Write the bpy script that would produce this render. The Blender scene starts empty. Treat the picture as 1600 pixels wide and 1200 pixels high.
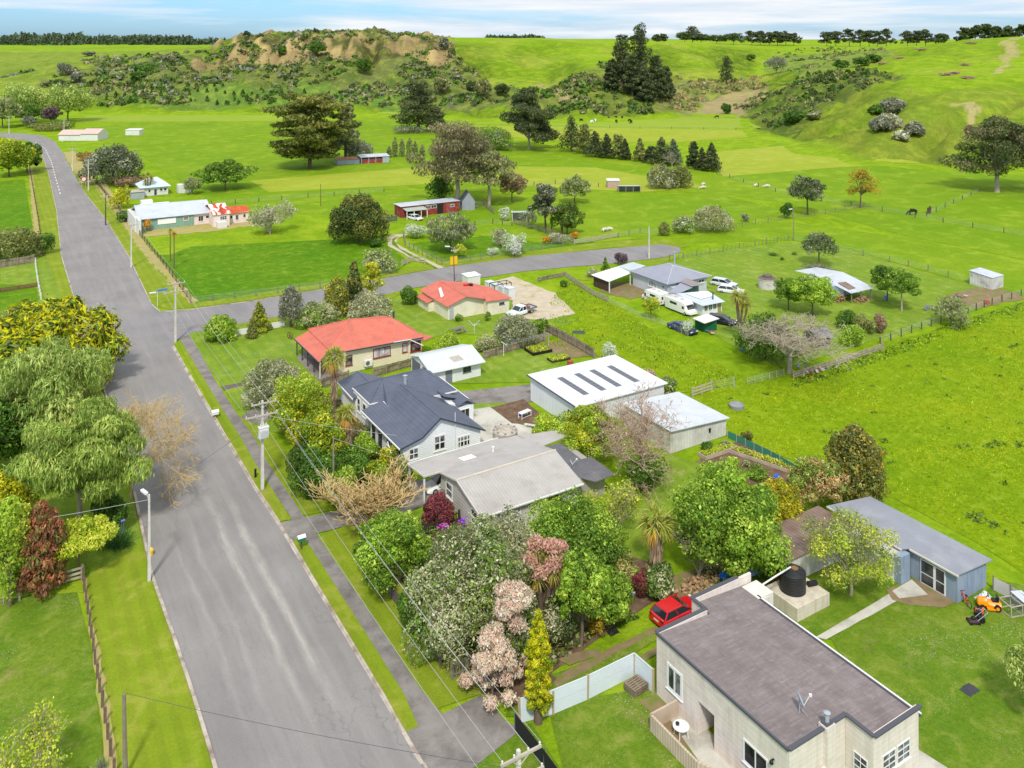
import bpy, math, random
import numpy as np
from math import sin, cos, pi, radians as RD
R = random.Random(5)
rng = np.random.default_rng(11)
SC = bpy.context.scene
COL = SC.collection
# ---- survey of the place: world x runs across the street (away from the road), y runs along it, z up.
F, H, HY = 1340., 42., 60.
ANG = RD(31.46)
CA, SA = cos(ANG), sin(ANG)
def P(px, py, z=0.):
    Y = F*(H-z)/(py-HY); X = (px-800)*Y/F
    return (X*CA+Y*SA, -X*SA+Y*CA, z)
def mpp(py, z=0.): return (H-z)/(py-HY)
def lin(r, g, b, k=1.):
    f = lambda c: ((c/255.+.055)/1.055)**2.4 if c > 10 else c/255./12.92
    return (f(r)*k, f(g)*k, f(b)*k, 1.)
# ---------------------------------------------------------------- objects
def tag(o, label=None, cat=None, group=None, kind=None):
    if label: o['label'] = label
    if cat: o['category'] = cat
    if group: o['group'] = group
    if kind: o['kind'] = kind
    return o
def thing(name, label, cat, loc=(0, 0, 0), rz=0., group=None):
    o = bpy.data.objects.new(name, None); COL.objects.link(o)
    o.location = loc; o.rotation_euler = (0, 0, rz); o.empty_display_size = .3
    return tag(o, label, cat, group)
def rootof(o):
    while o.parent: o = o.parent
    return o
class MB:
    def __init__(s): s.v = []; s.f = []; s.m = []
    def add(s, vs, fs, m=0):
        b = len(s.v); s.v += [tuple(q) for q in vs]
        for f in fs: s.f.append([b+i for i in f]); s.m.append(m)
        return s
    def box(s, x0, y0, z0, x1, y1, z1, m=0):
        if x0 > x1: x0, x1 = x1, x0
        if y0 > y1: y0, y1 = y1, y0
        if z0 > z1: z0, z1 = z1, z0
        return s.add([(x0,y0,z0),(x1,y0,z0),(x1,y1,z0),(x0,y1,z0),(x0,y0,z1),(x1,y0,z1),(x1,y1,z1),(x0,y1,z1)],
                     [(0,3,2,1),(4,5,6,7),(0,1,5,4),(1,2,6,5),(2,3,7,6),(3,0,4,7)], m)
    def obox(s, c, hx, hy, z0, z1, a, m=0):
        ca, sa = cos(a), sin(a)
        q = [(c[0]+x*ca-y*sa, c[1]+x*sa+y*ca) for x, y in ((-hx,-hy),(hx,-hy),(hx,hy),(-hx,hy))]
        return s.prism(q, z0, z1, m)
    def prism(s, poly, z0, z1, m=0):
        n = len(poly)
        if sum(poly[i][0]*poly[(i+1)%n][1]-poly[(i+1)%n][0]*poly[i][1] for i in range(n)) < 0: poly = poly[::-1]
        vs = [(p[0],p[1],z0) for p in poly]+[(p[0],p[1],z1) for p in poly]
        return s.add(vs, [tuple(range(n-1,-1,-1)), tuple(range(n,2*n))]+[(i,(i+1)%n,n+(i+1)%n,n+i) for i in range(n)], m)
    def slab(s, pts, t=.06, m=0):          # roof sheet: 3-D polygon, thickness downwards
        n = len(pts)
        if sum(pts[i][0]*pts[(i+1)%n][1]-pts[(i+1)%n][0]*pts[i][1] for i in range(n)) < 0: pts = pts[::-1]
        vs = [(p[0],p[1],p[2]-t) for p in pts]+list(pts)
        return s.add(vs, [tuple(range(n-1,-1,-1)), tuple(range(n,2*n))]+[(i,(i+1)%n,n+(i+1)%n,n+i) for i in range(n)], m)
    def bar(s, a, b, w=.05, h=None, m=0):
        a = np.array(a, float); b = np.array(b, float); d = b-a; L = np.linalg.norm(d)
        if L < 1e-6: return s
        d /= L; up = np.array((0,0,1.)) if abs(d[2]) < .95 else np.array((1.,0,0))
        x = np.cross(d, up); x /= np.linalg.norm(x); y = np.cross(x, d); h = h or w
        o = [(-1,-1),(1,-1),(1,1),(-1,1)]
        vs = [a+x*i*w/2+y*j*h/2 for i, j in o]+[b+x*i*w/2+y*j*h/2 for i, j in o]
        return s.add(vs, [(0,1,2,3),(7,6,5,4),(0,4,5,1),(1,5,6,2),(2,6,7,3),(3,7,4,0)], m)
    def tube(s, pts, rad, n=6, m=0, cap=True):
        pts = [np.array(p, float) for p in pts]; k = len(pts)
        if not hasattr(rad, '__len__'): rad = [rad]*k
        b = len(s.v); px = None
        for i in range(k):
            d = pts[min(i+1,k-1)]-pts[max(i-1,0)]; d = d/(np.linalg.norm(d)+1e-9)
            if px is None:
                up = np.array((0,0,1.)) if abs(d[2]) < .9 else np.array((1.,0,0)); x = np.cross(d, up)
            else: x = px-d*np.dot(px, d)
            x = x/(np.linalg.norm(x)+1e-9); y = np.cross(d, x); px = x
            for j in range(n):
                a = 2*pi*j/n; s.v.append(tuple(pts[i]+(x*cos(a)+y*sin(a))*rad[i]))
        for i in range(k-1):
            for j in range(n):
                s.f.append([b+i*n+j, b+i*n+(j+1)%n, b+(i+1)*n+(j+1)%n, b+(i+1)*n+j]); s.m.append(m)
        if cap:
            s.f.append([b+j for j in range(n-1,-1,-1)]); s.m.append(m)
            s.f.append([b+(k-1)*n+j for j in range(n)]); s.m.append(m)
        return s
    def cyl(s, x, y, z0, z1, r, n=12, m=0, r2=None): return s.tube([(x,y,z0),(x,y,z1)], [r, r if r2 is None else r2], n, m)
    def lathe(s, x, y, prof, n=16, m=0):
        vs = [(x+r*cos(2*pi*j/n), y+r*sin(2*pi*j/n), z) for z, r in prof for j in range(n)]; k = len(prof)
        return s.add(vs, [(i*n+j, i*n+(j+1)%n, (i+1)*n+(j+1)%n, (i+1)*n+j) for i in range(k-1) for j in range(n)]+[tuple(range(n-1,-1,-1)), tuple((k-1)*n+j for j in range(n))], m)
    def build(s, name, mats, parent=None, local=False, smooth=False, loc=None):
        me = bpy.data.meshes.new(name)
        mats = mats if isinstance(mats, (list, tuple)) else [mats]
        o = bpy.data.objects.new(name, me); COL.objects.link(o)
        vs = s.v
        if parent is not None:
            o.parent = parent
            if not local:
                l = rootof(parent).location; vs = [(a-l[0], b-l[1], c-l[2]) for a, b, c in vs]
        elif loc is not None:
            o.location = loc
            if not local: vs = [(a-loc[0], b-loc[1], c-loc[2]) for a, b, c in vs]
        me.from_pydata(vs, [], s.f)
        for m in mats: me.materials.append(m)
        me.polygons.foreach_set('material_index', s.m)
        if smooth:
            me.polygons.foreach_set('use_smooth', [True]*len(me.polygons))
            me.set_sharp_from_angle(angle=RD(smooth if smooth is not True else 40))
        me.update(); return o
def npmesh(name, V, Q, mat, colors=None, parent=None, loc=None, smooth=False):
    """quads from numpy arrays, colour per vertex"""
    V = np.asarray(V, np.float32); Q = np.asarray(Q, np.int32)
    k = Q.shape[1]
    me = bpy.data.meshes.new(name)
    me.vertices.add(len(V)); me.vertices.foreach_set('co', V.ravel())
    me.loops.add(Q.size); me.loops.foreach_set('vertex_index', Q.ravel())
    me.polygons.add(len(Q)); me.polygons.foreach_set('loop_start', np.arange(0, Q.size, k, dtype=np.int32))
    if smooth: me.polygons.foreach_set('use_smooth', np.ones(len(Q), bool))
    me.update(calc_edges=True)
    if colors is not None:
        at = me.color_attributes.new('Col', 'FLOAT_COLOR', 'POINT')
        c = np.ones((len(V), 4), np.float32); c[:, :3] = colors
        at.data.foreach_set('color', c.ravel())
    me.materials.append(mat)
    o = bpy.data.objects.new(name, me); COL.objects.link(o)
    if parent is not None: o.parent = parent
    if loc is not None: o.location = loc
    return o
def dup(root, loc, rz=None, label=None, group=None, scale=None):
    r = root.copy(); COL.objects.link(r); r.location = loc
    if rz is not None: r.rotation_euler = (0, 0, rz)
    if label: r['label'] = label
    if group: r['group'] = group
    if scale: r.scale = (scale, scale, scale)
    for ch in list(root.children):
        c = ch.copy(); COL.objects.link(c); c.parent = r
        for g in ch.children:
            d = g.copy(); COL.objects.link(d); d.parent = c
    return r
# ---------------------------------------------------------------- materials
class NT:
    def __init__(s, name):
        s.m = bpy.data.materials.new(name); s.m.use_nodes = True; s.t = s.m.node_tree; s.t.nodes.clear()
        s.out = s.n('ShaderNodeOutputMaterial'); s._c = None
    def n(s, ty, **k):
        q = s.t.nodes.new(ty)
        for a, b in k.items(): setattr(q, a, b)
        return q
    def l(s, a, b): s.t.links.new(a, b)
    def coord(s):
        if s._c is None: s._c = s.n('ShaderNodeTexCoord').outputs['Object']
        return s._c
    def mapped(s, scale=(1,1,1), rot=(0,0,0)):
        q = s.n('ShaderNodeMapping'); q.inputs['Scale'].default_value = scale; q.inputs['Rotation'].default_value = rot
        s.l(s.coord(), q.inputs['Vector']); return q.outputs[0]
    def noise(s, scale, det=3, rough=.55, vec=None, dist=0):
        q = s.n('ShaderNodeTexNoise'); q.inputs['Scale'].default_value = scale; q.inputs['Detail'].default_value = det
        q.inputs['Roughness'].default_value = rough; q.inputs['Distortion'].default_value = dist
        s.l(vec or s.coord(), q.inputs['Vector']); return q.outputs['Fac']
    def ramp(s, fac, a, b):
        q = s.n('ShaderNodeMapRange'); q.inputs['From Min'].default_value = a; q.inputs['From Max'].default_value = b
        s.l(fac, q.inputs['Value']); return q.outputs[0]
    def mix(s, fac, a, b, mode='MIX'):
        q = s.n('ShaderNodeMix', data_type='RGBA', blend_type=mode)
        for i, x in ((0, fac), (6, a), (7, b)):
            if isinstance(x, bpy.types.NodeSocket): s.l(x, q.inputs[i])
            else: q.inputs[i].default_value = x
        return q.outputs[2]
    def math(s, op, a, b=0.):
        q = s.n('ShaderNodeMath', operation=op)
        for i, x in ((0, a), (1, b)):
            if isinstance(x, bpy.types.NodeSocket): s.l(x, q.inputs[i])
            else: q.inputs[i].default_value = x
        return q.outputs[0]
    def wave(s, axis, period, vec=None):
        q = s.n('ShaderNodeTexWave', wave_type='BANDS', bands_direction=axis); q.inputs['Scale'].default_value = 2*pi/period/20.
        s.l(vec or s.coord(), q.inputs['Vector']); return q.outputs['Fac']
    def finish(s, color, rough=.8, bump=None, bstr=.3, bdist=.05, metal=0., spec=.3, transl=0., alpha=None):
        b = s.n('ShaderNodeBsdfPrincipled')
        def put(k, x):
            if isinstance(x, bpy.types.NodeSocket): s.l(x, b.inputs[k])
            else: b.inputs[k].default_value = x
        put('Base Color', color); put('Roughness', rough); put('Metallic', metal); put('Specular IOR Level', spec)
        if bump is not None:
            q = s.n('ShaderNodeBump'); q.inputs['Strength'].default_value = bstr; q.inputs['Distance'].default_value = bdist
            s.l(bump, q.inputs['Height']); s.l(q.outputs[0], b.inputs['Normal'])
        sh = b.outputs[0]
        if transl:
            tr = s.n('ShaderNodeBsdfTranslucent'); mx = s.n('ShaderNodeMixShader'); mx.inputs[0].default_value = transl
            if isinstance(color, bpy.types.NodeSocket): s.l(color, tr.inputs[0])
            s.l(sh, mx.inputs[1]); s.l(tr.outputs[0], mx.inputs[2]); sh = mx.outputs[0]
        s.l(sh, s.out.inputs[0]); return s.m
def mat(name, c1, c2=None, sc=1.2, rough=.75, rib=None, ribk=.12, grime=None, gsc=.5, g0=.5, g1=.75, bump=0., bsc=25., spec=.3, metal=0.):
    t = NT(name); c2 = c2 or tuple(x*.82 for x in c1[:3])+(1,)
    n = t.noise(sc, 5, .6); col = t.mix(t.ramp(n, .3, .7), c1, c2)
    fine = t.noise(sc*14, 3); col = t.mix(t.math('MULTIPLY', t.ramp(fine, .35, .75), .25), col, tuple(x*.7 for x in c1[:3])+(1,))
    if grime: col = t.mix(t.ramp(t.noise(gsc, 6, .65), g0, g1), col, grime)
    h = None; bs = bump
    if rib:
        w = t.wave(rib[0], rib[1]); col = t.mix(t.math('MULTIPLY', t.ramp(w, .0, .5), ribk), tuple(0 for _ in range(3))+(1,), col) if False else t.mix(t.math('MULTIPLY', t.math('SUBTRACT', 1., t.ramp(w, 0., .45)), ribk), col, tuple(x*.35 for x in c1[:3])+(1,))
        h = w; bs = max(bump, .35)
    elif bump: h = t.noise(bsc, 4)
    return t.finish(col, rough, h, bs, .03, metal, spec)
def plain(name, c, rough=.6, metal=0., spec=.4):
    t = NT(name); n = t.noise(9, 3); col = t.mix(t.math('MULTIPLY', t.ramp(n, .35, .7), .3), c, tuple(x*.72 for x in c[:3])+(1,))
    return t.finish(col, rough, metal=metal, spec=spec)
def leafmat(name, transl=.25, rough=.55):
    t = NT(name); a = t.n('ShaderNodeAttribute', attribute_name='Col')
    return t.finish(a.outputs['Color'], rough, transl=transl, spec=.25)
def grass(name, a, b, dark, light=None, flower=None, fth=.66, big=.06, mid=.7, fine=5., dk=.55, stripe=None, bs=.6, white=False, brown=None):
    """a,b: big-scale tones, dark: tuft shade, light: dry tips"""
    t = NT(name)
    col = t.mix(t.ramp(t.noise(big, 4, .6), .35, .65), a, b)
    m1 = t.noise(mid, 5, .65, dist=.6); m2 = t.noise(fine, 5, .7); m3 = t.noise(fine*5, 2)
    if stripe: col = t.mix(t.math('MULTIPLY', t.ramp(t.wave(stripe[0], stripe[1]), .3, .7), .5), col, tuple(x*1.3 for x in a[:3])+(1,))
    if light: col = t.mix(t.math('MULTIPLY', t.ramp(m1, .52, .72), .7), col, light)
    if brown: col = t.mix(t.math('MULTIPLY', t.ramp(t.noise(mid*.55, 5, .7), .56, .74), .75), col, brown)
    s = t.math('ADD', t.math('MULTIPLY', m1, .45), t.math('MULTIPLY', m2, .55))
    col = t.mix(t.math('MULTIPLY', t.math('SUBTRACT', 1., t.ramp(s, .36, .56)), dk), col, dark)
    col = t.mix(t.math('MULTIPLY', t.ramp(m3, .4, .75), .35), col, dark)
    if flower:
        fm = t.math('MULTIPLY', t.ramp(t.noise(.11, 4, .6), .44, .62), t.ramp(t.noise(fine*2.2, 2, .5), fth, fth+.06))
        col = t.mix(fm, col, flower)
    if white:
        fm = t.math('MULTIPLY', t.ramp(t.noise(.16, 4, .6), .46, .6), t.ramp(t.noise(fine*2.6, 1, .5), .66, .71))
        col = t.mix(fm, col, lin(225, 228, 215, .8))
    col = t.mix(1., col, (.74,.74,.74,1), 'MULTIPLY')
    return t.finish(col, .9, t.math('ADD', s, t.math('MULTIPLY', m3, .5)), min(1., bs*1.3), .16, spec=.1)
# ---------------------------------------------------------------- terrain
PROF = {  # image bearing (px) -> profile of (image row, distance): rolling ground surveyed along each bearing
 -400: [(170,463),(140,540),(110,640),(85,760),(77,1000),(70,1700),(66,3500)],
 0:   [(170,463),(135,545),(110,640),(88,760),(78,1000),(71,1700),(66,3500)],
 130: [(166,482),(128,540),(100,610),(86,720),(78,1000),(71,1700),(66,3500)],
 250: [(165,486),(120,540),(90,600),(80,700),(78,1000),(71,1700),(66,3500)],
 330: [(165,486),(125,540),(96,610),(72,670),(77,1000),(71,1700),(66,3500)],
 390: [(165,486),(125,535),(92,590),(53,640),(66,900),(66,3000)],
 450: [(165,486),(125,530),(95,575),(50,630),(60,900),(62,3000)],
 560: [(165,486),(130,525),(100,565),(49,630),(59,900),(61,3000)],
 650: [(168,470),(130,520),(100,560),(53,630),(60,900),(61,3000)],
 700: [(173,452),(140,505),(112,550),(75,610),(59,680),(61,3000)],
 760: [(177,442),(150,490),(133,540),(90,620),(60,700),(61,3000)],
 850: [(178,439),(152,485),(130,545),(90,630),(62,710),(61,3000)],
 920: [(178,439),(140,480),(108,540),(84,640),(65,730),(62,3000)],
 980: [(172,455),(140,495),(112,550),(86,650),(66,750),(62,3000)],
 1060:[(168,475),(150,540),(130,600),(100,690),(68,800),(63,3000)],
 1120:[(156,540),(147,580),(118,650),(92,730),(70,850),(64,3000)],
 1180:[(175,460),(150,560),(135,640),(100,800),(72,960),(64,3000)],
 1240:[(206,355),(165,410),(130,470),(118,500),(118,620),(95,850),(73,980),(64,3000)],
 1320:[(228,310),(185,360),(148,405),(125,445),(108,520),(95,580),(100,700),(75,960),(64,3000)],
 1400:[(242,288),(195,325),(150,365),(128,405),(105,480),(78,590),(85,760),(75,960),(64,3000)],
 1500:[(246,280),(195,315),(150,355),(125,400),(98,480),(62,590),(72,800),(64,3000)],
 1600:[(238,290),(190,320),(150,355),(122,400),(90,480),(57,590),(66,900),(62,3000)],
 2000:[(236,292),(190,320),(150,355),(122,400),(90,480),(55,590),(64,900),(61,3000)]}
LY = np.exp(np.linspace(math.log(24), math.log(7000), 460))
PX = np.linspace(-420, 2020, 460)
def _terrain():
    cols = sorted(PROF); Z = []
    for c in cols:
        pr = PROF[c]; y = [d for r, d in pr]; z = [H-(r-HY)*d/F for r, d in pr]; z[0] = 0.
        Z.append(np.interp(LY, [y[0]*.85, y[0]]+y[1:]+[9000], [0, 0]+z[1:]+[z[-1]]))
    Z = np.array(Z)
    f = PX[:, None]*0
    G = np.array([np.interp(PX, cols, Z[:, j]) for j in range(len(LY))]).T      # px,Y
    def blur(a, s, ax):
        k = np.exp(-.5*(np.arange(-3*int(s)-3, 3*int(s)+4)/s)**2); k /= k.sum(); n = len(k)//2
        a = np.moveaxis(a, ax, 0); p = np.concatenate([a[:1].repeat(n, 0), a, a[-1:].repeat(n, 0)], 0)
        return np.moveaxis(sum(k[i]*p[i:i+a.shape[0]] for i in range(len(k))), 0, ax)
    G = blur(blur(G, 2.6, 0), 1.5, 1)
    return G
def vnoise(x, y, s, seed=0):
    x = x/s; y = y/s; xi = np.floor(x).astype(int); yi = np.floor(y).astype(int); fx = x-xi; fy = y-yi
    h = lambda a, b: np.modf(np.abs(np.sin(a*127.1+b*311.7+seed*17.3)*43758.5453))[0]
    fx = fx*fx*(3-2*fx); fy = fy*fy*(3-2*fy)
    return (h(xi,yi)*(1-fx)+h(xi+1,yi)*fx)*(1-fy)+(h(xi,yi+1)*(1-fx)+h(xi+1,yi+1)*fx)*fy
def inpoly(px, py, poly):
    r = np.zeros(px.shape, bool); n = len(poly)
    for i in range(n):
        x0, y0 = poly[i]; x1, y1 = poly[(i+1)%n]
        if y0 == y1: continue
        c = ((y0 > py) != (y1 > py)) & (px < (x1-x0)*(py-y0)/(y1-y0)+x0)
        r ^= c
    return r
TG = _terrain()
CX = (PX[:, None]-800)*LY[None, :]/F; CY = np.broadcast_to(LY[None, :], CX.shape)
WX = CX*CA+CY*SA; WY = -CX*SA+CY*CA
HILLP = [(150,166),(215,128),(290,100),(350,72),(395,55),(440,48),(700,48),(712,88),(770,132),(850,142),(848,158),(700,166),(620,166),(400,160)]
CLIFF = [(300,100),(345,70),(390,56),(520,54),(700,56),(716,92),(690,100),(640,88),(560,88),(470,90),(400,96),(350,108)]
VALR = [(1140,168),(1210,140),(1260,118),(1350,108),(1420,122),(1330,140),(1280,168),(1240,202),(1190,196)]
STEEP = [(1240,205),(1290,160),(1350,140),(1600,135),(1600,215),(1480,240),(1380,244),(1290,225)]
SPUR = [(820,170),(850,145),(900,118),(960,92),(1010,96),(1020,178),(860,178)]
SWAMP = [(1085,178),(1105,158),(1140,146),(1185,140),(1196,156),(1165,184)]
BANK = [(1020,175),(1030,135),(1060,118),(1130,128),(1190,120),(1200,138),(1140,146),(1100,160),(1080,178)]
TERR = [(-400,140),(-400,78),(330,78),(320,95),(200,125),(120,150)]
def build_ground():
    roll = (vnoise(WX, WY, 60, 3)-.5)*2.4+(vnoise(WX, WY, 22, 4)-.5)*1.3
    amp = np.clip(TG/8., 0, 1)
    Z = TG+roll*amp
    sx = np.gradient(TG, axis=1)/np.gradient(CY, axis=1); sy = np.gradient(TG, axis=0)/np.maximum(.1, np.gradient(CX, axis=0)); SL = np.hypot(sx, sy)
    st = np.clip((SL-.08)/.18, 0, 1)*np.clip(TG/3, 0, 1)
    rid = np.abs(vnoise(WX, WY, 34, 41)-.5)*2; rid2 = np.abs(vnoise(WX, WY, 13, 42)-.5)*2
    Z = Z-st*((1-rid)**3*7.5+(1-rid2)**3*2.4)+st*1.8
    ppx = np.broadcast_to(PX[:, None], CX.shape); ppy = HY+F*(H-TG)/CY
    jx = ppx+(vnoise(WX, WY, 14, 5)-.5)*26+(vnoise(WX, WY, 5, 6)-.5)*10; jy = ppy+(vnoise(WX, WY, 14, 7)-.5)*10+(vnoise(WX, WY, 5, 8)-.5)*5
    rough = np.zeros(CX.shape)
    far = CY > 1400; near = CY < 900
    g = lambda *c: np.array(lin(*c)[:3])
    C = np.zeros(CX.shape+(3,)); C[:] = g(*GR_A)
    n1 = vnoise(WX, WY, 90, 1); n2 = vnoise(WX, WY, 30, 2); n3 = vnoise(WX, WY, 7, 9)
    C = C*(1-.5*n1[..., None])+np.array(g(*GR_B))*(.5*n1[..., None])
    on_hill = (TG > 1.0)
    C[on_hill] = (C*(.86+.28*n2[..., None]))[on_hill]  # hill ground tone varied by noise
    near0 = (CY < 1100)
    w = (np.clip((SL-.10)/.2, 0, .85)*near0*(TG > .5)*(.55+.6*n3))[..., None]; C[:] = C*(1-w)+g(98,124,38)*w  # steep ground tinted darker: relief shading put into the vertex colour
    w = (np.clip((rid2-.75)/.25, 0, 1)*st*.0)[..., None]
    w = (np.clip(((1-rid)**3-.45)/.5, 0, 1)*st*.75)[..., None]; C[:] = C*(1-w)+g(92,112,40)*w  # gully lines tinted darker as well, shade put into the colour
    w = (np.clip((n2-.62)/.25, 0, 1)*np.clip(TG/3, 0, 1)*near0*.6)[..., None]; C[:] = C*(1-w)+g(164,170,70)*w
    def put(poly, c1, c2, w, s=8., th=0., cond=None):
        k = inpoly(jx, jy, poly) & near
        if cond is not None: k &= cond
        q = vnoise(WX, WY, s, 21)*.6+vnoise(WX, WY, s/2.7, 22)*.4
        cc = g(*c1)*(1-q[..., None])+g(*c2)*q[..., None]
        C[k] = (C*(1-w)+cc*w)[k]; return k
    put(TERR, (118,140,52), (150,165,70), .8, 20)
    put(STEEP, (118,158,30), (150,150,66), .6, 9)
    k = put(HILLP, (84,112,44), (140,142,84), .92, 10)
    rough[k] = 1
    put([(50,132),(130,102),(215,92),(310,82),(310,104),(215,130),(150,152)], (96,118,48), (138,142,84), .85, 10)
    k = put(CLIFF, (220,186,134), (140,122,90), .95, 9); rough[k] = 2.2
    k = inpoly(jx, jy, CLIFF) & near & (vnoise(WX, WY, 16, 33)*.6+vnoise(WX, WY, 6, 34)*.4 > .57)
    C[k] = g(104,104,62)
    k = put([(455,128),(640,128),(640,168),(300,168),(150,166),(200,140)], (96,142,50), (128,158,70), .7, 12)
    k = put(SPUR, (96,124,48), (140,140,76), .85, 10); rough[k] = .8
    k = put([(1190,112),(1215,84),(1250,72),(1380,74),(1404,92),(1330,104),(1250,116)], (112,140,62), (150,160,86), .85, 14)
    k = put(VALR, (86,118,46), (122,128,66), .85, 9); rough[k] = .7
    k = put(BANK, (168,160,110), (110,124,56), .8, 7); rough[k] = 1
    put(SWAMP, (178,150,120), (190,170,128), .9, 6)
    put([(-400,77.5),(335,77.5),(335,71),(-400,71)], (214,190,132), (196,178,120), .95, 50, cond=CY > 1000)
    for pl in ([(1552,112),(1562,88),(1576,62),(1592,60),(1586,84),(1566,112)], [(1490,160),(1530,172),(1532,178),(1488,166)], [(838,130),(850,124),(872,132),(900,146),(896,152),(856,140)]):
        put(pl, (206,184,140), (190,170,120), .8, 6)
    Z = Z+(rough*((vnoise(WX, WY, 9, 11)-.5)*3.2+(vnoise(WX, WY, 4, 12)-.5)*1.6))*np.clip(TG/4, 0, 1)
    for pl in ([(1010,100),(1032,104),(1030,112),(1008,108)],):
        pass
    # terracettes on the steep right-hand slope: small benches along the contour
    k = inpoly(jx, jy, STEEP) & near
    Z = np.where(k, Z+.34*np.sin(TG*4.6+vnoise(WX, WY, 12, 15)*5), Z)
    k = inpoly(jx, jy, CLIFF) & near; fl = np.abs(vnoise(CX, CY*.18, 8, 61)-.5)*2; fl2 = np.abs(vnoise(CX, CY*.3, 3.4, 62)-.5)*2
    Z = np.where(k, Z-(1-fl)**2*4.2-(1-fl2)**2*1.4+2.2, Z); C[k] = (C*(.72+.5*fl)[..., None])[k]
    Z = np.where(TG < .06, 0, Z)-.03
    V = np.stack([WX, WY, Z], -1).reshape(-1, 3)
    ni, nj = CX.shape
    i, j = np.meshgrid(np.arange(ni-1), np.arange(nj-1), indexing='ij')
    a = (i*nj+j).ravel(); Q = np.stack([a, a+nj, a+nj+1, a+1], -1)
    t = NT('ground_pasture'); at = t.n('ShaderNodeAttribute', attribute_name='Col').outputs['Color']
    m1 = t.noise(.16, 6, .7, dist=.4); m2 = t.noise(1.1, 6, .75); big = t.noise(.03, 3)
    col = t.mix(t.math('MULTIPLY', t.ramp(m1, .48, .7), .45), at, lin(186,196,60), 'MIX')
    s = t.math('ADD', t.math('MULTIPLY', m1, .5), t.math('MULTIPLY', m2, .5))
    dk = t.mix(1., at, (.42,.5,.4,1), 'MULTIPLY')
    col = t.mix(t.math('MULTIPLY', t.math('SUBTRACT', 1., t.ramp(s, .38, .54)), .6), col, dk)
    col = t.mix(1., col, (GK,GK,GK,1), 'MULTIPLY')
    m = t.finish(col, .95, s, .8, .7, spec=.05)
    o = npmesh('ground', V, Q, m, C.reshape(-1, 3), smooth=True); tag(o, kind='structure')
    return Z
GK = .8
GR_A = (142,178,26); GR_B = (160,188,44)
GZ = build_ground()
def ground_z(px, Y):
    i = np.clip(np.interp(px, PX, np.arange(len(PX))), 0, len(PX)-1.001); j = np.clip(np.interp(Y, LY, np.arange(len(LY))), 0, len(LY)-1.001)
    a, b = int(i), int(j); u, v = i-a, j-b
    return (GZ[a,b]*(1-u)+GZ[a+1,b]*u)*(1-v)+(GZ[a,b+1]*(1-u)+GZ[a+1,b+1]*u)*v
def hit(px, py, y0=200., y1=3000.):
    """where the line of sight through a survey mark first meets the ground"""
    Y = y0
    while Y < y1:
        if ground_z(px, Y) >= H-(py-HY)*Y/F:
            z = ground_z(px, Y); X = (px-800)*Y/F
            return (X*CA+Y*SA, -X*SA+Y*CA, z), Y
        Y *= 1.004
    return None, None
def at(px, Y, z=None):
    X = (px-800)*Y/F
    return (X*CA+Y*SA, -X*SA+Y*CA, ground_z(px, Y) if z is None else z)
# ---------------------------------------------------------------- ground covers, laid as thin sheets
from mathutils.geometry import tessellate_polygon
from mathutils import Vector
SHN = 0
def sheet(name, pts, m, lvl, px=True, kind='structure', wob=0.):
    q = [P(*p)[:2] if px else p for p in pts]
    global SHN
    SHN += 1; z = lvl*.004+SHN*.00004
    if wob:
        r = []
        for i in range(len(q)):
            a, b = q[i], q[(i+1)%len(q)]; L = math.dist(a, b); n = max(1, int(L/1.2))
            for k in range(n):
                f = k/n; w = wob if k else wob*.5
                r.append((a[0]+(b[0]-a[0])*f+R.uniform(-w, w), a[1]+(b[1]-a[1])*f+R.uniform(-w, w)))
        q = r
    tr = tessellate_polygon([[Vector((a, b, 0)) for a, b in q]])
    mb = MB(); fs = []
    for t in tr:
        a, b, c = [q[i] for i in t]
        fs.append(tuple(t) if (b[0]-a[0])*(c[1]-a[1])-(b[1]-a[1])*(c[0]-a[0]) > 0 else tuple(t[::-1]))
    mb.add([(a, b, z) for a, b in q], fs)
    o = mb.build(name, m); return tag(o, kind=kind)
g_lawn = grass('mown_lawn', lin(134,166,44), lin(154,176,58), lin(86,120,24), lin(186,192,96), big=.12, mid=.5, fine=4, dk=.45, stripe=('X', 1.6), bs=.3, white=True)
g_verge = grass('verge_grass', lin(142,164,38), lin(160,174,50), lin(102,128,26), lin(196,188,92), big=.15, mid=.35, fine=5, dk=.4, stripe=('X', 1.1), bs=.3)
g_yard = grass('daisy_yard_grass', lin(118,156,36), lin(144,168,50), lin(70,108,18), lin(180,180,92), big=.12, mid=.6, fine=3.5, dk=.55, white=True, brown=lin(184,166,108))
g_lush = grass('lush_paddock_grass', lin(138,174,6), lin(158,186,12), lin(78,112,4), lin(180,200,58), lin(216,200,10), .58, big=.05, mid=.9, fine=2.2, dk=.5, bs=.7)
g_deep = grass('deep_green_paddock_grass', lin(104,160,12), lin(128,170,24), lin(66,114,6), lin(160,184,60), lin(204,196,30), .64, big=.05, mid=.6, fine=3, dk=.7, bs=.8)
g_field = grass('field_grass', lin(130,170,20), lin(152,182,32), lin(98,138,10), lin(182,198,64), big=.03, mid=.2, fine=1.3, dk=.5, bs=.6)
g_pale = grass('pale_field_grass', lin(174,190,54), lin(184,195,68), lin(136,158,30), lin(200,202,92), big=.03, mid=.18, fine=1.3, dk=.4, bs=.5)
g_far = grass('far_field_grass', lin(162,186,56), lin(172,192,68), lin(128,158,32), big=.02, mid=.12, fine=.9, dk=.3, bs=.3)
soil = mat('garden_soil', lin(92,70,56), lin(120,96,76), 1.5, .95, bump=.6, bsc=9, grime=lin(140,118,90), gsc=1.2)
dirt = mat('worn_dirt', lin(150,128,98), lin(120,104,74), .9, .95, bump=.4, bsc=8, grime=lin(110,124,50), gsc=.8, g0=.5, g1=.62)
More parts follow.
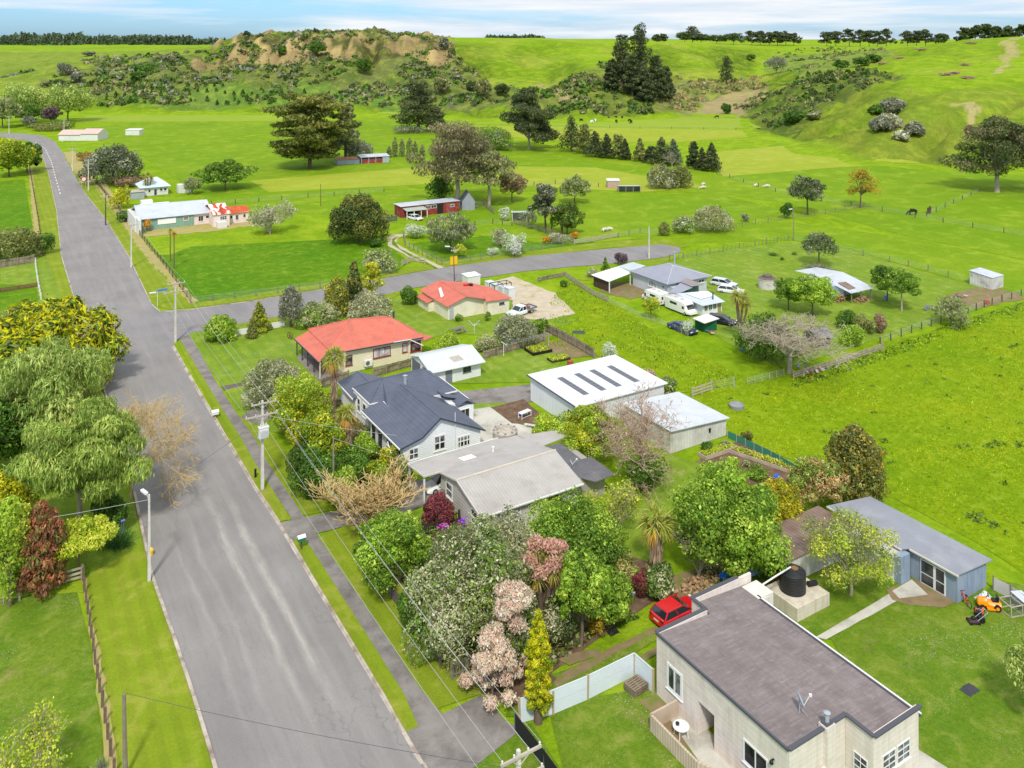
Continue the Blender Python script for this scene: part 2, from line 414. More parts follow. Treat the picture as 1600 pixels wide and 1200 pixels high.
drygrass = mat('dry_grass_strip', lin(182,160,112), lin(160,150,84), .8, .95, bump=.5, bsc=6, grime=lin(140,156,60), gsc=.6, g0=.5, g1=.65)
gravel = mat('pale_gravel', lin(204,190,166), lin(180,166,142), .8, .95, bump=.4, bsc=14, grime=lin(150,150,90), gsc=.25, g0=.55, g1=.7)
concrete = mat('path_concrete', lin(150,144,138), lin(128,122,118), .8, .9, bump=.15, bsc=12, grime=lin(98,92,88), gsc=.35, g0=.45, g1=.7)
palecon = mat('pale_concrete', lin(206,202,190), lin(184,180,168), .6, .9, bump=.1, bsc=12, grime=lin(150,146,136), gsc=.3, g0=.5, g1=.72)
kerbm = mat('kerb_concrete', lin(206,194,180), lin(172,160,148), 1., .9, bump=.2, bsc=10, grime=lin(116,100,86), gsc=.6, g0=.45, g1=.7)
def asphalt(name, a, b, tracks=True):
    t = NT(name)
    col = t.mix(t.ramp(t.noise(.14, 5, .6), .35, .68), a, b)
    st = t.noise(1., 5, .6, t.mapped((.9, .05, 1)))
    col = t.mix(t.math('MULTIPLY', t.ramp(st, .45, .68), .3), col, tuple(x*1.35 for x in b[:3])+(1,))
    col = t.mix(t.math('MULTIPLY', t.ramp(t.noise(1., 6, .7, t.mapped((1.6, .22, 1))),   .52, .72), .3), col, tuple(x*.7 for x in a[:3])+(1,))
    if tracks:   # pale grit worn into the wheel paths of the near lane
        sx = t.n('ShaderNodeSeparateXYZ'); t.l(t.coord(), sx.inputs[0])
        wob = t.math('MULTIPLY', t.math('SUBTRACT', t.noise(.12, 3), .5), 1.6)
        x = t.math('ADD', sx.outputs[0], wob)
        band = None
        for c, w in ((17.0, .45), (18.7, .5), (13.4, .3), (14.9, .3)):
            d = t.math('DIVIDE', t.math('ABSOLUTE', t.math('SUBTRACT', x, c)), w)
            e = t.math('MAXIMUM', t.math('SUBTRACT', 1., d), 0.)
            if w < .4: e = t.math('MULTIPLY', e, .35)
            band = e if band is None else t.math('ADD', band, e)
        y = t.math('SUBTRACT', 1., t.math('MULTIPLY', t.math('ABSOLUTE', t.math('SUBTRACT', sx.outputs[1], 66.)), 1/17.))
        band = t.math('MULTIPLY', t.math('MULTIPLY', band, t.ramp(y, 0., .55)), t.ramp(t.noise(1., 6, .7, t.mapped((1.4, .25, 1))), .25, .6))
        col = t.mix(t.math('MULTIPLY', band, .5), col, lin(214,204,192))
    v = t.n('ShaderNodeTexVoronoi', feature='DISTANCE_TO_EDGE'); v.inputs['Scale'].default_value = .22
    nd = t.n('ShaderNodeTexNoise'); nd.inputs['Scale'].default_value = .9; nd.inputs['Detail'].default_value = 5; t.l(t.coord(), nd.inputs['Vector'])
    ad = t.n('ShaderNodeVectorMath', operation='MULTIPLY_ADD'); t.l(nd.outputs['Color'], ad.inputs[0]); ad.inputs[1].default_value = (3.2,3.2,0); t.l(t.mapped((1.5,.6,1)), ad.inputs[2]); t.l(ad.outputs[0], v.inputs['Vector'])
    crack = t.math('MULTIPLY', t.math('SUBTRACT', 1., t.ramp(v.outputs['Distance'], .0, .012)), t.ramp(t.noise(.07, 3), .5, .62))
    col = t.mix(t.math('MULTIPLY', crack, .4), col, lin(86,84,88))
    fine = t.noise(22, 3, .7)
    col = t.mix(t.math('MULTIPLY', t.ramp(fine, .4, .75), .4), col, tuple(x*.55 for x in a[:3])+(1,)); col = t.mix(t.math('MULTIPLY', t.ramp(t.noise(9, 4, .8), .55, .8), .35), col, tuple(x*1.5 for x in b[:3])+(1,))
    return t.finish(col, .9, fine, .35, .02, spec=.2)
tar = asphalt('main_road_chipseal', lin(134,130,128), lin(148,144,141))
tar2 = asphalt('side_road_chipseal', lin(132,128,128), lin(146,142,141), False)
# fields and paddocks
S = sheet
S('paddock', [(1030,640),(1110,602),(1235,584),(1370,536),(1470,515),(1620,470),(2300,560),(2300,1250),(1660,935),(1530,850),(1400,780)], g_lush, 1)
S('paddock', [(858,470),(885,437),(940,462),(1040,530),(1110,560),(1160,590),(1220,600),(1115,615),(1085,612),(1040,615),(950,560),(850,540)], g_lush, 2)
S('paddock', [(265,398),(300,385),(560,372),(590,368),(640,410),(610,430),(560,438),(300,473),(240,398)], g_deep, 1)
S('paddock', [(-60,290),(38,280),(62,420),(70,440),(-60,440)], g_deep, 1)
S('paddock', [(-400,925),(20,935),(120,925),(140,1000),(165,1200),(180,1320),(-600,1320)], g_yard, 1)
S('field', [(590,290),(760,312),(940,300),(1130,305),(1230,330),(1090,365),(940,372),(870,385),(760,370),(600,345),(330,318),(330,300)], g_field, 1)
S('field', [(205,234),(420,210),(660,200),(740,208),(860,235),(1000,252),(1120,275),(1240,320),(1130,303),(940,298),(720,300),(580,288),(330,315)], g_field, 1)
S('field', [(390,282),(700,258),(930,262),(1110,292),(1000,300),(720,285),(420,300)], g_pale, 2)
S('field', [(1120,277),(1245,322),(1420,370),(1600,405),(1750,430),(1750,290),(1480,262),(1240,218),(1130,245)], g_field, 1)
S('field', [(1090,240),(1280,222),(1390,246),(1440,254),(1300,262),(1130,276),(1120,262)], g_pale, 2)
S('field', [(720,196),(960,200),(1170,203),(1190,212),(1060,222),(900,222),(700,206)], g_pale, 2)
S('field', [(110,190),(180,168),(420,164),(620,170),(640,178),(430,189),(205,190)], g_far, 1)
S('field', [(95,205),(210,191),(430,191),(640,182),(700,192),(640,200),(420,208),(205,232)], g_field, 2)
S('field', [(770,184),(860,180),(1010,180),(1160,186),(1190,200),(960,198),(740,193)], g_far, 1)
S('field', [(640,380),(760,368),(850,380),(935,378),(1000,372),(1060,383),(960,388),(745,412),(700,415)], g_deep, 2)
S('field', [(1065,380),(1110,360),(1220,345),(1420,372),(1600,408),(1720,432),(1720,455),(1600,460),(1500,440),(1330,390),(1235,375)], g_field, 3)
S('yard', [(1060,398),(1240,378),(1330,392),(1500,442),(1600,462),(1370,530),(1235,575),(1180,560),(1110,520),(1040,470)], g_lawn, 3)
# lawns
S('lawn', [(292,520),(345,512),(640,462),(800,470),(900,500),(830,530),(700,520),(480,600),(380,640),(372,640)], g_lawn, 4)
S('lawn', [(372,636),(480,575),(500,600),(470,640),(450,680),(412,672)], g_lawn, 5)
S('lawn', [(730,570),(795,530),(880,555),(870,580),(830,597),(700,600)], g_lawn, 5)
S('lawn', [(740,630),(770,615),(830,625),(790,636),(742,650)], g_lawn, 4)
S('lawn', [(960,760),(1045,708),(1140,740),(1100,780),(1010,880),(985,905),(950,860)], g_lawn, 4)
S('lawn', [(610,800),(670,796),(700,830),(760,900),(650,930),(560,850)], g_lawn, 4)
S('yard', [(860,1120),(900,1095),(1030,1070),(1075,1150),(1120,1250),(960,1330),(880,1200)], g_yard, 4)
S('yard', [(700,1230),(790,1150),(830,1130),(900,1240),(880,1320),(760,1320)], g_yard, 5)
S('yard', [(1060,930),(1200,870),(1420,880),(1560,930),(1900,1040),(1900,1400),(1440,1260),(1300,1000)], g_yard, 2)
S('yard', [(1660,930),(1560,905),(1500,960),(1620,1020),(1900,1040)], g_yard, 3)
S('lawn', [(-20,490),(80,470),(110,470),(185,720),(215,830),(220,855),(100,900),(-40,920),(-300,700)], g_lawn, 1)
S('lawn', [(0,398),(95,398),(118,470),(0,480)], g_lawn, 2)
S('field', [(-300,440),(55,445),(62,470),(-300,560)], g_deep, 3)
# verges
S('verge', [(42,245),(62,232),(76,270),(88,330),(96,400),(118,476),(100,476),(72,400),(55,330),(45,280)], g_verge, 5)
S('verge', [(128,905),(222,848),(250,935),(278,1010),(312,1100),(345,1200),(360,1260),(190,1320),(165,1200),(150,1050)], g_verge, 5)
S('verge', [(185,800),(205,760),(222,848),(130,905),(150,860)], g_lawn, 5)
S('verge', [(100,240),(128,258),(155,290),(178,320),(225,395),(308,474),(265,484),(236,476),(200,400),(166,345),(131,300)], g_verge, 5)
S('verge', [(263,484),(308,473),(560,434),(640,419),(700,408),(960,376),(1035,373),(1080,384),(1062,388),(960,386),(700,416),(560,441),(400,468),(330,478)], g_verge, 5)
S('verge', [(276,532),(283,530),(455,812),(428,816),(405,775)], g_verge, 5)
S('verge', [(455,845),(478,838),(640,1078),(662,1135),(628,1146)], g_verge, 5)
S('verge', [(372,648),(412,668),(532,795),(462,808)], g_verge, 6)
S('verge', [(494,842),(548,818),(645,930),(752,1084),(670,1112)], g_verge, 6)
S('verge', [(900,437),(1000,410),(1070,398),(1040,410),(930,440)], g_verge, 4)
S('verge', [(640,455),(600,470),(470,500),(345,512),(300,518),(430,496),(640,448)], g_verge, 5)
# wild patches of dry grass and dirt
S('dry_verge', [(150,290),(165,285),(235,390),(310,470),(296,475),(225,398)], drygrass, 6, wob=.4)
S('dry_verge', [(97,238),(118,236),(140,262),(150,284),(128,286),(108,255)], drygrass, 6, wob=.5)
S('dry_verge', [(44,262),(50,262),(66,400),(56,400)], drygrass, 6, wob=.3)
S('dry_verge', [(128,905),(136,903),(172,1120),(186,1260),(170,1260),(150,1060)], drygrass, 6, wob=.15)
# roads
S('road', [(-120,204),(0,207),(40,209),(66,212),(86,221),(99,240),(113,268),(132,300),(166,345),(200,400),(236,476),(250,490),(290,520),(272,532),(272,545),(300,590),(400,760),(440,820),(500,920),(600,1085),(664,1194),(720,1290),(400,1420),(330,1190),(300,1090),(270,1000),(235,900),(208,770),(178,660),(116,470),(95,400),(88,330),(75,270),(62,234),(48,221),(0,214),(-120,212)], tar, 7)
S('side_road', [(236,476),(250,486),(290,484),(400,469),(560,442),(700,417),(830,400),(960,388),(1035,382),(1062,387),(1064,394),(1040,402),(960,412),(905,416),(820,424),(640,451),(530,478),(430,496),(300,520),(272,534),(240,560),(180,500)], tar2, 8)
# kerbs and channels
def kerb(pts, w, h, m, name='kerb', lvl=0):
    q = [P(*p)[:2] for p in pts]; mb = MB()
    out = []
    for i in range(len(q)-1):
        a, b = q[i], q[i+1]; L = math.dist(a, b); n = max(1, int(L/1.8)); dx, dy = (b[0]-a[0])/L, (b[1]-a[1])/L
        for k in range(n):
            s0, s1 = k/n*L+.01, (k+1)/n*L-.01; j = R.uniform(-.012, .012)
            c = (a[0]+dx*(s0+s1)/2-dy*w/2, a[1]+dy*(s0+s1)/2+dx*w/2)
            mb.obox(c, (s1-s0)/2, w/2, -.02, h+j, math.atan2(dy, dx))
    return tag(mb.build(name, m), kind='structure')
kerb([(272,540),(300,590),(400,760),(438,817)], -.16, .12, kerbm)
kerb([(455,844),(500,920),(600,1085),(632,1144)], -.16, .12, kerbm)
kerb([(664,1194),(720,1290)], -.16, .12, kerbm)
kerb([(208,770),(235,900),(270,1000),(300,1090),(330,1190),(360,1300)], .22, .1, kerbm)
kerb([(62,232),(75,270),(88,330),(95,400),(116,470),(178,660)], .16, .1, kerbm)
kerb([(131,300),(166,345),(200,400),(236,476),(250,488),(290,486),(400,470),(470,458)], -.14 if False else .14, .1, kerbm)
dark = mat('gutter_grime', lin(92,86,84), lin(120,110,100), .7, .95)
S('channel', [(272,541),(300,591),(400,761),(440,821),(500,921),(600,1086),(664,1195),(656,1195),(593,1086),(494,921),(434,821),(395,761),(296,591),(268,541)], kerbm, 9)
S('channel', [(208,770),(235,900),(270,1000),(300,1090),(330,1190),(338,1190),(307,1090),(276,1000),(240,900),(212,770)], kerbm, 9)
# footpath, crossings, drives
S('footpath', [(280,528),(294,520),(340,600),(366,640),(401,690),(417,721),(470,800),(520,872),(558,928),(604,996),(656,1076),(690,1115),(790,1290),(740,1290),(660,1150),(632,1086),(576,996),(532,928),(498,874),(455,810),(397,721),(380,690),(348,640),(320,594)], concrete, 7)
S('vehicle_crossing', [(376,652),(392,640),(455,632),(470,640),(400,664)], concrete, 8)
S('vehicle_crossing', [(438,817),(520,800),(600,772),(640,752),(690,748),(672,785),(640,800),(540,822),(455,845)], concrete, 8)
S('vehicle_crossing', [(632,1146),(668,1128),(700,1112),(752,1086),(790,1128),(815,1140),(790,1160),(740,1200),(700,1240),(664,1194)], concrete, 8)
S('path', [(345,604),(377,598),(380,603),(350,610)], dark, 8)
S('driveway', [(480,640),(560,610),(650,590),(700,600),(720,612),(835,600),(840,628),(760,630),(700,632),(560,660),(500,660)], concrete, 6)
S('patio', [(738,640),(765,636),(800,660),(830,668),(840,690),(780,720),(735,700)], palecon, 7)
S('driveway', [(768,440),(800,432),(868,458),(900,490),(860,499),(812,499),(800,470)], gravel, 6, wob=.25)
S('driveway', [(604,372),(612,366),(640,366),(622,372),(618,380),(650,398),(702,422),(694,425),(640,402),(606,384)], gravel, 6, wob=.15)
S('grass_strip', [(613,374),(622,369),(616,376),(624,388),(660,406),(690,422),(684,422),(640,400),(612,382)], g_deep, 7)
S('garden_bed', [(767,637),(818,624),(852,654),(836,664),(800,662)], soil, 8)
S('garden_bed', [(1085,722),(1145,692),(1160,690),(1235,735),(1250,760),(1180,765),(1150,740),(1110,728)], soil, 6)
S('dirt_track', [(800,1090),(860,1055),(960,1020),(1040,975),(1110,930),(1120,945),(1050,985),(970,1035),(880,1080),(830,1120),(790,1120)], g_yard, 6)
S('dirt_track', [(865,1060),(960,1010),(1025,978),(1028,986),(960,1022),(870,1075)], dirt, 7, wob=.12)
S('dirt_track', [(960,1042),(1030,1008),(1060,990),(1062,1000),(1030,1020),(968,1056)], dirt, 7, wob=.12)
S('garden_bed', [(745,1060),(820,1030),(870,1060),(850,1085),(800,1105),(752,1085)], soil, 7, wob=.12)
S('garden_bed', [(560,850),(650,930),(760,1080),(850,1060),(960,980),(1060,915),(1020,880),(860,830),(700,810)], soil, 5)
S('garden_bed', [(430,590),(480,600),(560,640),(640,770),(600,790),(540,790),(500,760),(440,660)], soil, 7, wob=.1)
S('stony_ground', [(1030,905),(1110,885),(1200,860),(1210,870),(1120,920),(1050,945)], dirt, 6, wob=.2)
S('stony_patch', [(872,1030),(900,1020),(935,1014),(940,1022),(890,1040)], dirt, 8, wob=.08)
S('path', [(1275,996),(1395,925),(1410,935),(1290,1000)], palecon, 7, wob=.03)
S('patio', [(1385,922),(1430,900),(1500,938),(1475,950),(1420,946),(1395,938)], dirt, 8, wob=.06)
S('patio', [(1395,924),(1425,906),(1450,930),(1405,936)], palecon, 9, wob=.06)
S('patio', [(1000,1098),(1035,1080),(1110,1150),(1180,1240),(1130,1260),(1040,1140)], dirt, 8, wob=.06)
S('path', [(1432,1170),(1480,1200),(1520,1260),(1440,1290)], palecon, 7)
S('veranda_floor', [(463,560),(480,548),(545,588),(508,606)], concrete, 8)
S('porch_floor', [(1040,1115),(1062,1098),(1180,1215),(1140,1260)], palecon, 9)
S('dirt_yard', [(935,455),(960,440),(1005,445),(1010,462),(985,468)], dirt, 5, wob=.2)
S('garden_bed', [(840,538),(900,528),(935,556),(880,560)], dirt, 6, wob=.15)
S('dirt_yard', [(1480,462),(1545,446),(1590,458),(1600,468),(1520,482)], dirt, 5, wob=.4)
S('dirt_yard', [(210,362),(300,350),(400,345),(400,352),(330,362),(225,370)], drygrass, 4, wob=.4)
# lane dashes on the far stretch
white = plain('road_paint', lin(228,226,220), .7)
ml = MB()
cl = [(56,222),(70,232),(80,252),(88,282),(95,306)]
cw = [np.array(P(*p)[:2]) for p in cl]
seg = []
for i in range(len(cw)-1):
    n = int(np.linalg.norm(cw[i+1]-cw[i])/.5); seg += [cw[i]+(cw[i+1]-cw[i])*k/n for k in range(n)]
for i in range(0, len(seg)-10, 12):
    a, b = seg[i], seg[i+6]; d = (b-a)/np.linalg.norm(b-a); nrm = np.array((-d[1], d[0]))*.11
    ml.add([tuple(a-nrm)+(.04,), tuple(a+nrm)+(.04,), tuple(b+nrm)+(.04,), tuple(b-nrm)+(.04,)], [(3,2,1,0)])
tag(ml.build('road_marking', white), kind='structure')
# ---------------------------------------------------------------- buildings
def extr(mb, poly, axis, a0, a1, m=0):
    """extrude a polygon given in (across, z) along an axis: 'y' -> poly in (x,z); 'x' -> poly in (y,z)"""
    n = len(poly)
    if axis == 'y': A = [(p[0], a0, p[1]) for p in poly]; B = [(p[0], a1, p[1]) for p in poly]
    else: A = [(a0, p[0], p[1]) for p in poly]; B = [(a1, p[0], p[1]) for p in poly]
    area = sum(poly[i][0]*poly[(i+1)%n][1]-poly[(i+1)%n][0]*poly[i][1] for i in range(n))
    fs = [tuple(range(n)), tuple(range(2*n-1, n-1, -1))]+[(i, n+i, n+(i+1)%n, (i+1)%n) for i in range(n)]
    if (area > 0) != (axis == 'y'): fs = [f[::-1] for f in fs]
    return mb.add(A+B, fs, m)
glass = (lambda t: t.finish(t.mix(t.ramp(t.noise(1.4, 2), .45, .6), lin(34,38,46), lin(120,126,130)), .08, spec=.8))(NT('window_glass'))
darkglass = (lambda t: t.finish(t.mix(t.ramp(t.noise(1.1, 2), .4, .7), lin(20,22,26), lin(62,66,70)), .08, spec=.7))(NT('dark_window_glass'))
paleglass = (lambda t: t.finish(t.mix(t.ramp(t.noise(1.1, 2), .4, .7), lin(150,150,156), lin(225,222,225)), .12, spec=.6))(NT('curtained_glass'))
whitep = plain('white_painted_timber', lin(232,232,230))
redp = plain('red_painted_timber', lin(150,40,40))
greyp = plain('grey_steel_trim', lin(96,102,110))
blackp = plain('black_plastic', lin(28,28,30), .5)
navyp = plain('dark_navy_trim', lin(58,66,84))
galv = mat('galvanised_steel', lin(178,184,190), lin(150,158,166), 1.5, .5, spec=.5)
wood = mat('weathered_timber', lin(158,142,120), lin(122,108,90), 1.5, .9, rib=('X', .15), ribk=.5, grime=lin(92,82,70), gsc=.8)
woody = mat('weathered_paling_timber', lin(166,154,132), lin(130,118,98), 1.5, .9, rib=('Y', .15), ribk=.5, grime=lin(92,82,70), gsc=.8)
postw = mat('grey_post_timber', lin(150,140,126), lin(110,102,90), 3, .9)
polec = mat('pole_concrete', lin(222,217,210), lin(196,190,182), 1.5, .9, grime=lin(160,152,142), gsc=.8)
def window(par, ax, pl, a0, a1, z0, z1, nx=2, nz=1, fr=None, gl=None, out=-1, name='window', sill=True, tw=.06):
    """ax 'y': wall plane y=pl spanning x a0..a1; out: sign of the outward normal"""
    fr = fr or whitep; gl = gl or glass
    f = MB(); g = MB()
    def bx(mb, b0, b1, c0, c1, d0, d1):
        p, q = pl+out*d0, pl+out*d1
        if ax == 'y': mb.box(b0, p, c0, b1, q, c1)
        else: mb.box(p, b0, c0, q, b1, c1)
    w = tw
    bx(f, a0, a0+w, z0, z1, 0, .05); bx(f, a1-w, a1, z0, z1, 0, .05); bx(f, a0+w, a1-w, z1-w, z1, 0, .05); bx(f, a0+w, a1-w, z0, z0+w, 0, .05)
    for i in range(1, nx):
        c = a0+(a1-a0)*i/nx; bx(f, c-w*.35, c+w*.35, z0+w, z1-w, .012, .042)
    for i in range(1, nz):
        c = z0+(z1-z0)*i/nz; bx(f, a0+w, a1-w, c-w*.35, c+w*.35, .012, .046)
    if sill: bx(f, a0-.06, a1+.06, z0-.05, z0, 0, .1)
    bx(g, a0+w, a1-w, z0+w, z1-w, .002, .012)
    o = f.build(name, fr, par); g.build('pane', gl, o); return o
def door(par, ax, pl, a0, a1, z0, z1, m, out=-1, name='door', handle=True, rib=0):
    d = MB(); h = MB()
    def bx(mb, b0, b1, c0, c1, d0, d1):
        p, q = pl+out*d0, pl+out*d1
        if ax == 'y': mb.box(b0, p, c0, b1, q, c1)
        else: mb.box(p, b0, c0, q, b1, c1)
    bx(d, a0, a1, z0, z1, .002, .04)
    if rib:
        n = max(1, int((z1-z0)/rib))
        for i in range(1, n): c = z0+(z1-z0)*i/n; bx(d, a0+.02, a1-.02, c-.02, c+.02, .04, .055)
    o = d.build(name, m, par)
    if handle: bx(h, a1-.14, a1-.08, z0+(z1-z0)*.45, z0+(z1-z0)*.52, .04, .09); h.build('handle', galv, o)
    return o
def roofpart(par, slabs, m, ridges=(), rm=None, t=.07, name='roof', rr=.07, label=None):
    mb = MB()
    for s in slabs: mb.slab(s, t)
    for a, b in ridges: mb.tube([(a[0],a[1],a[2]+.01), (b[0],b[1],b[2]+.01)], rr, 6, 1)
    o = mb.build(name, [m, rm or m], par)
    if label: o['label'] = label
    return o
def trim(par, segs, m, name='gutter', w=.1, h=.12):
    for a, b in segs: MB().bar(a, b, w, h).build(name, m, par)
def flue(par, x, y, z0, z1, r=.09, m=None, name='chimney'):
    mb = MB(); mb.cyl(x, y, z0, z1, r, 10); mb.cyl(x, y, z1, z1+.05, r*1.2, 10); mb.cyl(x, y, z1+.12, z1+.2, r*1.7, 10, r2=r*.4)
    for k in range(3): mb.bar((x+r*cos(k*2.1), y+r*sin(k*2.1), z1), (x+r*cos(k*2.1), y+r*sin(k*2.1), z1+.14), .02)
    return mb.build(name, m or galv, par)
def corr(name, c1, c2=None, axis='X', per=.28, k=.22, grime=None, rough=.5, gsc=.4, g0=.52, g1=.75, sc=.6):
    return mat(name, c1, c2, sc, rough, rib=(axis, per), ribk=k, grime=grime, gsc=gsc, g0=g0, g1=g1, spec=.35)
# ---- concrete house, front right
def streaked(name, c, d):
    t = NT(name); s = t.noise(1., 5, .65, t.mapped((2.6, 2.6, .35))); b = t.noise(1., 4, .6, t.mapped((.4, .4, 2.6)))
    col = t.mix(t.math('MULTIPLY', t.ramp(s, .42, .75), .75), c, d); col = t.mix(t.math('MULTIPLY', t.ramp(b, .5, .7), .5), col, tuple(x*.75 for x in c[:3])+(1,))
    bd = t.wave('Z', .3); col = t.mix(t.math('MULTIPLY', t.math('SUBTRACT', 1., t.ramp(bd, 0, .12)), .16), col, lin(130,122,112))
    col = t.mix(t.math('MULTIPLY', t.ramp(t.noise(.8, 6, .7), .55, .75), .4), col, lin(150,140,132))
    f = t.noise(16, 4); return t.finish(col, .9, f, .3, .02, spec=.15)
cw = streaked('board_marked_concrete', lin(228,217,206), lin(200,188,177))
def membrane():
    t = NT('bitumen_roof_membrane'); a = t.mix(t.ramp(t.noise(.6, 5, .65), .35, .65), lin(122,112,111), lin(139,129,127))
    a = t.mix(t.math('MULTIPLY', t.ramp(t.noise(1., 7, .75, t.mapped((.9, 4.5, 1))), .5, .72), .7), a, lin(166,155,154))
    a = t.mix(t.math('MULTIPLY', t.ramp(t.noise(1., 6, .7, t.mapped((2.6, 1.1, 1))), .54, .74), .4), a, lin(92,84,88))
    q = t.n('ShaderNodeTexBrick'); q.inputs['Scale'].default_value = 1.; q.inputs['Mortar Size'].default_value = .012; q.inputs['Brick Width'].default_value = 3.4; q.inputs['Row Height'].default_value = .95
    q.inputs['Color1'].default_value = (1,1,1,1); q.inputs['Color2'].default_value = (.9,.9,.9,1); q.inputs['Mortar'].default_value = (.72,.72,.72,1); t.l(t.mapped((1,1,1), (0,0,pi/2)), q.inputs['Vector'])
    return t.finish(t.mix(1., a, q.outputs['Color'], 'MULTIPLY'), .85, t.noise(26, 4), .3, .015, spec=.15)
memb = membrane()
capm = plain('dark_grey_capping', lin(84,84,92))
hs = thing('concrete_house', 'two tone concrete house with flat purple grey membrane roof at lower right', 'house', (41,36,0))
zr0, zr1 = 4.02, 3.42      # the roof falls away from the street
X0, X1, Y0, Y1 = 36.55, 45.4, 31.35, 42.0
def zr(x): return zr0+(zr1-zr0)*(x-X0)/(X1-X0)
foot = [(X0,Y0),(39.2,Y0),(41.15,Y0),(41.15,29.55),(X1-.2,29.55),(X1-.2,41.4),(46.3,41.4),(46.3,43.3),(40.8,43.3),(40.8,Y1),(X0,Y1),(X0,38.25),(38.1,38.25),(38.1,36.9),(X0,36.9)]
wb = MB()
def wallrun(pts, top, t=.18):
    for (a, b) in pts:
        dx, dy = b[0]-a[0], b[1]-a[1]; L = math.hypot(dx, dy); nx, ny = -dy/L*t, dx/L*t
        e = .004
        a = (a[0]+dx/L*e, a[1]+dy/L*e); b = (b[0]-dx/L*e, b[1]-dy/L*e)
        za, zb = top(a[0]), top(b[0])
        wb.add([(a[0],a[1],0),(b[0],b[1],0),(b[0]+nx,b[1]+ny,0),(a[0]+nx,a[1]+ny,0),(a[0],a[1],za),(b[0],b[1],zb),(b[0]+nx,b[1]+ny,zb),(a[0]+nx,a[1]+ny,za)],
               [(0,3,2,1),(4,5,6,7),(0,1,5,4),(1,2,6,5),(2,3,7,6),(3,0,4,7)])
par_ = lambda x: 4.0
low = lambda x: zr(x)-.06
wallrun([((X0,Y0),(41.15,Y0)), ((41.15,29.55),(X1-.2,29.55)), ((41.15,Y0),(41.15,29.55))], par_)
wallrun([((X1-.2,29.55),(X1-.2,41.4)), ((X1-.2,41.4),(46.3,41.4)), ((46.3,41.4),(46.3,43.3))], low)
wallrun([((46.3,43.3),(40.8,43.3)), ((40.8,Y1),(X0,Y1)), ((40.8,43.3),(40.8,Y1))], par_)
wallrun([((X0,Y1),(X0,38.25)), ((X0,38.25),(38.1,38.25)), ((38.1,38.25),(38.1,36.9)), ((38.1,36.9),(X0,36.9)), ((X0,36.9),(X0,Y0))], low)
wb.box(X0+.02, 36.92, 2.05, 38.0, 38.23, 3.9)            # lintel over the recessed porch
wb.build('wall', cw, hs)
rb = MB()
def rs(x0, x1, y0, y1): rb.slab([(x0,y0,zr(x0)),(x1,y0,zr(x1)),(x1,y1,zr(x1)),(x0,y1,zr(x0))], .12)
rs(X0+.02, X1-.1, 31.55, 41.8); rs(41.35, X1-.1, 29.75, 31.55); rs(41.0, X1-.1, 41.8, 43.1); rs(X1-.1, 46.2, 41.5, 43.1)
rb.build('roof', memb, hs)
cp = MB()
for a, b in (((X0-.04,Y0),(39.3,Y0)), ((40.0,Y0),(41.2,Y0)), ((41.15,29.5),(X1-.1,29.5)), ((X0-.04,Y1),(40.9,Y1)), ((40.8,43.3),(45.1,43.3))):
    cp.bar((a[0],a[1],4.03), (b[0],b[1],4.03), .26, .08)
cp.bar((41.15,Y0,4.035), (41.15,29.5,4.035), .24, .08); cp.bar((40.8,Y1,4.035), (40.8,43.3,4.035), .24, .08)
cp.bar((X0-.05,Y0,3.98), (X0-.05,Y1,3.98), .12, .14); cp.bar((X1-.08,29.5,3.44), (X1-.08,41.4,3.44), .1, .12)
cp.build('coping', capm, hs)
ch = MB(); ch.box(39.25, Y0-.28, 0, 39.95, Y0+.3, 4.15); ch.box(39.32, Y0-.2, 4.15, 39.88, Y0+.22, 4.25, 1); ch.box(39.0, Y0-.28, 0, 39.25, Y0-.06, 2.0); 
cho = ch.build('chimney', [cw, capm], hs)
flue(cho, 39.6, Y0, 4.25, 4.62, .12, galv, 'flue_cowl')
window(hs, 'x', X0, 39.6, 41.0, 1.15, 2.75, 2, 1, name='window', tw=.16)
window(hs, 'x', X0, 32.8, 34.6, 1.1, 2.4, 2, 1, gl=darkglass, tw=.1)
window(hs, 'y', 29.55, 41.9, 43.05, 1.55, 2.6, 2, 3, tw=.05); window(hs, 'y', 29.55, 43.2, 44.35, 1.55, 2.6, 2, 3, tw=.05)
window(hs, 'x', 41.15, 29.9, 30.8, 1.3, 2.4, 2, 3, tw=.05)
window(hs, 'y', Y0, 37.7, 38.4, 1.2, 2.1, 1, 1, tw=.08)
door(hs, 'x', 38.1, 37.1, 38.0, .05, 1.9, mat('porch_door', lin(120,92,76)))
lt = MB(); lt.tube([(X0-.02,32.4,2.75),(X0-.2,32.4,2.75)], .05, 8); lt.lathe(X0-.2, 32.4, [(2.6,.12),(2.72,.1),(2.82,.02)], 10); lt.build('wall_light', blackp, hs)
vent = MB(); vent.box(45.25, 41.45, 2.0, 46.7, 43.0, 3.45); vent.build('chimney_block', mat('white_block_wall', lin(228,224,214)), hs)
gp = MB(); gp.bar((X1+.1,41.8,3.4), (X1+.1,29.6,3.4), .12, .1); gp.tube([(46.4,42.6,3.2),(48.5,42.9,3.15),(50.6,43.3,2.95)], .06, 8); gp.tube([(46.5,42.4,3.2),(46.5,42.4,0)], .05, 8)
gp.build('gutter_pipe', whitep, hs)
pw = MB(); 
for a, b in (((34.35,36.0),(34.35,40.0)), ((34.35,40.0),(X0,40.0)), ((34.35,36.0),(35.9,33.0)), ): 
    pw.bar((a[0],a[1],.5), (b[0],b[1],.5), .14, 1.0)
pw.build('porch_wall', mat('porch_breeze_blocks', lin(214,196,174), lin(190,170,148), .8, .9, rib=('Y', .22), ribk=.35), hs)
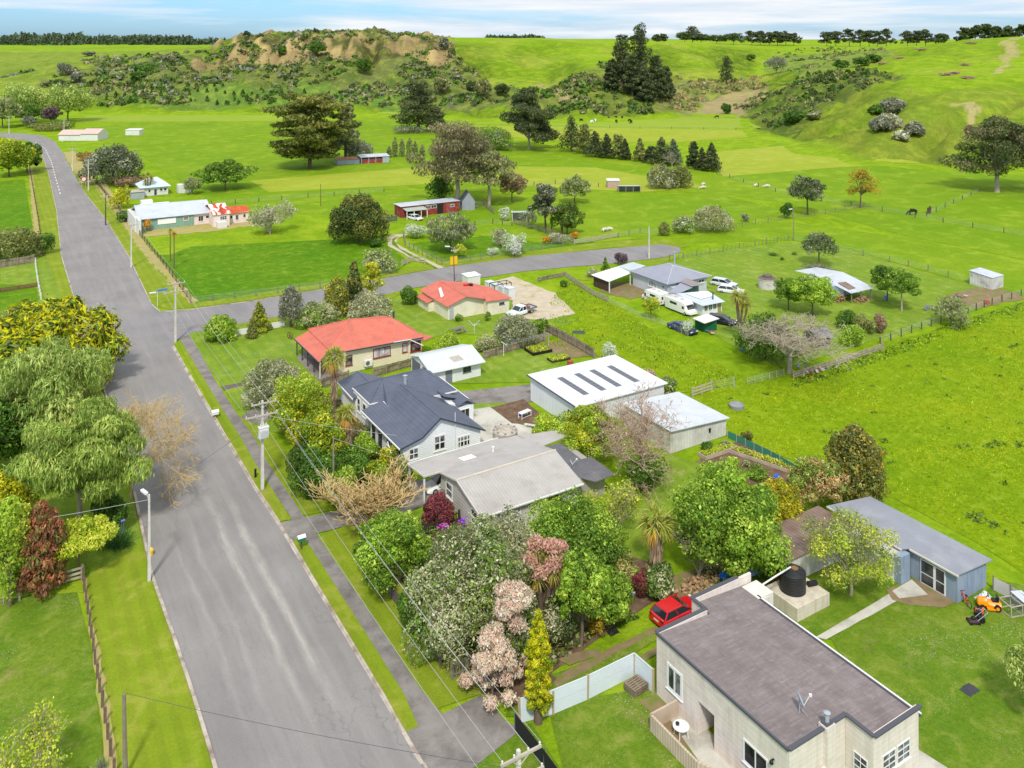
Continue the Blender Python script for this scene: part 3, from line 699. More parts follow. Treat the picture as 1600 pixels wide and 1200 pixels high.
# ---- grey brown gabled house with carport
bw = mat('fibre_cement_cladding', lin(206,202,194), lin(192,188,180), .6, .8, rib=('Z', .3), ribk=.1)
br = corr('beige_corrugated_roof', lin(186,181,176), lin(172,167,162), 'X', .3, .14, lin(156,150,145), .7)
dk = corr('charcoal_flat_roof', lin(112,110,114), lin(98,97,102), 'X', .4, .15, lin(128,124,124), .7)
bh = thing('gabled_house', 'grey weatherboard house with long beige corrugated roof and carport beside the driveway', 'house', (40,67,0))
b = MB(); extr(b, [(62.6,0),(70.3,0),(70.3,2.5),(66.6,3.2),(62.6,2.12)], 'x', 35.4, 45.3); b.box(38.4, 70.3, 0, 45.3, 73.2, 2.15); b.build('wall', bw, bh)
e0, e1 = 35.05, 45.55
roofpart(bh, [[(e0,62.2,2.12),(e1,62.2,2.12),(e1,66.6,3.32),(e0,66.6,3.32)], [(e0,66.6,3.32),(e1,66.6,3.32),(e1,70.0,2.62),(e0,70.0,2.62)],
    [(33.55,70.0,2.60),(43.4,70.0,2.6),(43.3,73.45,2.28),(33.5,73.45,2.28)], [(43.4,70.0,2.6),(45.8,70.0,2.58),(45.0,72.6,2.36),(43.3,73.2,2.3)]], br,
    [((e0,66.6,3.32),(e1,66.6,3.32))], mat('beige_ridge_flashing', lin(212,200,184)), rr=.09)
roofpart(bh, [[(45.9,69.5,2.42),(49.4,69.9,2.45),(49.5,71.0,2.45),(49.1,71.6,2.4),(45.2,72.6,2.38)]], br, name='porch_roof', label='small beige flat roof at the back')
roofpart(bh, [[(45.6,63.2,2.25),(48.9,63.2,2.3),(48.9,65.55,2.3),(47.8,65.6,2.3),(48.0,69.4,2.3),(45.7,69.4,2.3)], [(46.6,61.8,2.18),(48.85,61.9,2.2),(48.9,63.2,2.28),(45.7,63.2,2.24)]], dk, name='flat_roof', label='charcoal flat roof of the rear lean-to')
b = MB(); b.box(45.35, 63.0, 0, 48.6, 69.2, 2.2); b.build('lean_to_wall', mat('lean_to_cladding', lin(176,170,164)), bh)
trim(bh, [((e0-.02,62.15,2.1),(e1,62.15,2.1)), ((33.5,73.5,2.22),(43.3,73.5,2.22))], whitep)
trim(bh, [((e0,62.2,2.07),(e0,66.6,3.27)), ((e0,66.6,3.27),(e0,70.0,2.57)), ((33.52,70.,2.54),(33.48,73.45,2.22)), ((e0,70.,2.54),(33.55,70.,2.54))], mat('beige_barge_board', lin(222,216,206)), 'barge_board', .06, .16)
for (x, y) in ((33.65,70.2),(33.65,73.3),(36.2,73.3)):
    m = MB(); m.box(x-.07, y-.07, 0, x+.07, y+.07, 2.25); m.build('carport_post', whitep, bh)
window(bh, 'x', 35.4, 68.0, 69.3, .75, 2.1, 1, 2, tw=.12); window(bh, 'x', 35.4, 63.2, 64.6, .5, 1.85, 1, 2, tw=.12)
window(bh, 'y', 62.6, 38.0, 39.2, .7, 1.75, 1, 2, tw=.1, gl=paleglass); window(bh, 'y', 62.6, 41.9, 43.2, .35, 1.8, 1, 2, tw=.1, gl=darkglass)
for x in (36.8, 40.3): m = MB(); m.box(x-.03, 62.52, .1, x+.03, 62.6, 2.0); m.build('batten', whitep, bh)
m = MB(); m.slab([(37.9,70.6,2.6),(39.3,70.6,2.6),(39.2,71.5,2.52),(37.8,71.5,2.52)], .03); m.build('skylight', plain('skylight_sheet', lin(246,246,246)), bh)
m = MB(); m.cyl(41.2, 70.8, 2.5, 2.95, .09, 8); m.cyl(41.2, 70.8, 2.95, 3.02, .14, 8); m.build('vent_pipe', whitep, bh)
# ---- dark navy roofed villa
nw = mat('white_weatherboard', lin(240,242,244), lin(228,231,235), .6, .7, rib=('Z', .17), ribk=.16)
nr = corr('navy_roof_steel', lin(98,104,120), lin(84,90,106), 'X', .36, .2, lin(102,106,120), .55)
nrs = mat('navy_roof_sheet', lin(100,106,122), lin(86,92,108), .5, .5, rib=('Y', .36), ribk=.2)
vh = thing('villa', 'white weatherboard villa with dark navy gabled and hipped roof', 'house', (39,79,0))
b = MB(); extr(b, [(34.3,0),(42.9,0),(42.9,2.05),(38.2,4.4),(36.2,2.95),(34.3,2.4)], 'y', 76.3, 84.5)
b.box(35.4, 84.5, 0, 42.6, 91.0, 2.75); b.box(34.9, 86.6, 0, 42.6, 91.0, 2.72); extr(b, [(42.6,0),(45.2,0),(45.2,1.95),(42.6,2.5)], 'y', 82.6, 90.5)
b.box(43.4, 82.1, 0, 45.3, 83.4, 2.05); b.box(34.8, 90.0, 0, 39.4, 94.6, 2.15); b.build('wall', nw, vh)
ve, vl = 75.95, 4.5
mainz = 2.85
# main hip: eaves 34.95..44.5 x 84.6..91.2
A_, B_, C_, D_ = (34.95,91.3,mainz), (34.95,86.3,mainz), (44.5,84.55,mainz), (44.5,91.3,mainz)
r1, r2 = (37.4,88.7,4.3), (42.1,88.2,4.55)
roofpart(vh, [[(33.85,ve,2.5),(36.2,ve,3.05),(36.2,86.0,3.05),(33.85,86.0,2.5)], [(36.2,ve,3.05),(38.2,ve,vl),(38.2,85.6,vl),(36.2,84.3,3.05)], [(38.2,ve,vl),(43.3,ve,2.1),(43.3,84.6,2.1),(38.2,85.6,vl)]], nr,
   [((38.2,ve,vl),(38.2,85.6,vl))], nr, name='wing_roof')
roofpart(vh, [[A_,B_,r1], [B_,(36.5,86.2,mainz),(36.3,84.4,mainz),(38.6,85.6,4.35),r1], [(38.6,85.6,4.35),(41.6,84.6,mainz),C_,r2,r1], [C_,D_,r2], [D_,A_,r1,r2]], nrs, [(r1,r2),(B_,r1),(C_,r2),(A_,r1)], nrs, name='hip_roof', rr=.06)
roofpart(vh, [[(42.3,83.35,3.1),(45.5,83.35,2.05),(45.5,90.8,2.05),(42.5,90.6,3.1)], [(43.3,81.95,2.35),(44.4,81.95,2.75),(44.4,83.4,2.75),(43.3,83.4,2.35)], [(44.4,81.95,2.75),(45.55,81.95,2.1),(45.55,83.4,2.1),(44.4,83.4,2.75)]], nrs, name='lean_to_roof')
roofpart(vh, [[(34.4,89.8,2.25),(36.9,89.9,3.05),(36.9,95.1,3.05),(34.6,95.2,2.25)], [(36.9,89.9,3.05),(39.9,90.2,2.25),(39.9,93.2,2.25),(36.9,95.1,3.05)]], nrs, [((36.9,91.,3.05),(36.9,95.1,3.05))], nrs, name='side_roof', rr=.05)
trim(vh, [((33.82,ve,2.45),(33.82,86,2.45)), ((34.9,86.25,2.8),(34.9,91.3,2.8)), ((34.95,86.25,2.8),(36.5,86.2,2.8)), ((36.5,86.2,2.8),(36.3,84.35,2.8)), ((41.6,84.55,2.8),(44.55,84.5,2.8)), ((34.35,89.8,2.2),(34.5,95.2,2.2)), ((45.55,83.4,2.0),(45.55,90.8,2.0))], whitep)
trim(vh, [((33.85,ve-.03,2.45),(36.2,ve-.03,3.0)), ((36.2,ve-.03,3.0),(38.2,ve-.03,4.45)), ((38.2,ve-.03,4.45),(43.3,ve-.03,2.05))], navyp, 'barge_board', .05, .14)
window(vh, 'y', 76.3, 34.9, 36.0, .95, 2.1, 2, 2, tw=.12); window(vh, 'y', 76.3, 37.6, 38.95, 1.15, 2.7, 2, 2, tw=.15); window(vh, 'y', 76.3, 40.2, 41.75, .35, 2.0, 4, 3, tw=.14, name='french_door', sill=False)
window(vh, 'x', 34.3, 76.7, 78.4, 1.2, 2.2, 3, 1, tw=.08); window(vh, 'x', 34.3, 78.7, 80.2, 1.2, 2.2, 3, 1, tw=.08)
window(vh, 'x', 34.3, 81.4, 82.3, .2, 2.1, 1, 1, gl=darkglass, fr=navyp); window(vh, 'x', 34.3, 83.2, 84.0, .2, 2.1, 1, 1, gl=darkglass, fr=navyp)
window(vh, 'x', 34.9, 87.2, 88.2, .9, 2.4, 1, 2, tw=.1); window(vh, 'x', 34.9, 88.9, 89.8, .9, 2.4, 1, 2, tw=.1)
window(vh, 'y', 82.1, 43.7, 44.8, .6, 1.8, 2, 1, gl=darkglass)
flue(vh, 38.9, 85.9, 4.1, 5.1, .16)
m = MB(); m.tube([(39.9,76.1,.2),(39.9,76.1,4.6)], .03, 6); m.build('aerial_mast', whitep, vh)
m = MB(); m.bar((33.6,78.4,2.3), (33.2,76.6,2.0), .06); m.build('downpipe', whitep, vh)
# ---- white gabled garage with grey doors
gw = mat('white_garage_weatherboard', lin(234,235,234), lin(222,224,224), .6, .7, rib=('Z', .16), ribk=.12)
gr = corr('pale_garage_roof', lin(214,222,226), lin(200,208,214), 'X', .3, .16, lin(186,192,192), .5)
ga = thing('garage', 'white weatherboard garage with pale gable roof and grey roller doors', 'garage', (49,95,0))
b = MB(); extr(b, [(93.1,0),(98.6,0),(98.6,2.12),(95.9,2.8),(93.1,1.95)], 'x', 45.5, 52.4); b.build('wall', gw, ga)
roofpart(ga, [[(45.2,92.7,1.95),(52.7,92.5,1.95),(52.7,95.9,2.92),(45.2,95.9,2.92)], [(45.2,95.9,2.92),(52.7,95.9,2.92),(52.9,98.9,2.1),(45.2,98.9,2.1)]], gr, [((45.2,95.9,2.92),(52.7,95.9,2.92))], gr)
rd = plain('grey_roller_door', lin(104,110,122))
door(ga, 'x', 45.5, 93.5, 95.3, .02, 1.8, rd, name='garage_door', handle=False, rib=.16); door(ga, 'x', 45.5, 96.0, 98.3, .02, 1.9, rd, name='garage_door', handle=False, rib=.16)
door(ga, 'y', 93.1, 47.5, 48.4, .05, 1.65, plain('grey_painted_door', lin(120,126,138))); window(ga, 'y', 93.1, 49.9, 51.0, .85, 1.55, 2, 2, gl=darkglass, fr=greyp, tw=.05)
m = MB(); m.slab([(48.9,93.6,2.27),(50.3,93.6,2.27),(50.1,94.6,2.57),(48.7,94.6,2.57)], .03); m.build('skylight', mat('old_skylight', lin(196,190,176), lin(160,154,140), 4, .6, rib=('X', .2), ribk=.3), ga)
trim(ga, [((45.2,92.65,1.9),(52.7,92.45,1.9))], whitep)
# ---- villa with red roof and veranda
cr = mat('cream_weatherboard', lin(232,224,196), lin(222,213,184), .6, .75, rib=('Z', .2), ribk=.1)
def redroof(name, ax): return corr(name, lin(216,120,100), lin(202,106,88), ax, .3, .2, lin(178,104,90), .7, gsc=.9, g0=.5, g1=.7)
rr1, rr2 = redroof('faded_red_roof', 'X'), redroof('faded_red_roof_side', 'Y')
rh = thing('red_roof_villa', 'cream villa with faded red hipped roof and a front veranda on dark posts', 'house', (42,107,0))
b = MB(); b.box(38.1, 102.6, 0, 46.9, 112.3, 2.9); b.box(37.1, 104.6, 0, 38.1, 112.0, 2.9); b.box(46.9, 102.4, 0, 48.7, 107.5, 2.75); b.build('wall', cr, rh)
ez = 2.95; ap, a2 = (40.75,107.6,4.95), (46.0,106.2,4.75)
q = [(36.55,104.1,ez),(36.75,112.6,ez),(47.5,112.6,ez),(48.95,105.6,ez),(48.75,101.95,2.85),(38.2,102.2,ez)]
roofpart(rh, [[q[0],q[1],ap], [q[1],q[2],a2,ap], [q[2],q[3],a2], [q[5],q[0],ap]], rr2, [(q[0],ap),(q[1],ap)], rr2, name='hip_roof', rr=.07)
roofpart(rh, [[q[5],q[4],q[3],a2,ap]], rr1, [(ap,a2)], rr1)
roofpart(rh, [[(34.8,102.3,2.2),(36.6,104.0,2.85),(36.8,112.3,2.85),(34.75,112.0,2.2)]], rr2, name='veranda_roof')
roofpart(rh, [[(48.8,102.0,2.35),(50.7,103.1,2.2),(49.5,106.0,2.25),(48.6,105.0,2.5)]], rr2, name='porch_roof')
for i, (x, y) in enumerate(((35.0,102.6),(35.0,104.9),(35.0,107.3),(35.0,109.6),(35.0,111.8))):
    m = MB(); m.box(x-.06, y-.06, 0, x+.06, y+.06, 2.2); m.build('veranda_post', cr if i == 0 else navyp, rh)
trim(rh, [((38.2,102.15,2.9),(48.75,101.9,2.8)), ((34.75,102.25,2.14),(34.7,112,2.14))], navyp); trim(rh, [((44.6,102.0,2.93),(46.8,101.9,2.9)), ((46.8,101.9,2.9),(48.3,101.0,2.1))], whitep, 'downpipe', .08, .08)
for (a0, a1, n) in ((42.0,44.4,3), (46.05,46.75,1)): window(rh, 'y', 102.6, a0, a1, 1.1, 2.35, n, 1, fr=redp, gl=paleglass, tw=.09)
window(rh, 'y', 102.4, 47.1, 48.6, 1.0, 2.4, 2, 2, fr=redp, gl=glass, tw=.09); window(rh, 'y', 102.6, 38.3, 39.2, .9, 2.2, 1, 1, fr=redp, gl=glass, tw=.08)
m = MB(); m.slab([(40.1,102.7,3.10),(41.5,102.7,3.10),(41.5,105.1,3.98),(40.5,105.1,3.98)], .03); m.build('skylight', plain('white_skylight_sheet', lin(238,238,238)), rh)
flue(rh, 46.4, 106.2, 4.6, 5.3, .12, navyp)
# ---- red roofed hall by the gravel drive
hw = mat('cream_plaster', lin(236,230,208), lin(226,218,194), .5, .8, grime=lin(206,196,172), gsc=.4)
hh = thing('red_roof_hall', 'low cream building with broad faded red roof beside the gravel drive', 'house', (63,116,0))
b = MB(); extr(b, [(58.6,0),(64.6,0),(64.6,2.35),(61.4,3.15),(58.6,2.1)], 'y', 114.0, 123.0); b.box(64.6, 112.6, 0, 68.4, 118.0, 2.15); b.build('wall', hw, hh)
roofpart(hh, [[(58.2,113.6,2.15),(61.35,113.4,3.25),(61.7,123.3,3.25),(58.4,123.6,2.15)], [(61.35,113.4,3.25),(64.7,113.2,2.4),(68.0,118.4,2.45),(66.6,121.5,2.6),(61.7,123.3,3.25)]], rr2, [((61.35,113.4,3.25),(61.7,123.3,3.25))], rr2, rr=.06)
roofpart(hh, [[(64.2,112.3,2.35),(68.7,112.2,2.2),(68.0,118.5,2.6),(64.7,113.9,2.5)]], rr1, name='lean_to_roof')
b = MB(); b.box(57.8, 119.0, 0, 58.6, 122.8, 1.45); b.build('porch_wall', hw, hh); roofpart(hh, [[(57.4,118.8,1.5),(58.7,118.8,1.8),(58.7,123.0,1.8),(57.5,123.0,1.5)]], rr2, name='porch_roof')
m = MB(); m.slab([(59.0,117.2,2.5),(59.5,117.2,2.68),(60.6,120.4,3.04),(60.2,120.4,2.9)], .03); m.build('skylight', plain('white_skylight', lin(240,238,230)), hh)
window(hh, 'y', 112.6, 66.6, 67.5, 1.35, 1.7, 2, 1, gl=darkglass, fr=greyp, tw=.04); door(hh, 'y', 114.0, 58.8, 59.5, .05, 1.75, mat('screen_door', lin(196,200,204), None, 2, .6, rib=('Z', .12), ribk=.5))
m = MB(); m.box(64.4, 119.6, 2.6, 65.1, 120.1, 3.0); m.box(65.3, 119.6, 2.6, 65.9, 120.1, 2.95, 1); m.build('roof_plant', [plain('red_box', lin(190,36,36)), blackp], hh)
# ---- big white shed with rooflights, and the lower shed behind it
ws = mat('white_shed_cladding', lin(238,240,243), lin(226,229,233), .5, .55, rib=('Y', .3), ribk=.22)
wr_ = corr('white_shed_roof', lin(226,229,232), lin(216,219,223), 'Y', .3, .08, lin(204,208,212), .5)
sh = thing('steel_shed', 'large white steel shed with four dark rooflight strips', 'shed', (60,79,0))
b = MB(); extr(b, [(74.8,0),(83.8,0),(83.8,2.75),(74.8,2.55)], 'x', 53.8, 66.2); b.build('wall', [ws], sh)
roofpart(sh, [[(53.55,74.6,2.72),(66.5,74.6,2.55),(66.5,84.15,2.75),(53.55,84.15,2.92)]], wr_)
trim(sh, [((53.5,74.5,2.68),(53.5,84.2,2.88))], greyp, 'barge_board', .06, .16); trim(sh, [((53.5,74.55,2.6),(66.5,74.55,2.48))], whitep)
lw = plain('dark_rooflight', lin(104,106,116), .4)
for x in (56.0, 58.4, 60.6, 63.2):
    z = lambda x, y: 2.72+(y-74.6)/9.55*.2-(x-53.55)/12.95*.17+.035
    m = MB(); m.slab([(x,76.4,z(x,76.4)),(x+.75,76.4,z(x+.75,76.4)),(x+.75,81.6,z(x+.75,81.6)),(x,81.6,z(x,81.6))], .03)
    for k in range(1, 8): y = 76.4+k*.65; m.bar((x,y,z(x,y)+.01), (x+.75,y,z(x+.75,y)+.01), .05, .03)
    m.build('rooflight', lw, sh)
door(sh, 'x', 53.8, 75.6, 76.3, .05, 1.75, navyp)
s2 = thing('steel_shed', 'lower white shed with plain sloping roof behind the bare tree', 'shed', (62,68,0))
b = MB(); extr(b, [(58.9,0),(66.7,0),(66.7,1.85),(58.9,2.35)], 'y', 65.6, 73.0); b.build('wall', mat('aged_white_cladding', lin(222,220,214), lin(202,200,194), .8, .7, rib=('X', .4), ribk=.14, grime=lin(172,168,158), gsc=.5), s2)
roofpart(s2, [[(58.7,65.3,2.42),(66.95,65.3,1.9),(66.95,73.2,1.9),(58.7,73.2,2.42)]], corr('pale_grey_roof', lin(212,216,220), lin(198,203,208), 'X', .3, .12, lin(184,188,192), .5))
m = MB(); m.box(64.2, 65.5, .9, 64.4, 65.6, 1.25); m.box(64.15, 65.45, 1.25, 64.45, 65.6, 1.3); m.build('wall_light', blackp, s2)
# ---- long blue grey shed and the rusty lean-to
bw2 = (lambda t: t.finish(t.mix(t.ramp(t.noise(1., 5, .65, t.mapped((2, 2, .4))), .35, .7), lin(124,142,164), lin(158,170,184)), .8, t.wave('X', .4), .2, .02))(NT('faded_blue_board'))
bl = thing('long_shed', 'long faded blue shed with grey sloping roof and white sliding door', 'shed', (61,42,0))
b = MB(); extr(b, [(61.5,0),(65.3,0),(65.3,2.1),(61.5,2.1)], 'y', 37.1, 41.2); b.box(61.0, 41.2, 0, 65.3, 47.3, 2.05); b.build('wall', bw2, bl)
roofpart(bl, [[(61.3,36.9,2.28),(65.55,36.75,2.15),(65.55,47.4,2.15),(60.9,48.2,2.28),(60.7,41.1,2.28),(61.3,40.8,2.28)]], mat('grey_membrane', lin(150,153,162), lin(138,141,150), .5, .7, grime=lin(160,162,168), gsc=.4))
trim(bl, [((61.25,36.85,2.2),(61.25,40.8,2.2)), ((60.65,41.1,2.2),(60.85,48.2,2.2))], mat('cream_gutter', lin(222,216,200)))
sd = MB(); sd.box(61.42, 38.0, .05, 61.5, 40.0, 1.9); sdo = sd.build('sliding_door', whitep, bl)
for (a, b_) in ((38.08,38.72), (38.95,39.92)):
    g = MB(); g.box(61.40, a, .15, 61.43, b_, .85); g.box(61.40, a, .95, 61.43, b_, 1.82); g.build('pane', darkglass, sdo)
m = MB(); m.box(59.9, 40.6, 0, 61.0, 41.2, 2.1); m.box(59.7, 41.2, 0, 60.9, 46.8, 2.0, 1); m.build('side_wall', [bw2, mat('pale_board', lin(206,202,194))], bl)
rl = thing('lean_to_shed', 'old open shed with rusty brown corrugated roof and white board wall', 'shed', (55,46,0))
rust = corr('rusty_brown_roof', lin(150,128,116), lin(120,98,86), 'X', .34, .5, lin(96,74,62), .8)
b = MB(); b.box(52.0, 45.1, 0, 59.6, 45.25, 1.9); b.box(59.5, 45.25, 0, 59.65, 48.6, 2.0); b.box(52.0, 48.5, 0, 59.6, 48.65, 1.95); b.build('wall', mat('white_board_and_batten', lin(226,222,214), lin(200,194,186), 1, .85, rib=('X', .5), ribk=.25, grime=lin(164,156,146), gsc=.8), rl)
roofpart(rl, [[(51.7,44.9,1.98),(60.6,45.0,2.1),(60.6,48.9,2.05),(51.7,48.9,2.0)]], rust)
for y in (45.2, 46.9, 48.5): m = MB(); m.box(51.95, y-.06, 0, 52.07, y+.06, 1.95); m.build('post', whitep, rl)
# ---- grey hip roofed house with carport on the side road
ghw = mat('pale_grey_weatherboard', lin(206,210,214), lin(194,198,204), .5, .7, rib=('Z', .2), ribk=.12)
ghr = mat('grey_hip_roof_steel', lin(158,160,172), lin(146,148,162), .5, .5, rib=('X', .35), ribk=.14)
gh = thing('hip_roof_house', 'grey house with big hipped grey roof, carport and white rear porch', 'house', (97,108,0))
b = MB(); b.box(93.6, 104.9, 0, 102.2, 113.6, 2.45); b.build('wall', ghw, gh)
g0, g1, g2, g3, gp_ = (93.1,104.4,2.5), (93.1,114.1,2.5), (102.8,114.1,2.5), (102.8,104.3,2.5), (98.6,110.6,3.8)
gq = (98.4,109.0,3.8)
roofpart(gh, [[g0,g1,gp_,gq],[g1,g2,gp_],[g2,g3,gq,gp_],[g3,g0,gq]], ghr, [(g0,gq),(g3,gq),(gq,gp_)], plain('pale_ridge', lin(186,188,196)), rr=.08, name='hip_roof')
b = MB(); b.box(93.9, 103.4, 0, 95.6, 104.9, 1.95); b.box(95.6, 102.4, 0, 98.0, 104.9, 2.3, 1); b.build('porch_wall', [ghw, mat('green_porch', lin(96,138,128))], gh)
roofpart(gh, [[(91.4,102.2,2.1),(95.6,103.9,2.6),(95.9,101.6,2.3),(92.5,101.2,1.95)]], ghr, name='porch_roof'); roofpart(gh, [[(95.4,103.9,2.75),(97.3,104.5,2.9),(98.0,101.3,2.5),(95.8,101.7,2.5)]], mat('brown_porch_roof', lin(152,142,142)), name='back_porch_roof')
b = MB(); b.box(92.4, 95.7, 0, 96.4, 101.0, 1.7); b.build('annex_wall', nw, gh)
roofpart(gh, [[(91.9,95.2,1.72),(96.4,95.0,1.72),(97.5,99.9,1.95),(92.2,101.4,1.95)]], mat('pale_blue_annex_roof', lin(206,214,220), lin(194,202,210), .5, .5, rib=('X', .3), ribk=.12), name='annex_roof')
m = MB(); m.slab([(93.6,97.4,1.93),(96.7,97.6,1.93),(97.2,99.7,2.03),(93.4,100.6,2.03)], .03); m.build('annex_roof_patch', plain('white_roof_patch', lin(236,236,236)), gh)
for x in (92.7, 93.6, 94.5): window(gh, 'y', 95.7, x, x+.75, .6, 1.5, 2, 2, gl=darkglass, tw=.06, sill=False)
door(gh, 'y', 95.7, 95.5, 96.2, .05, 1.6, mat('brown_annex_door', lin(176,150,118)))
window(gh, 'x', 93.6, 107.6, 109.6, 1.0, 2.1, 3, 1, tw=.08, gl=paleglass); window(gh, 'x', 93.6, 105.6, 106.2, 1.3, 1.9, 1, 2, tw=.06); window(gh, 'y', 104.9, 100.3, 101.6, 1.5, 2.1, 2, 1, gl=darkglass, tw=.08)
flue(gh, 95.4, 96.6, 1.7, 2.7, .1, navyp); flue(gh, 102.9, 113.5, 2.5, 4.4, .14, galv)
cm = mat('brown_trellis', lin(92,76,62), lin(72,60,50), 3, .9, rib=('Y', .18), ribk=.6)
b = MB(); b.box(87.75, 112.5, 0, 87.85, 116.9, 1.85); b.build('carport_screen', cm, gh)
roofpart(gh, [[(87.4,112.3,1.9),(93.8,114.0,2.1),(93.6,117.6,2.35),(87.3,117.0,1.95)]], plain('white_carport_roof', lin(234,232,226)), name='carport_roof')
roofpart(gh, [[(93.6,114.1,2.4),(97.8,115.2,2.4),(97.4,118.2,2.45),(93.5,117.6,2.4)]], mat('pale_carport_roof', lin(196,206,210)), name='side_roof')
for (x, y) in ((87.7,112.5),(93.4,114.1),(90.6,117.2)): m = MB(); m.box(x-.07, y-.07, 0, x+.07, y+.07, 2.0); m.build('carport_post', whitep, gh)
# ---- small green shed
gs = thing('garden_shed', 'small dark green shed with white flat roof by the motorhomes', 'shed', (88.2,91.9,0))
b = MB(); b.add([P(1086,514),P(1102,519),P(1120,516),P(1104,510)]+[tuple(P(*p)[:2])+(1.6,) for p in ((1086,514),(1102,519),(1120,516),(1104,510))], [(3,2,1,0),(4,5,6,7),(0,1,5,4),(1,2,6,5),(2,3,7,6),(3,0,4,7)])
b.build('wall', mat('green_corrugated_wall', lin(34,110,76), lin(28,92,64), 1, .6, rib=('X', .25), ribk=.3), gs)
c = [P(1082,497,1.7), P(1101,505,1.7), P(1124,497.5,1.7), P(1105,490,1.7)]; roofpart(gs, [c], plain('white_shed_top', lin(228,222,214)), t=.08)
# ---- generic simple sheds given by a near corner, size and heading
def simple_shed(name, label, x, y, L, W, h0, h1, wm, rm, rz=0, gable=False, over=.2, doors=(), wins=(), cat='shed', openf=None):
    t = thing(name, label, cat, (x, y, 0), rz)
    b = MB()
    if gable: extr(b, [(0,0),(W,0),(W,h0),(W/2,h1),(0,h0)], 'x', 0, L)
    elif openf:      # open front along y=0
        b.box(0,.0,0,.1,W,h1); b.box(L-.1,0,0,L,W,h1); b.box(.1,W-.1,0,L-.1,W,h0)
        for k in range(1, openf): b.box(L*k/openf-.06,0,0,L*k/openf+.06,.12,h1-.05)
    else: extr(b, [(0,0),(W,0),(W,h1),(0,h0)], 'x', 0, L)
    b.build('wall', wm, t, local=True)
    r = MB(); o = over
    if gable:
        zz = h0-(h1-h0)*o/(W/2); r.slab([(-o,-o,zz+.06),(L+o,-o,zz+.06),(L+o,W/2,h1+.06),(-o,W/2,h1+.06)]); r.slab([(-o,W/2,h1+.06),(L+o,W/2,h1+.06),(L+o,W+o,zz+.06),(-o,W+o,zz+.06)])
    elif openf: r.slab([(-o,-o,h1+.07),(L+o,-o,h1+.07),(L+o,W+o,h0+.07),(-o,W+o,h0+.07)])
    else: r.slab([(-o,-o,h0+.07),(L+o,-o,h0+.07),(L+o,W+o,h1+.07),(-o,W+o,h1+.07)])
    r.build('roof', rm, t, local=True)
    for (ax, pl, a0, a1, z0, z1, m, out) in doors:
        d = MB(); p, q = sorted((pl, pl+out*.03))
        (d.box(a0, p, z0, a1, q, z1) if ax == 'y' else d.box(p, a0, z0, q, a1, z1)); d.build('door', m, t, local=True)
    for (ax, pl, a0, a1, z0, z1, nx, out) in wins:
        f = MB(); g = MB(); p, q = sorted((pl+out*.002, pl+out*.05))
        bx = (lambda mb, a, b_, c, d_, e, f_: mb.box(a, e, c, b_, f_, d_)) if ax == 'y' else (lambda mb, a, b_, c, d_, e, f_: mb.box(e, a, c, f_, b_, d_))
        bx(f, a0, a1, z0, z0+.07, p, q); bx(f, a0, a1, z1-.07, z1, p, q); bx(f, a0, a0+.07, z0+.07, z1-.07, p, q); bx(f, a1-.07, a1, z0+.07, z1-.07, p, q)
        for k in range(1, nx): cc = a0+(a1-a0)*k/nx; bx(f, cc-.03, cc+.03, z0+.07, z1-.07, p, q)
        wo = f.build('window', whitep, t, local=True)
        p2, q2 = sorted((pl+out*.003, pl+out*.015)); bx(g, a0+.07, a1-.07, z0+.07, z1-.07, p2, q2); g.build('pane', darkglass, wo, local=True)
    return t
galvr = corr('galvanised_roof', lin(206,211,218), lin(190,196,205), 'X', .35, .18, lin(172,176,182), .45)
galvy = corr('galvanised_roof_side', lin(206,211,218), lin(190,196,205), 'Y', .35, .18, lin(172,176,182), .45)
whitew = mat('white_wall_cladding', lin(230,228,222), lin(214,212,206), .6, .75, rib=('X', .35), ribk=.1)
greyw = mat('grey_corrugated_wall', lin(176,184,192), lin(158,166,176), .6, .6, rib=('X', .3), ribk=.22)
darkin = plain('dark_interior', lin(40,36,34), .9)
redw = mat('faded_red_barn_board', lin(156,64,58), lin(136,52,50), 1, .85, rib=('X', .3), ribk=.25, grime=lin(176,112,104), gsc=.7)
# workshop in the yard on the right
wk = thing('workshop', 'grey workshop with pale sloping roof and firewood stacked under its open side', 'shed', (118,90,0))
b = MB(); extr(b, [(116.6,0),(122.4,0),(122.4,2.4),(116.6,1.9)], 'y', 91.2, 97.5); b.box(117.2, 89.6, 0, 117.3, 91.2, 1.8); b.build('wall', mat('workshop_wall', lin(176,188,196), lin(158,170,180), .6, .7, rib=('Y', .3), ribk=.2), wk)
roofpart(wk, [[(116.4,87.6,1.75),(121.3,86.9,2.05),(122.6,93.8,2.75),(118.3,96.0,2.3)], [(118.3,96.0,2.3),(122.6,93.8,2.75),(123.0,99.6,2.2),(118.9,100.8,1.9)]], galvy)
for (x, y) in ((116.9,87.9),(118.8,87.6),(120.9,87.3)): m = MB(); m.box(x-.07, y-.07, 0, x+.07, y+.07, 1.85); m.build('post', postw, wk)
m = MB(); m.slab([(117.2,88.6,1.98),(118.6,88.4,2.07),(119.4,90.9,2.33),(118.1,91.4,2.25)], .03); m.build('rusty_sheet', rust, wk)
simple_shed('container_shed', 'white weathered box shed alone at the edge of the far right paddock', 143.2, 80.3, 3.3, 3.9, 1.95, 2.3, mat('weathered_white_box', lin(224,222,216), lin(196,192,186), .8, .8, rib=('Y', .5), ribk=.2, grime=lin(160,152,146), gsc=.9), galvy, over=.1)
gds = simple_shed('garden_shed', 'little dark navy garden shed with grey gable roof among shrubs', 96.4, 77.9, 2.2, 2.4, 1.35, 1.95, navyp, mat('grey_shingle', lin(128,134,150)), gable=True, over=.35, rz=-.2)
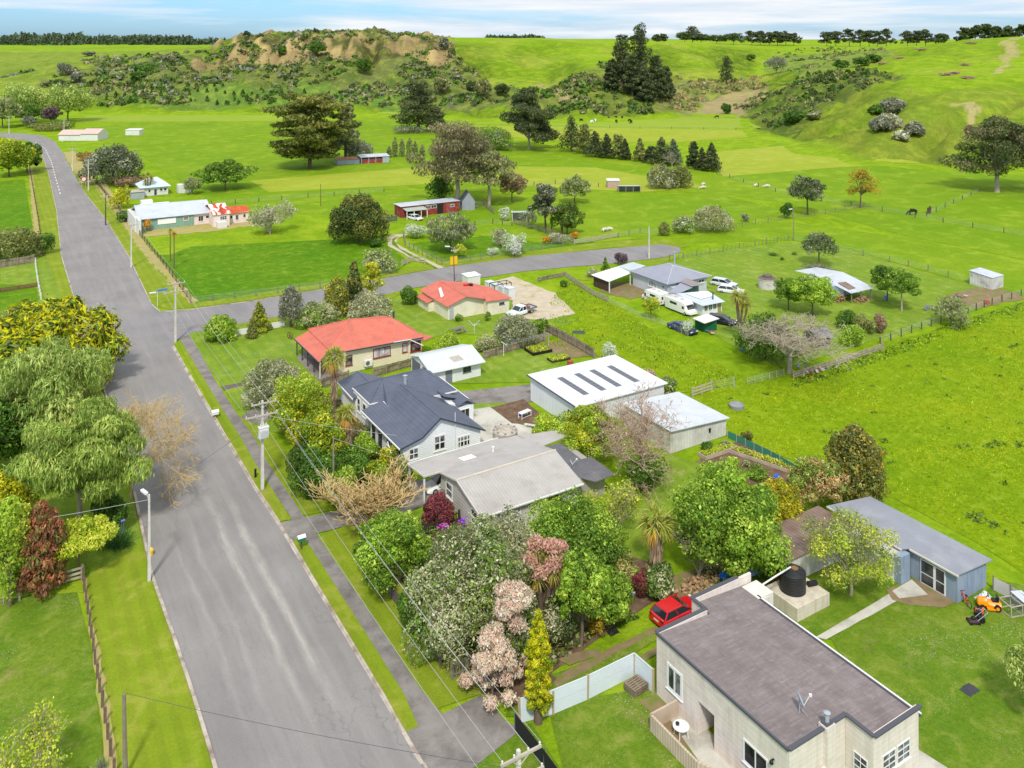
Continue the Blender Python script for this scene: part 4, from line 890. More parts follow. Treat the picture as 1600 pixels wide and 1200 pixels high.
# red barn row on the rise, with its open fronted porch and a steep grey hut
bn = simple_shed('barn', 'long faded red barn with flat pale roof and dark open doorway', 82.6, 184.6, 15., 4.2, 2.6, 2.6, redw, galvr, rz=-.03, over=.25,
   doors=[('y', 0, 9.2, 10.8, .0, 2.3, darkin, -1), ('y', 0, 1.2, 4.2, 0, 2.1, darkin, -1)], wins=[('y', 0, 6.2, 7.4, 1.4, 2.3, 3, -1), ('y', 0, 12.6, 13.8, 1.3, 2.0, 3, -1), ('y', 0, 7.6, 9.0, 1.5, 2.3, 2, -1)])
m = MB(); m.slab([(.3,-2.6,1.95),(5.6,-2.6,1.95),(5.6,-.0,2.25),(.3,0,2.25)], .08); m.build('porch_roof', mat('mossy_porch_roof', lin(178,186,172), lin(160,168,152)), bn, local=True)
for x in (.4, 2.2, 4., 5.5): m = MB(); m.box(x-.07,-2.5,0,x+.07,-2.36,1.9); m.build('post', whitep, bn, local=True)
ht = thing('pointed_hut', 'tall narrow grey hut with steep pointed roof beside the barn', 'shed', (100.9,186,0), -.3)
b = MB(); extr(b, [(-1.6,0),(1.6,0),(1.6,2.3),(0,4.4),(-1.6,2.3)], 'y', -1.5, 1.7); b.build('wall', mat('silver_board', lin(164,168,176), lin(146,150,160), 1, .8, rib=('Z', .25), ribk=.2), ht, local=True)
b = MB(); b.slab([(-1.8,-1.6,2.1),(-1.8,1.9,2.1),(0,1.9,4.5),(0,-1.6,4.5)]); b.slab([(0,-1.6,4.5),(0,1.9,4.5),(1.8,1.9,2.1),(1.8,-1.6,2.1)]); b.build('roof', mat('dark_shingle', lin(98,96,104)), ht, local=True)
simple_shed('animal_shelter', 'small white open fronted shelter under the dark trees by the middle paddock', 102.6, 167.6, 3.4, 2.6, 1.8, 2.1, whitew, galvr, openf=1, rz=-.5)
simple_shed('field_shed', 'small pinkish timber shed with pale roof in the middle paddock', 148.4, 191.2, 3.4, 3., 2.0, 2.2, mat('pinkish_board', lin(190,164,150)), mat('white_sheet_roof', lin(222,220,214)), rz=-.55, over=.15)
simple_shed('field_shed', 'low grey open fronted shed below the pinkish shed in the middle paddock', 146.9, 184.4, 6.0, 2.6, 1.4, 1.7, mat('grey_board_shed', lin(168,162,156)), galvr, rz=-.55, over=.15, openf=3)
fs_ = simple_shed('farm_shed', 'long farm shed with pale roof and three red doors beside the big dark conifer', 106.8, 271.4, 9.6, 5., 2.1, 2.4, greyw, galvr, rz=-.17, over=.25,
   doors=[('y', 0, .3+k*2.4, 2.5+k*2.4, 0, 1.35, redw, -1) for k in range(3)]+[('y', 0, .3+k*2.4, 2.5+k*2.4, 1.4, 2.0, darkin, -1) for k in range(3)])
simple_shed('farm_shed', 'low rusty roofed farm shed joined to the left of the red doored shed', 99.0, 272.8, 7.4, 5., 1.5, 1.8, greyw, mat('rust_brown_sheet', lin(176,128,100), lin(150,100,80)), rz=-.17, over=.1)
# ---- buildings beside the main road, left of centre
gnw = mat('sage_green_cladding', lin(142,176,158), lin(126,160,144), .6, .75, rib=('X', .6), ribk=.2)
lg = thing('factory_shed', 'long sage green shed with pale gable roof and blank white sign board beside the road', 'shed', (34,205,0))
b = MB(); extr(b, [(201.8,0),(212.5,0),(212.5,2.5),(207.2,4.25),(201.8,2.5)], 'x', 28.4, 39.6); b.build('wall', gnw, lg)
b = MB(); extr(b, [(202.0,0),(212.3,0),(212.3,2.5),(207.2,4.3),(202.0,2.6)], 'x', 39.6, 43.6); b.build('end_wall', mat('pale_pink_wall', lin(238,222,214)), lg)
roofpart(lg, [[(27.9,201.3,2.6),(43.6,201.5,2.5),(43.6,207.2,4.5),(27.9,207.2,4.75)], [(27.9,207.2,4.75),(43.6,207.2,4.5),(43.6,213,2.5),(27.9,213,2.6)]], galvr, [((27.9,207.2,4.75),(43.6,207.2,4.5))], galvr)
m = MB(); m.box(32.0, 201.7, 1.0, 35.8, 201.78, 2.15); m.build('sign_board', plain('white_board', lin(244,244,242)), lg)
window(lg, 'y', 201.8, 37.4, 38.5, 1.3, 2.2, 1, 1, gl=mat('boarded_pane', lin(160,132,110))); window(lg, 'y', 202.0, 40.6, 41.7, .7, 1.9, 2, 1, gl=darkglass); window(lg, 'y', 202.0, 42.2, 43.0, 1.2, 1.9, 1, 1, gl=darkglass)
m = MB(); m.box(27.5, 197.2, 0, 28.0, 201.4, 3.2); m.box(27.3, 201.4, 0, 28.4, 213, 3.0); m.build('boundary_panel', whitew, lg)
b = MB(); b.box(30.5, 214, 0, 37, 218, 3.0); b.box(31, 218, 0, 33.5, 220, 3.6); b.build('rear_block', whitew, lg)
ph = thing('patchy_roof_house', 'pink cottage with patchy red and white rusty roof joined to the green shed', 'house', (46.5,200,0))
b = MB(); b.box(42.9, 197.3, 0, 46.4, 207, 2.9); b.box(46.4, 199.0, 0, 51.0, 206, 2.4); b.build('wall', mat('pale_pink_board', lin(238,220,212), lin(226,206,198), .6, .8), ph)
patchr = (lambda t: t.finish(t.mix(t.ramp(t.noise(1., 2, .5, t.mapped((1.1, .35, 1))), .5, .52), lin(226,214,206), t.mix(t.ramp(t.noise(.8, 4), .4, .6), lin(204,86,52), lin(170,60,44))), .7, t.wave('X', .35), .3, .03))(NT('patchy_rust_roof'))
rustr = mat('orange_rust_roof', lin(206,100,56), lin(176,72,46), .5, .8, rib=('X', .35), ribk=.2, grime=lin(214,170,140), gsc=.6)
roofpart(ph, [[(42.6,197.0,2.8),(46.6,197.0,2.8),(46.4,201.8,4.4),(42.6,201.8,4.4)], [(42.6,201.8,4.4),(46.4,201.8,4.4),(46.0,207.3,2.9),(42.6,207.3,2.9)]], patchr); roofpart(ph, [[(46.4,198.6,2.35),(51.6,198.8,2.3),(51.4,202.4,3.2),(46.4,202.4,3.4)], [(46.4,202.4,3.4),(51.4,202.4,3.2),(51.4,206.3,2.4),(46.4,206.3,2.4)]], rustr, name='side_roof')
window(ph, 'y', 197.3, 44.3, 45.8, 1.4, 2.3, 3, 2, gl=darkglass, tw=.08); window(ph, 'y', 199.0, 46.9, 47.5, 1.1, 1.9, 1, 1, gl=darkglass); window(ph, 'y', 199.0, 48.1, 48.8, .7, 1.9, 1, 1, gl=glass); window(ph, 'y', 199.0, 49.8, 50.4, 1.1, 1.9, 1, 1, gl=darkglass)
b = MB(); b.box(43.4, 195.4, 0, 45.4, 197.3, 1.3); b.build('porch_wall', whitew, ph); door(ph, 'y', 199, 47.55, 48.0, .1, 1.8, whitep)
wc = thing('cottage', 'small white cottage with pale blue hipped roof behind the green shed', 'house', (38,248,0))
b = MB(); b.box(34.9, 245.6, 0, 41.6, 253, 2.3); b.box(44.2, 245.2, 0, 47.4, 248, 2.2); b.build('wall', whitew, wc)
c0, c1, c2, c3, ca_, cb = (34.4,245.0,2.3), (34.4,253.6,2.3), (42.2,253.6,2.3), (42.2,245.0,2.3), (37.2,249.4,4.3), (39.4,249.4,4.3)
roofpart(wc, [[c0,c1,ca_],[c1,c2,cb,ca_],[c2,c3,cb],[c3,c0,ca_,cb]], mat('pale_blue_roof', lin(206,224,232), lin(196,212,222), .5, .5), [(c0,ca_),(ca_,cb),(c3,cb)], whitep, rr=.06)
window(wc, 'y', 245.6, 36.6, 37.2, .9, 1.7, 1, 1, gl=darkglass); window(wc, 'y', 245.6, 39.5, 40.2, 1., 1.8, 1, 1, gl=darkglass); window(wc, 'y', 245.6, 40.5, 41.2, 1., 1.8, 1, 1, gl=darkglass); door(wc, 'y', 245.6, 38.1, 38.7, .1, 1.6, navyp)
simple_shed('outbuilding', 'grey lean-to outbuilding with flat tan roof in front of the white cottage', 31.2, 242.4, 4.0, 4.0, 1.8, 1.8, greyw, mat('tan_flat_roof', lin(190,180,160)), over=.2)
fb = thing('farmhouse', 'distant low white farm building with pink roof by the trees at the road bend', 'house', at(126,352,0))
b = MB()
for (x, w, d, h, m) in ((-9, 9, 8, 2.6, 0), (0, 7, 9, 3.0, 0)): extr(b, [(0,0),(d,0),(d,h),(d/2,h+1.4),(0,h)], 'x', x, x+w-.02)
b.build('wall', whitew, fb, local=True)
b = MB(); b.slab([(-9.3,-.4,2.5),(-.1,-.4,2.5),(-.1,4,4.15),(-9.3,4,4.15)]); b.slab([(0,-.4,2.9),(7.3,-.4,2.9),(7.3,4.5,4.55),(0,4.5,4.55)]); b.build('roof', mat('pink_roof', lin(222,190,180), lin(206,170,160)), fb, local=True)
fb.rotation_euler = (0, 0, -ANG)
simple_shed('farm_outbuilding', 'distant white box shed right of the low farm building at the road bend', *at(196, 372, 0)[:2], 6, 4, 2.2, 2.4, whitew, plain('white_flat_roof', lin(238,238,238)), rz=-ANG)
# ---------------------------------------------------------------- vegetation
leafm = leafmat('foliage', .38)
def barkm(name, c, k=.7): return mat(name, c, tuple(x*k for x in c[:3])+(1,), 2.5, .95, bump=.6, bsc=14)
bark = barkm('grey_brown_bark', lin(120,104,88)); barkd = barkm('dark_bark', lin(84,70,58)); barkl = barkm('pale_bark', lin(186,172,152)); barky = barkm('straw_twig', lin(206,178,122)); barkg = barkm('lichen_grey_twig', lin(176,164,142)); barkr = barkm('pinkish_twig', lin(186,160,138))
def L3(*cols): return np.array([lin(*c)[:3] for c in cols])*1.62
PAL = {
 'gold': L3((206,196,10),(186,180,14),(146,150,18),(90,108,18)), 'willow': L3((134,156,80),(114,140,66),(96,122,50),(150,168,94)), 'willow2': L3((130,154,72),(110,138,58),(92,118,46),(148,168,86)),
 'mid': L3((96,130,42),(80,114,34),(66,98,28),(118,148,54)), 'bright': L3((122,154,50),(106,140,40),(90,124,34),(144,172,66)), 'lime': L3((170,190,56),(150,176,46),(130,158,38),(190,202,80)),
 'yellowgreen': L3((166,172,36),(140,156,32),(112,134,28),(186,186,50)), 'dark': L3((66,86,42),(54,72,34),(78,96,50),(46,60,30)), 'deep': L3((72,106,36),(58,90,30),(86,122,42),(50,78,26)),
 'pine': L3((70,84,50),(58,72,42),(84,96,58),(48,60,36)), 'pineblue': L3((80,100,74),(66,86,60),(96,114,84)), 'mac': L3((98,108,48),(80,92,40),(64,78,34),(116,120,56)), 'olive': L3((112,116,62),(96,102,54),(82,90,46),(130,130,74)),
 'grey': L3((138,140,116),(120,124,100),(104,110,86),(158,158,134)), 'greygreen': L3((150,162,116),(128,142,96),(104,120,72),(182,188,150)), 'silver': L3((164,172,140),(140,150,116),(190,194,170),(112,124,88)),
 'euc': L3((132,124,90),(116,112,78),(100,98,66),(150,138,104)), 'euc2': L3((116,118,76),(100,104,66),(134,132,88)), 'brown': L3((146,122,96),(124,104,80),(166,140,112)), 'red': L3((130,80,58),(106,72,52),(100,104,54),(146,96,66)),
 'purple': L3((104,52,58),(84,42,48),(124,66,70)), 'maroon': L3((130,50,62),(104,42,50),(80,70,44)), 'pinkcream': L3((244,210,180),(242,204,174),(236,192,166),(246,216,190)), 'pinkgrey': L3((214,178,158),(190,160,136),(160,140,110)),
 'orange': L3((206,140,40),(186,116,36),(150,110,50)), 'blossom': L3((214,216,200),(186,194,164),(150,166,112)), 'darkpurple': L3((84,66,72),(68,54,60),(98,80,84)), 'straw': L3((206,180,128),(190,162,110)), 'mauve': L3((122,60,170),(142,80,190),(88,112,40)),
 'agap': L3((62,100,44),(50,84,36),(78,116,54)), 'flax': L3((128,142,64),(108,126,52),(150,158,84)), 'palm': L3((150,160,70),(128,140,58),(110,124,50)), 'palmdry': L3((206,160,60),(184,140,60),(150,124,84)), 'pinkflower': L3((222,172,158),(206,156,144),(182,162,128))*.66,
 'bronze': L3((168,140,46),(140,124,40),(118,112,38),(188,160,60)), 'rosy': L3((158,152,92),(190,150,112),(126,140,70),(206,160,120)), 'poplar': L3((128,146,90),(110,130,76),(150,164,110)), 'scrub': L3((96,104,60),(78,90,48),(124,120,78),(146,136,100)) }
for k_ in PAL: PAL[k_] = np.clip(PAL[k_]*(np.array((1.06,.93,.95)) if PAL[k_][:,1].mean() > 1.1*PAL[k_][:,0].mean() else 1.)*{'silver':.92,'grey':.78,'greygreen':.86,'blossom':.88,'pinkcream':.80,'euc':.76,'brown':.78,'pinkgrey':.75,'straw':.6,'gold':.9,'mauve':.9,'palmdry':.9,'poplar':.84,'bronze':.85,'rosy':.85,'yellowgreen':.9,'lime':.88}.get(k_, 1.14), 0, .85)
PAL['pinkcream'] = np.array([[.87,.68,.52],[.86,.63,.48],[.82,.58,.45],[.88,.72,.57]])
def unit(a): return a/(np.linalg.norm(a, axis=-1, keepdims=True)+1e-9)
def quads(C, N, size, cols, asp=1.7, hang=None, tw=1.):
    """leaf-clump kites: centres C, normals N"""
    n = len(C); r = rng.normal(size=(n, 3))
    if hang is not None: r = r*.25+np.array((0, 0, -1.))*hang
    T = unit(r-N*np.sum(r*N, 1, keepdims=True)); B = np.cross(N, T)
    s = (size*rng.uniform(.55, 1.1, n)*(1+.8*(rng.random(n) < .18)))[:, None]; a = s*asp*.5; b = s*.5*tw
    bend = N*(s*.18)
    V = np.stack([C-T*a, C+B*b*.95-T*a*.15-bend, C+T*a, C-B*b*.95-T*a*.15-bend], 1).reshape(-1, 3)
    Q = np.arange(4*n).reshape(n, 4)
    return V, Q, np.repeat(cols, 4, 0)
def blobleaves(blobs, n, size, pal, jit=.55, asp=1.7, hang=None, shell=.16, upbias=.0, tw=1., cvar=.16, tip=None):
    b = np.array(blobs, float); ar = (b[:,3]*b[:,4]+b[:,3]*b[:,5]+b[:,4]*b[:,5])**.9; ar /= ar.sum()
    k = rng.choice(len(b), n, p=ar)
    d = unit(rng.normal(size=(n, 3)) + np.array((0, 0, upbias)))
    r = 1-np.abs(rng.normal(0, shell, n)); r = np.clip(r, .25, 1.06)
    st_ = rng.random(n) < .07; r = np.where(st_, 1+np.abs(rng.normal(0, .13, n)), r); rad = b[k, 3:6]; C = b[k, :3]+d*rad*r[:, None]
    # lumpy surface
    C += d*rad*(.10*np.sin(C[:, :1]*3.1+k[:, None])+.10*np.sin(C[:, 1:2]*3.7+C[:, 2:3]*2.9))
    N = unit(unit(d/rad)+rng.normal(size=(n, 3))*jit)
    bi = rng.integers(0, len(pal), len(b)); pi_ = np.where(rng.random(n) < .45, bi[k], rng.integers(0, len(pal), n))
    col = pal[pi_]*(1+rng.normal(0, cvar, (n, 1)))*(1+rng.normal(0, .05, (n, 3)))*(.86+.28*rng.random(len(b)))[k][:, None]
    m = (r > .94) & (rng.random(n) < .4); col[m] *= 1.28  # some outermost leaves brightened: highlights put into the leaf colour
    if tip is not None:
        m = (r > .93) & (rng.random(n) < tip[1]); col[m] = tip[0][rng.integers(0, len(tip[0]), m.sum())]*(1+rng.normal(0, .1, (m.sum(), 1)))
    return quads(C, N, size, np.clip(col, .004, .9), asp, hang, tw)
def join(parts):
    V = []; Q = []; c = []; o = 0
    for v, q, k in parts: V.append(v); Q.append(q+o); c.append(k); o += len(v)
    return np.concatenate(V), np.concatenate(Q), np.concatenate(c)
def limbs(mb, base, tips, r0, h0, wig=.25, n=6):
    """trunk up to h0 then a tapering limb to every tip"""
    bx, by, bz = base; top = np.array((bx+R.uniform(-.1,.1)*h0*.4, by+R.uniform(-.1,.1)*h0*.4, bz+h0))
    mid = (np.array((bx, by, bz))+top)/2+np.array((R.uniform(-1,1), R.uniform(-1,1), 0))*h0*.04
    mb.tube([(bx,by,bz-.1), (bx,by,bz+h0*.08), mid, top], [r0*1.35, r0*1.05, r0*.9, r0*.75], n)
    for t in tips:
        t = np.array(t); d = t-top; L = np.linalg.norm(d)
        m1 = top+d*.4+np.array((R.gauss(0,1),R.gauss(0,1),R.gauss(.4,.6)))*L*wig*.25
        m2 = top+d*.72+np.array((R.gauss(0,1),R.gauss(0,1),R.gauss(.3,.6)))*L*wig*.2
        mb.tube([top-d*0.02, m1, m2, t], [r0*.55, r0*.36, r0*.22, r0*.06], 5, cap=False)
def envelope(kind, w, h, seed=None):
    """blobs for a crown of width w and height h, with its base at z=0"""
    B = []; rw = w/2
    if kind == 'broad':
        nb = 24
        for i in range(nb):
            a = i*2.39996+R.random(); t = (i+.5)/nb; ph = math.acos(1-1.75*t); rr = R.uniform(.52, .92)
            x, y, z = math.sin(ph)*cos(a)*rr*rw, math.sin(ph)*sin(a)*rr*rw, h*.5+math.cos(ph)*rr*h*.46
            s = R.uniform(.2, .4)*(1.25-.45*rr); B.append((x, y, z, rw*s, rw*s, h*.5*s*R.uniform(.75, 1.05)))
        B.append((0, 0, h*.5, rw*.55, rw*.55, h*.34))
    elif kind == 'dome':
        for i in range(20):
            a = i*2.39996; t = (i+.5)/20; ph = math.acos(1-1.1*t); rr = R.uniform(.7, .82)
            s = R.uniform(.24, .34); B.append((math.sin(ph)*cos(a)*rr*rw, math.sin(ph)*sin(a)*rr*rw, h*.18+math.cos(ph)*rr*h*.8, rw*s, rw*s, h*s*.7))
        B.append((0, 0, h*.4, rw*.75, rw*.75, h*.45))
    elif kind == 'shrub':
        for i in range(9):
            a = R.uniform(0, 6.28); q = R.uniform(.2, .68)*rw; s = R.uniform(.3, .48)
            B.append((cos(a)*q, sin(a)*q, h*R.uniform(.25, .72), rw*s, rw*s, h*s*.62))
        B.append((0, 0, h*.42, rw*.6, rw*.6, h*.42))
    elif kind == 'pine':
        n = 24
        for i in range(n):
            t = (i+.4)/n; z = h*(.05+.9*t); e = (1-t)**.55*rw*(.72+.28*R.random())+rw*.12; a = i*2.39996+R.uniform(-.5, .5); q = e*R.uniform(.35, .75)
            s = R.uniform(.26, .42)*(1-.45*t); B.append((cos(a)*q, sin(a)*q, z, rw*s*1.1, rw*s*1.1, h*.055*R.uniform(.8, 1.5)))
        B.append((0, 0, h*.42, rw*.3, rw*.3, h*.38))
    elif kind == 'mac':
        n = 44
        for i in range(n):
            t = (i+.5)/n; z = h*(.06+.9*t); prof = (math.sin(min(1, t*1.25+.18)*pi*.62)+.1)*(1 if t < .75 else (1-(t-.75)*1.9)); a = i*2.39996+R.uniform(-.6, .6); q = prof*rw*R.uniform(.45, .86)
            s = R.uniform(.2, .34); B.append((cos(a)*q, sin(a)*q, z+q*.12, rw*s*1.2, rw*s*1.2, h*.05*R.uniform(.7, 1.2)))
        B.append((0, 0, h*.5, rw*.42, rw*.42, h*.42))
    elif kind == 'cone':
        n = 26
        for i in range(n):
            t = (i+.3)/n; e = (1-t)*rw*.78+rw*.08; a = i*2.39996; s = (.30*(1-t)+.10)
            B.append((cos(a)*e*.7, sin(a)*e*.7, h*(.04+.9*t), rw*s*1.25, rw*s*1.25, h*.085))
        B.append((0, 0, h*.3, rw*.5, rw*.5, h*.3)); B.append((0, 0, h*.6, rw*.25, rw*.25, h*.36))
    elif kind == 'column':
        n = 64
        for i in range(n):
            t = (i+.5)/n; e = rw*(.72 if t < .5 else .72*(1-((t-.5)/.5)**1.7)+.02); a = i*2.39996; s = R.uniform(.24, .36)*(1 if t < .8 else .7)
            B.append((cos(a)*e, sin(a)*e, h*(.03+.94*t), rw*s, rw*s, max(h*.035, rw*s*.9)))
        B.append((0, 0, h*.45, rw*.66, rw*.66, h*.42))
    elif kind == 'open':     # loose, wind-shaped clumps on limbs
        n = 34
        for i in range(n):
            a = i*2.39996+R.uniform(-.4, .4); t = R.uniform(.1, 1)**.8; q = rw*R.uniform(.15, .92)*(1.1-.75*t*t); s = R.uniform(.14, .25)
            B.append((cos(a)*q, sin(a)*q, h*t*.92, rw*s*1.25, rw*s*1.25, max(h*s*.38, rw*s*.7)))
    elif kind == 'flat':     # umbrella crown
        for i in range(15):
            a = i*2.39996; q = rw*math.sqrt((i+.5)/15)*.8; s = R.uniform(.24, .36)
            B.append((cos(a)*q, sin(a)*q, h*(.78-.42*(q/rw)**2)*R.uniform(.85, 1.1), rw*s, rw*s, h*.2*R.uniform(.8, 1.2)))
    return B
def tree(kind, label, px, py, top, wpx, pal, cat='tree', name='tree', n=4000, size=.3, group=None, trunk=.18, bk=None, bare=.0, loc=None, hgt=None, wid=None, hang=None, tip=None, jit=.55, shell=.16, asp=1.7, r0=None, lean=(0,0), squash=1., tw=1., ntips=9, upb=.15):
    """px,py: foot of the tree in the survey image; top: row of its tip; wpx: crown width"""
    if loc is None:
        l = P(px, py); hh = (H)*(py-top)/(py-HY); ww = wpx*H/(py-HY)
    else: l, hh, ww = loc, hgt, wid
    if name in ('shrub',) and cat == 'tree': cat = 'shrub'
    ww *= 1.1
    t = thing(name, label, cat, l, 0, group)
    h0 = hh*trunk; ch = hh-h0
    B = [(x+lean[0]*z/ch*ww+0, y*squash+lean[1]*z/ch*ww, z+h0, a, b*squash, c) for x, y, z, a, b, c in envelope(kind, ww, ch)]
    n = int(n*1.9); size *= .72
    p = PAL[pal] if isinstance(pal, str) else np.concatenate([PAL[q] for q in pal])
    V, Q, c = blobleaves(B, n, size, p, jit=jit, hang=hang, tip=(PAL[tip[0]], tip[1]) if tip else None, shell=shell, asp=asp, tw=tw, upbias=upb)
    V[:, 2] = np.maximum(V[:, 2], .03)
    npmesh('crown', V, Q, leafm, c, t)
    m = MB(); r = r0 or max(.05, hh*.022)
    tips = [(b[0]*.92, b[1]*.92, b[2]) for b in R.sample(B, min(ntips, len(B)))]
    if kind in ('pine', 'mac', 'cone', 'column'):
        m.tube([(0,0,-.1),(0,0,hh*.3),(lean[0]*ww*.5,lean[1]*ww*.5,hh*.6),(lean[0]*ww*.9,lean[1]*ww*.9,hh*.93)], [r*1.3, r, r*.65, r*.12], 7)
        for q in tips: m.tube([(0,0,q[2]*.9),(q[0]*.5,q[1]*.5,q[2]*.98),q], [r*.3, r*.2, r*.06], 4, cap=False)
    else: limbs(m, (0,0,0), tips, r, h0+ch*.12)
    m.build('trunk', bk or bark, t, local=True, smooth=60)
    return t
def branchy(mb, p, d, L, r, depth, spread=.6, up=.12, tips=None, n=5, kids=(2,4)):
    r = max(r, .017); p = np.array(p, float); d = unit(np.array(d, float)); pts = [p]; k = 3
    for i in range(k):
        d = unit(d+np.array((R.gauss(0,1),R.gauss(0,1),R.gauss(0,1)))*.16+np.array((0,0,up*.5))); pts.append(pts[-1]+d*L/k)
    mb.tube(pts, [r, r*.9, r*.8, max(r*.5, .014)], n if depth > 1 else 3, cap=False)
    if depth <= 0:
        if tips is not None: tips.append(pts[-1]); tips.append(pts[-2])
        return
    for i in range(R.randint(*kids)+(1 if depth > 2 else 0)):
        q = pts[R.choice((1,2,3,3))]; nd = unit(d+np.array((R.gauss(0,1),R.gauss(0,1),R.gauss(0,.8)))*spread)
        branchy(mb, q, nd, L*R.uniform(.58,.82), r*.52, depth-1, spread, up, tips, n, kids)
def baretree(label, px, py, top, wpx, bk, depth=4, leaf=None, nleaf=0, size=.2, name='tree', cat='tree', trunk=.25, stems=1, r0=None, spread=.65, up=.1, group=None, kids=(2,4), rmin=.012, lean=(0,0)):
    l = P(px, py); hh = H*(py-top)/(py-HY); ww = wpx*H/(py-HY); t = thing(name, label, cat, l, 0, group)
    mb = MB(); tips = []
    for s in range(stems):
        d = (R.gauss(0,.2)*(stems > 1)*2+lean[0], R.gauss(0,.2)*(stems > 1)*2+lean[1], 1); r = r0 or hh*.024
        if trunk: 
            tp = np.array((d[0]*.15, d[1]*.15, 1))*hh*trunk; mb.tube([(0,0,-.1), tp*.5, tp], [r*1.3, r, r*.9], 7, cap=False)
        else: tp = np.zeros(3)
        for q in range(4 if stems == 1 else 1):
            a = q*pi/2+R.uniform(-.4,.4); nd = (d[0]+cos(a)*.75*(stems == 1), d[1]+sin(a)*.75*(stems == 1), R.uniform(.55,1.1))
            branchy(mb, tp, nd, hh*.34, r*.7, depth, spread, up, tips, 5, kids)
    v = np.array(mb.v)         # fit the measured size
    z = v[:, 2].max(); c0 = np.median(v[:, :2], 0)*(stems == 1)*0; rr = np.percentile(np.hypot(v[:, 0], v[:, 1]), 92)
    f = np.array((ww/2/rr, ww/2/rr, hh/z)); mb.v = [tuple(q) for q in v*f]
    mb.build('trunk', bk, t, local=True)
    if leaf and tips:
        T = np.array(tips)*f; k = rng.integers(0, len(T), nleaf); C = T[k]+rng.normal(size=(nleaf, 3))*size*1.6
        N = unit(rng.normal(size=(nleaf, 3))+np.array((0,0,.6))); p = PAL[leaf]; col = p[rng.integers(0, len(p), nleaf)]*(1+rng.normal(0,.15,(nleaf,1)))
        V, Q, c = quads(C, N, size, np.clip(col, .01, .9)); npmesh('crown', V, Q, leafm, c, t)
    return t
def blades(C0, dirs, L, w, cols, droop=.5, seg=3):
    """strap leaves: origin C0, direction dirs, length L"""
    n = len(dirs); D = unit(dirs); side = unit(np.cross(D, np.array((0,0,1.))+rng.normal(0,.2,(n,3)))); P0 = np.array(C0)+D*.02; V = []; L = np.broadcast_to(L, n)[:, None]
    for i in range(seg+1):
        f = i/seg; pos = P0+D*L*f; pos[:, 2] -= (droop*L[:, 0]*f*f); ww = w*(1-f*.92)*(.6+.8*f if f < .5 else 1.)
        V += [pos-side*ww/2, pos+side*ww/2]
    V = np.stack(V, 1); m = 2*(seg+1); Q = []
    for i in range(seg): Q.append(np.array((2*i, 2*i+1, 2*i+3, 2*i+2)))
    Q = (np.arange(n)[:, None, None]*m+np.array(Q)[None]).reshape(-1, 4)
    return V.reshape(-1, 3), Q, np.repeat(cols, m, 0)
def pick(pal, n, v=.14): p = PAL[pal]; return np.clip(p[rng.integers(0, len(p), n)]*(1+rng.normal(0, v, (n, 1))), .01, .9)
def sphere_dirs(n, zmin=-1., zmax=1.): 
    z = rng.uniform(zmin, zmax, n); a = rng.uniform(0, 2*pi, n); r = np.sqrt(1-z*z); return np.stack([r*np.cos(a), r*np.sin(a), z], 1)
def palm(label, px, py, top, crown, kind='fan', name='palm_tree', group=None, skirt=True, r=.22, heads=None, pal='palm', lean=0., flower=0):
    l = P(px, py); hh = H*(py-top)/(py-HY); cr = crown*H/(py-HY)/2; t = thing(name, label, 'palm' if 'palm' in name else 'tree', l, 0, group)
    mb = MB(); parts = []
    hs_ = heads or [(lean, 0, hh-cr*.75, cr)]
    for (x, y, z, c) in hs_:
        mb.tube([(0,0,-.1), (x*.25,y*.25,z*.35), (x*.8,y*.8,z*.75), (x,y,z)], [r*1.15, r, r*.85, r*.8], 8)
        n = 90 if kind == 'fan' else 130
        if kind == 'fan':
            for f in range(24):
                d = sphere_dirs(1, -.35, .95)[0]; o = np.array((x,y,z))+d*c*.42; k = 13
                dd = d+rng.normal(0,.55,(k,3)); parts.append(blades(o, dd, c*.62, .09*max(c,1.), pick(pal, k), .25)); parts.append(blades(np.array((x,y,z)), d[None], c*.45, .05, pick(pal, 1), .1))
            for f in range(12):
                d = sphere_dirs(1, -.75, -.15)[0]; o = np.array((x,y,z-.15))+d*c*.4; k = 11; parts.append(blades(o, d+rng.normal(0,.5,(k,3))+np.array((0,0,-.4)), c*.6, .1, pick('palmdry', k), .5))
        else:
            parts.append(blades(np.array((x,y,z)), sphere_dirs(n, -.45, 1.), c*rng.uniform(.8,1.15,n), .10*max(.7,c), pick(pal, n), .22))
            k = 34; parts.append(blades(np.array((x,y,z)), sphere_dirs(k, -.95, -.3), c*.9, .1, pick('palmdry', k), .35))
        if skirt:
            k = 260; zz = rng.uniform(z*.35, z-.1, k); a = rng.uniform(0, 2*pi, k); D = np.stack([np.cos(a)*.35, np.sin(a)*.35, -np.ones(k)], 1); O = np.stack([x*zz/z+np.cos(a)*r*.9, y*zz/z+np.sin(a)*r*.9, zz], 1)
            parts.append(blades(O, D, .75, .14, np.clip(L3((150,130,108),(126,108,90),(172,152,128))[rng.integers(0,3,k)]*(1+rng.normal(0,.15,(k,1))), .01, .9), .1, 2))
    V, Q, c = join(parts); npmesh('crown', V, Q, leafm, c, t); mb.build('trunk', bark, t, local=True, smooth=60)
    for x, y, z, c_ in hs_[:flower]:
        k = 420; D = sphere_dirs(k, .0, 1.); C = np.array((x-.1,y-.2,z+.25))+D*rng.uniform(.25,.8,(k,1))*c_; V, Q, c = quads(C, unit(rng.normal(size=(k,3))), .13, pick('pinkflower', k)); npmesh('flower_head', V, Q, leafm, c, t)
    return t
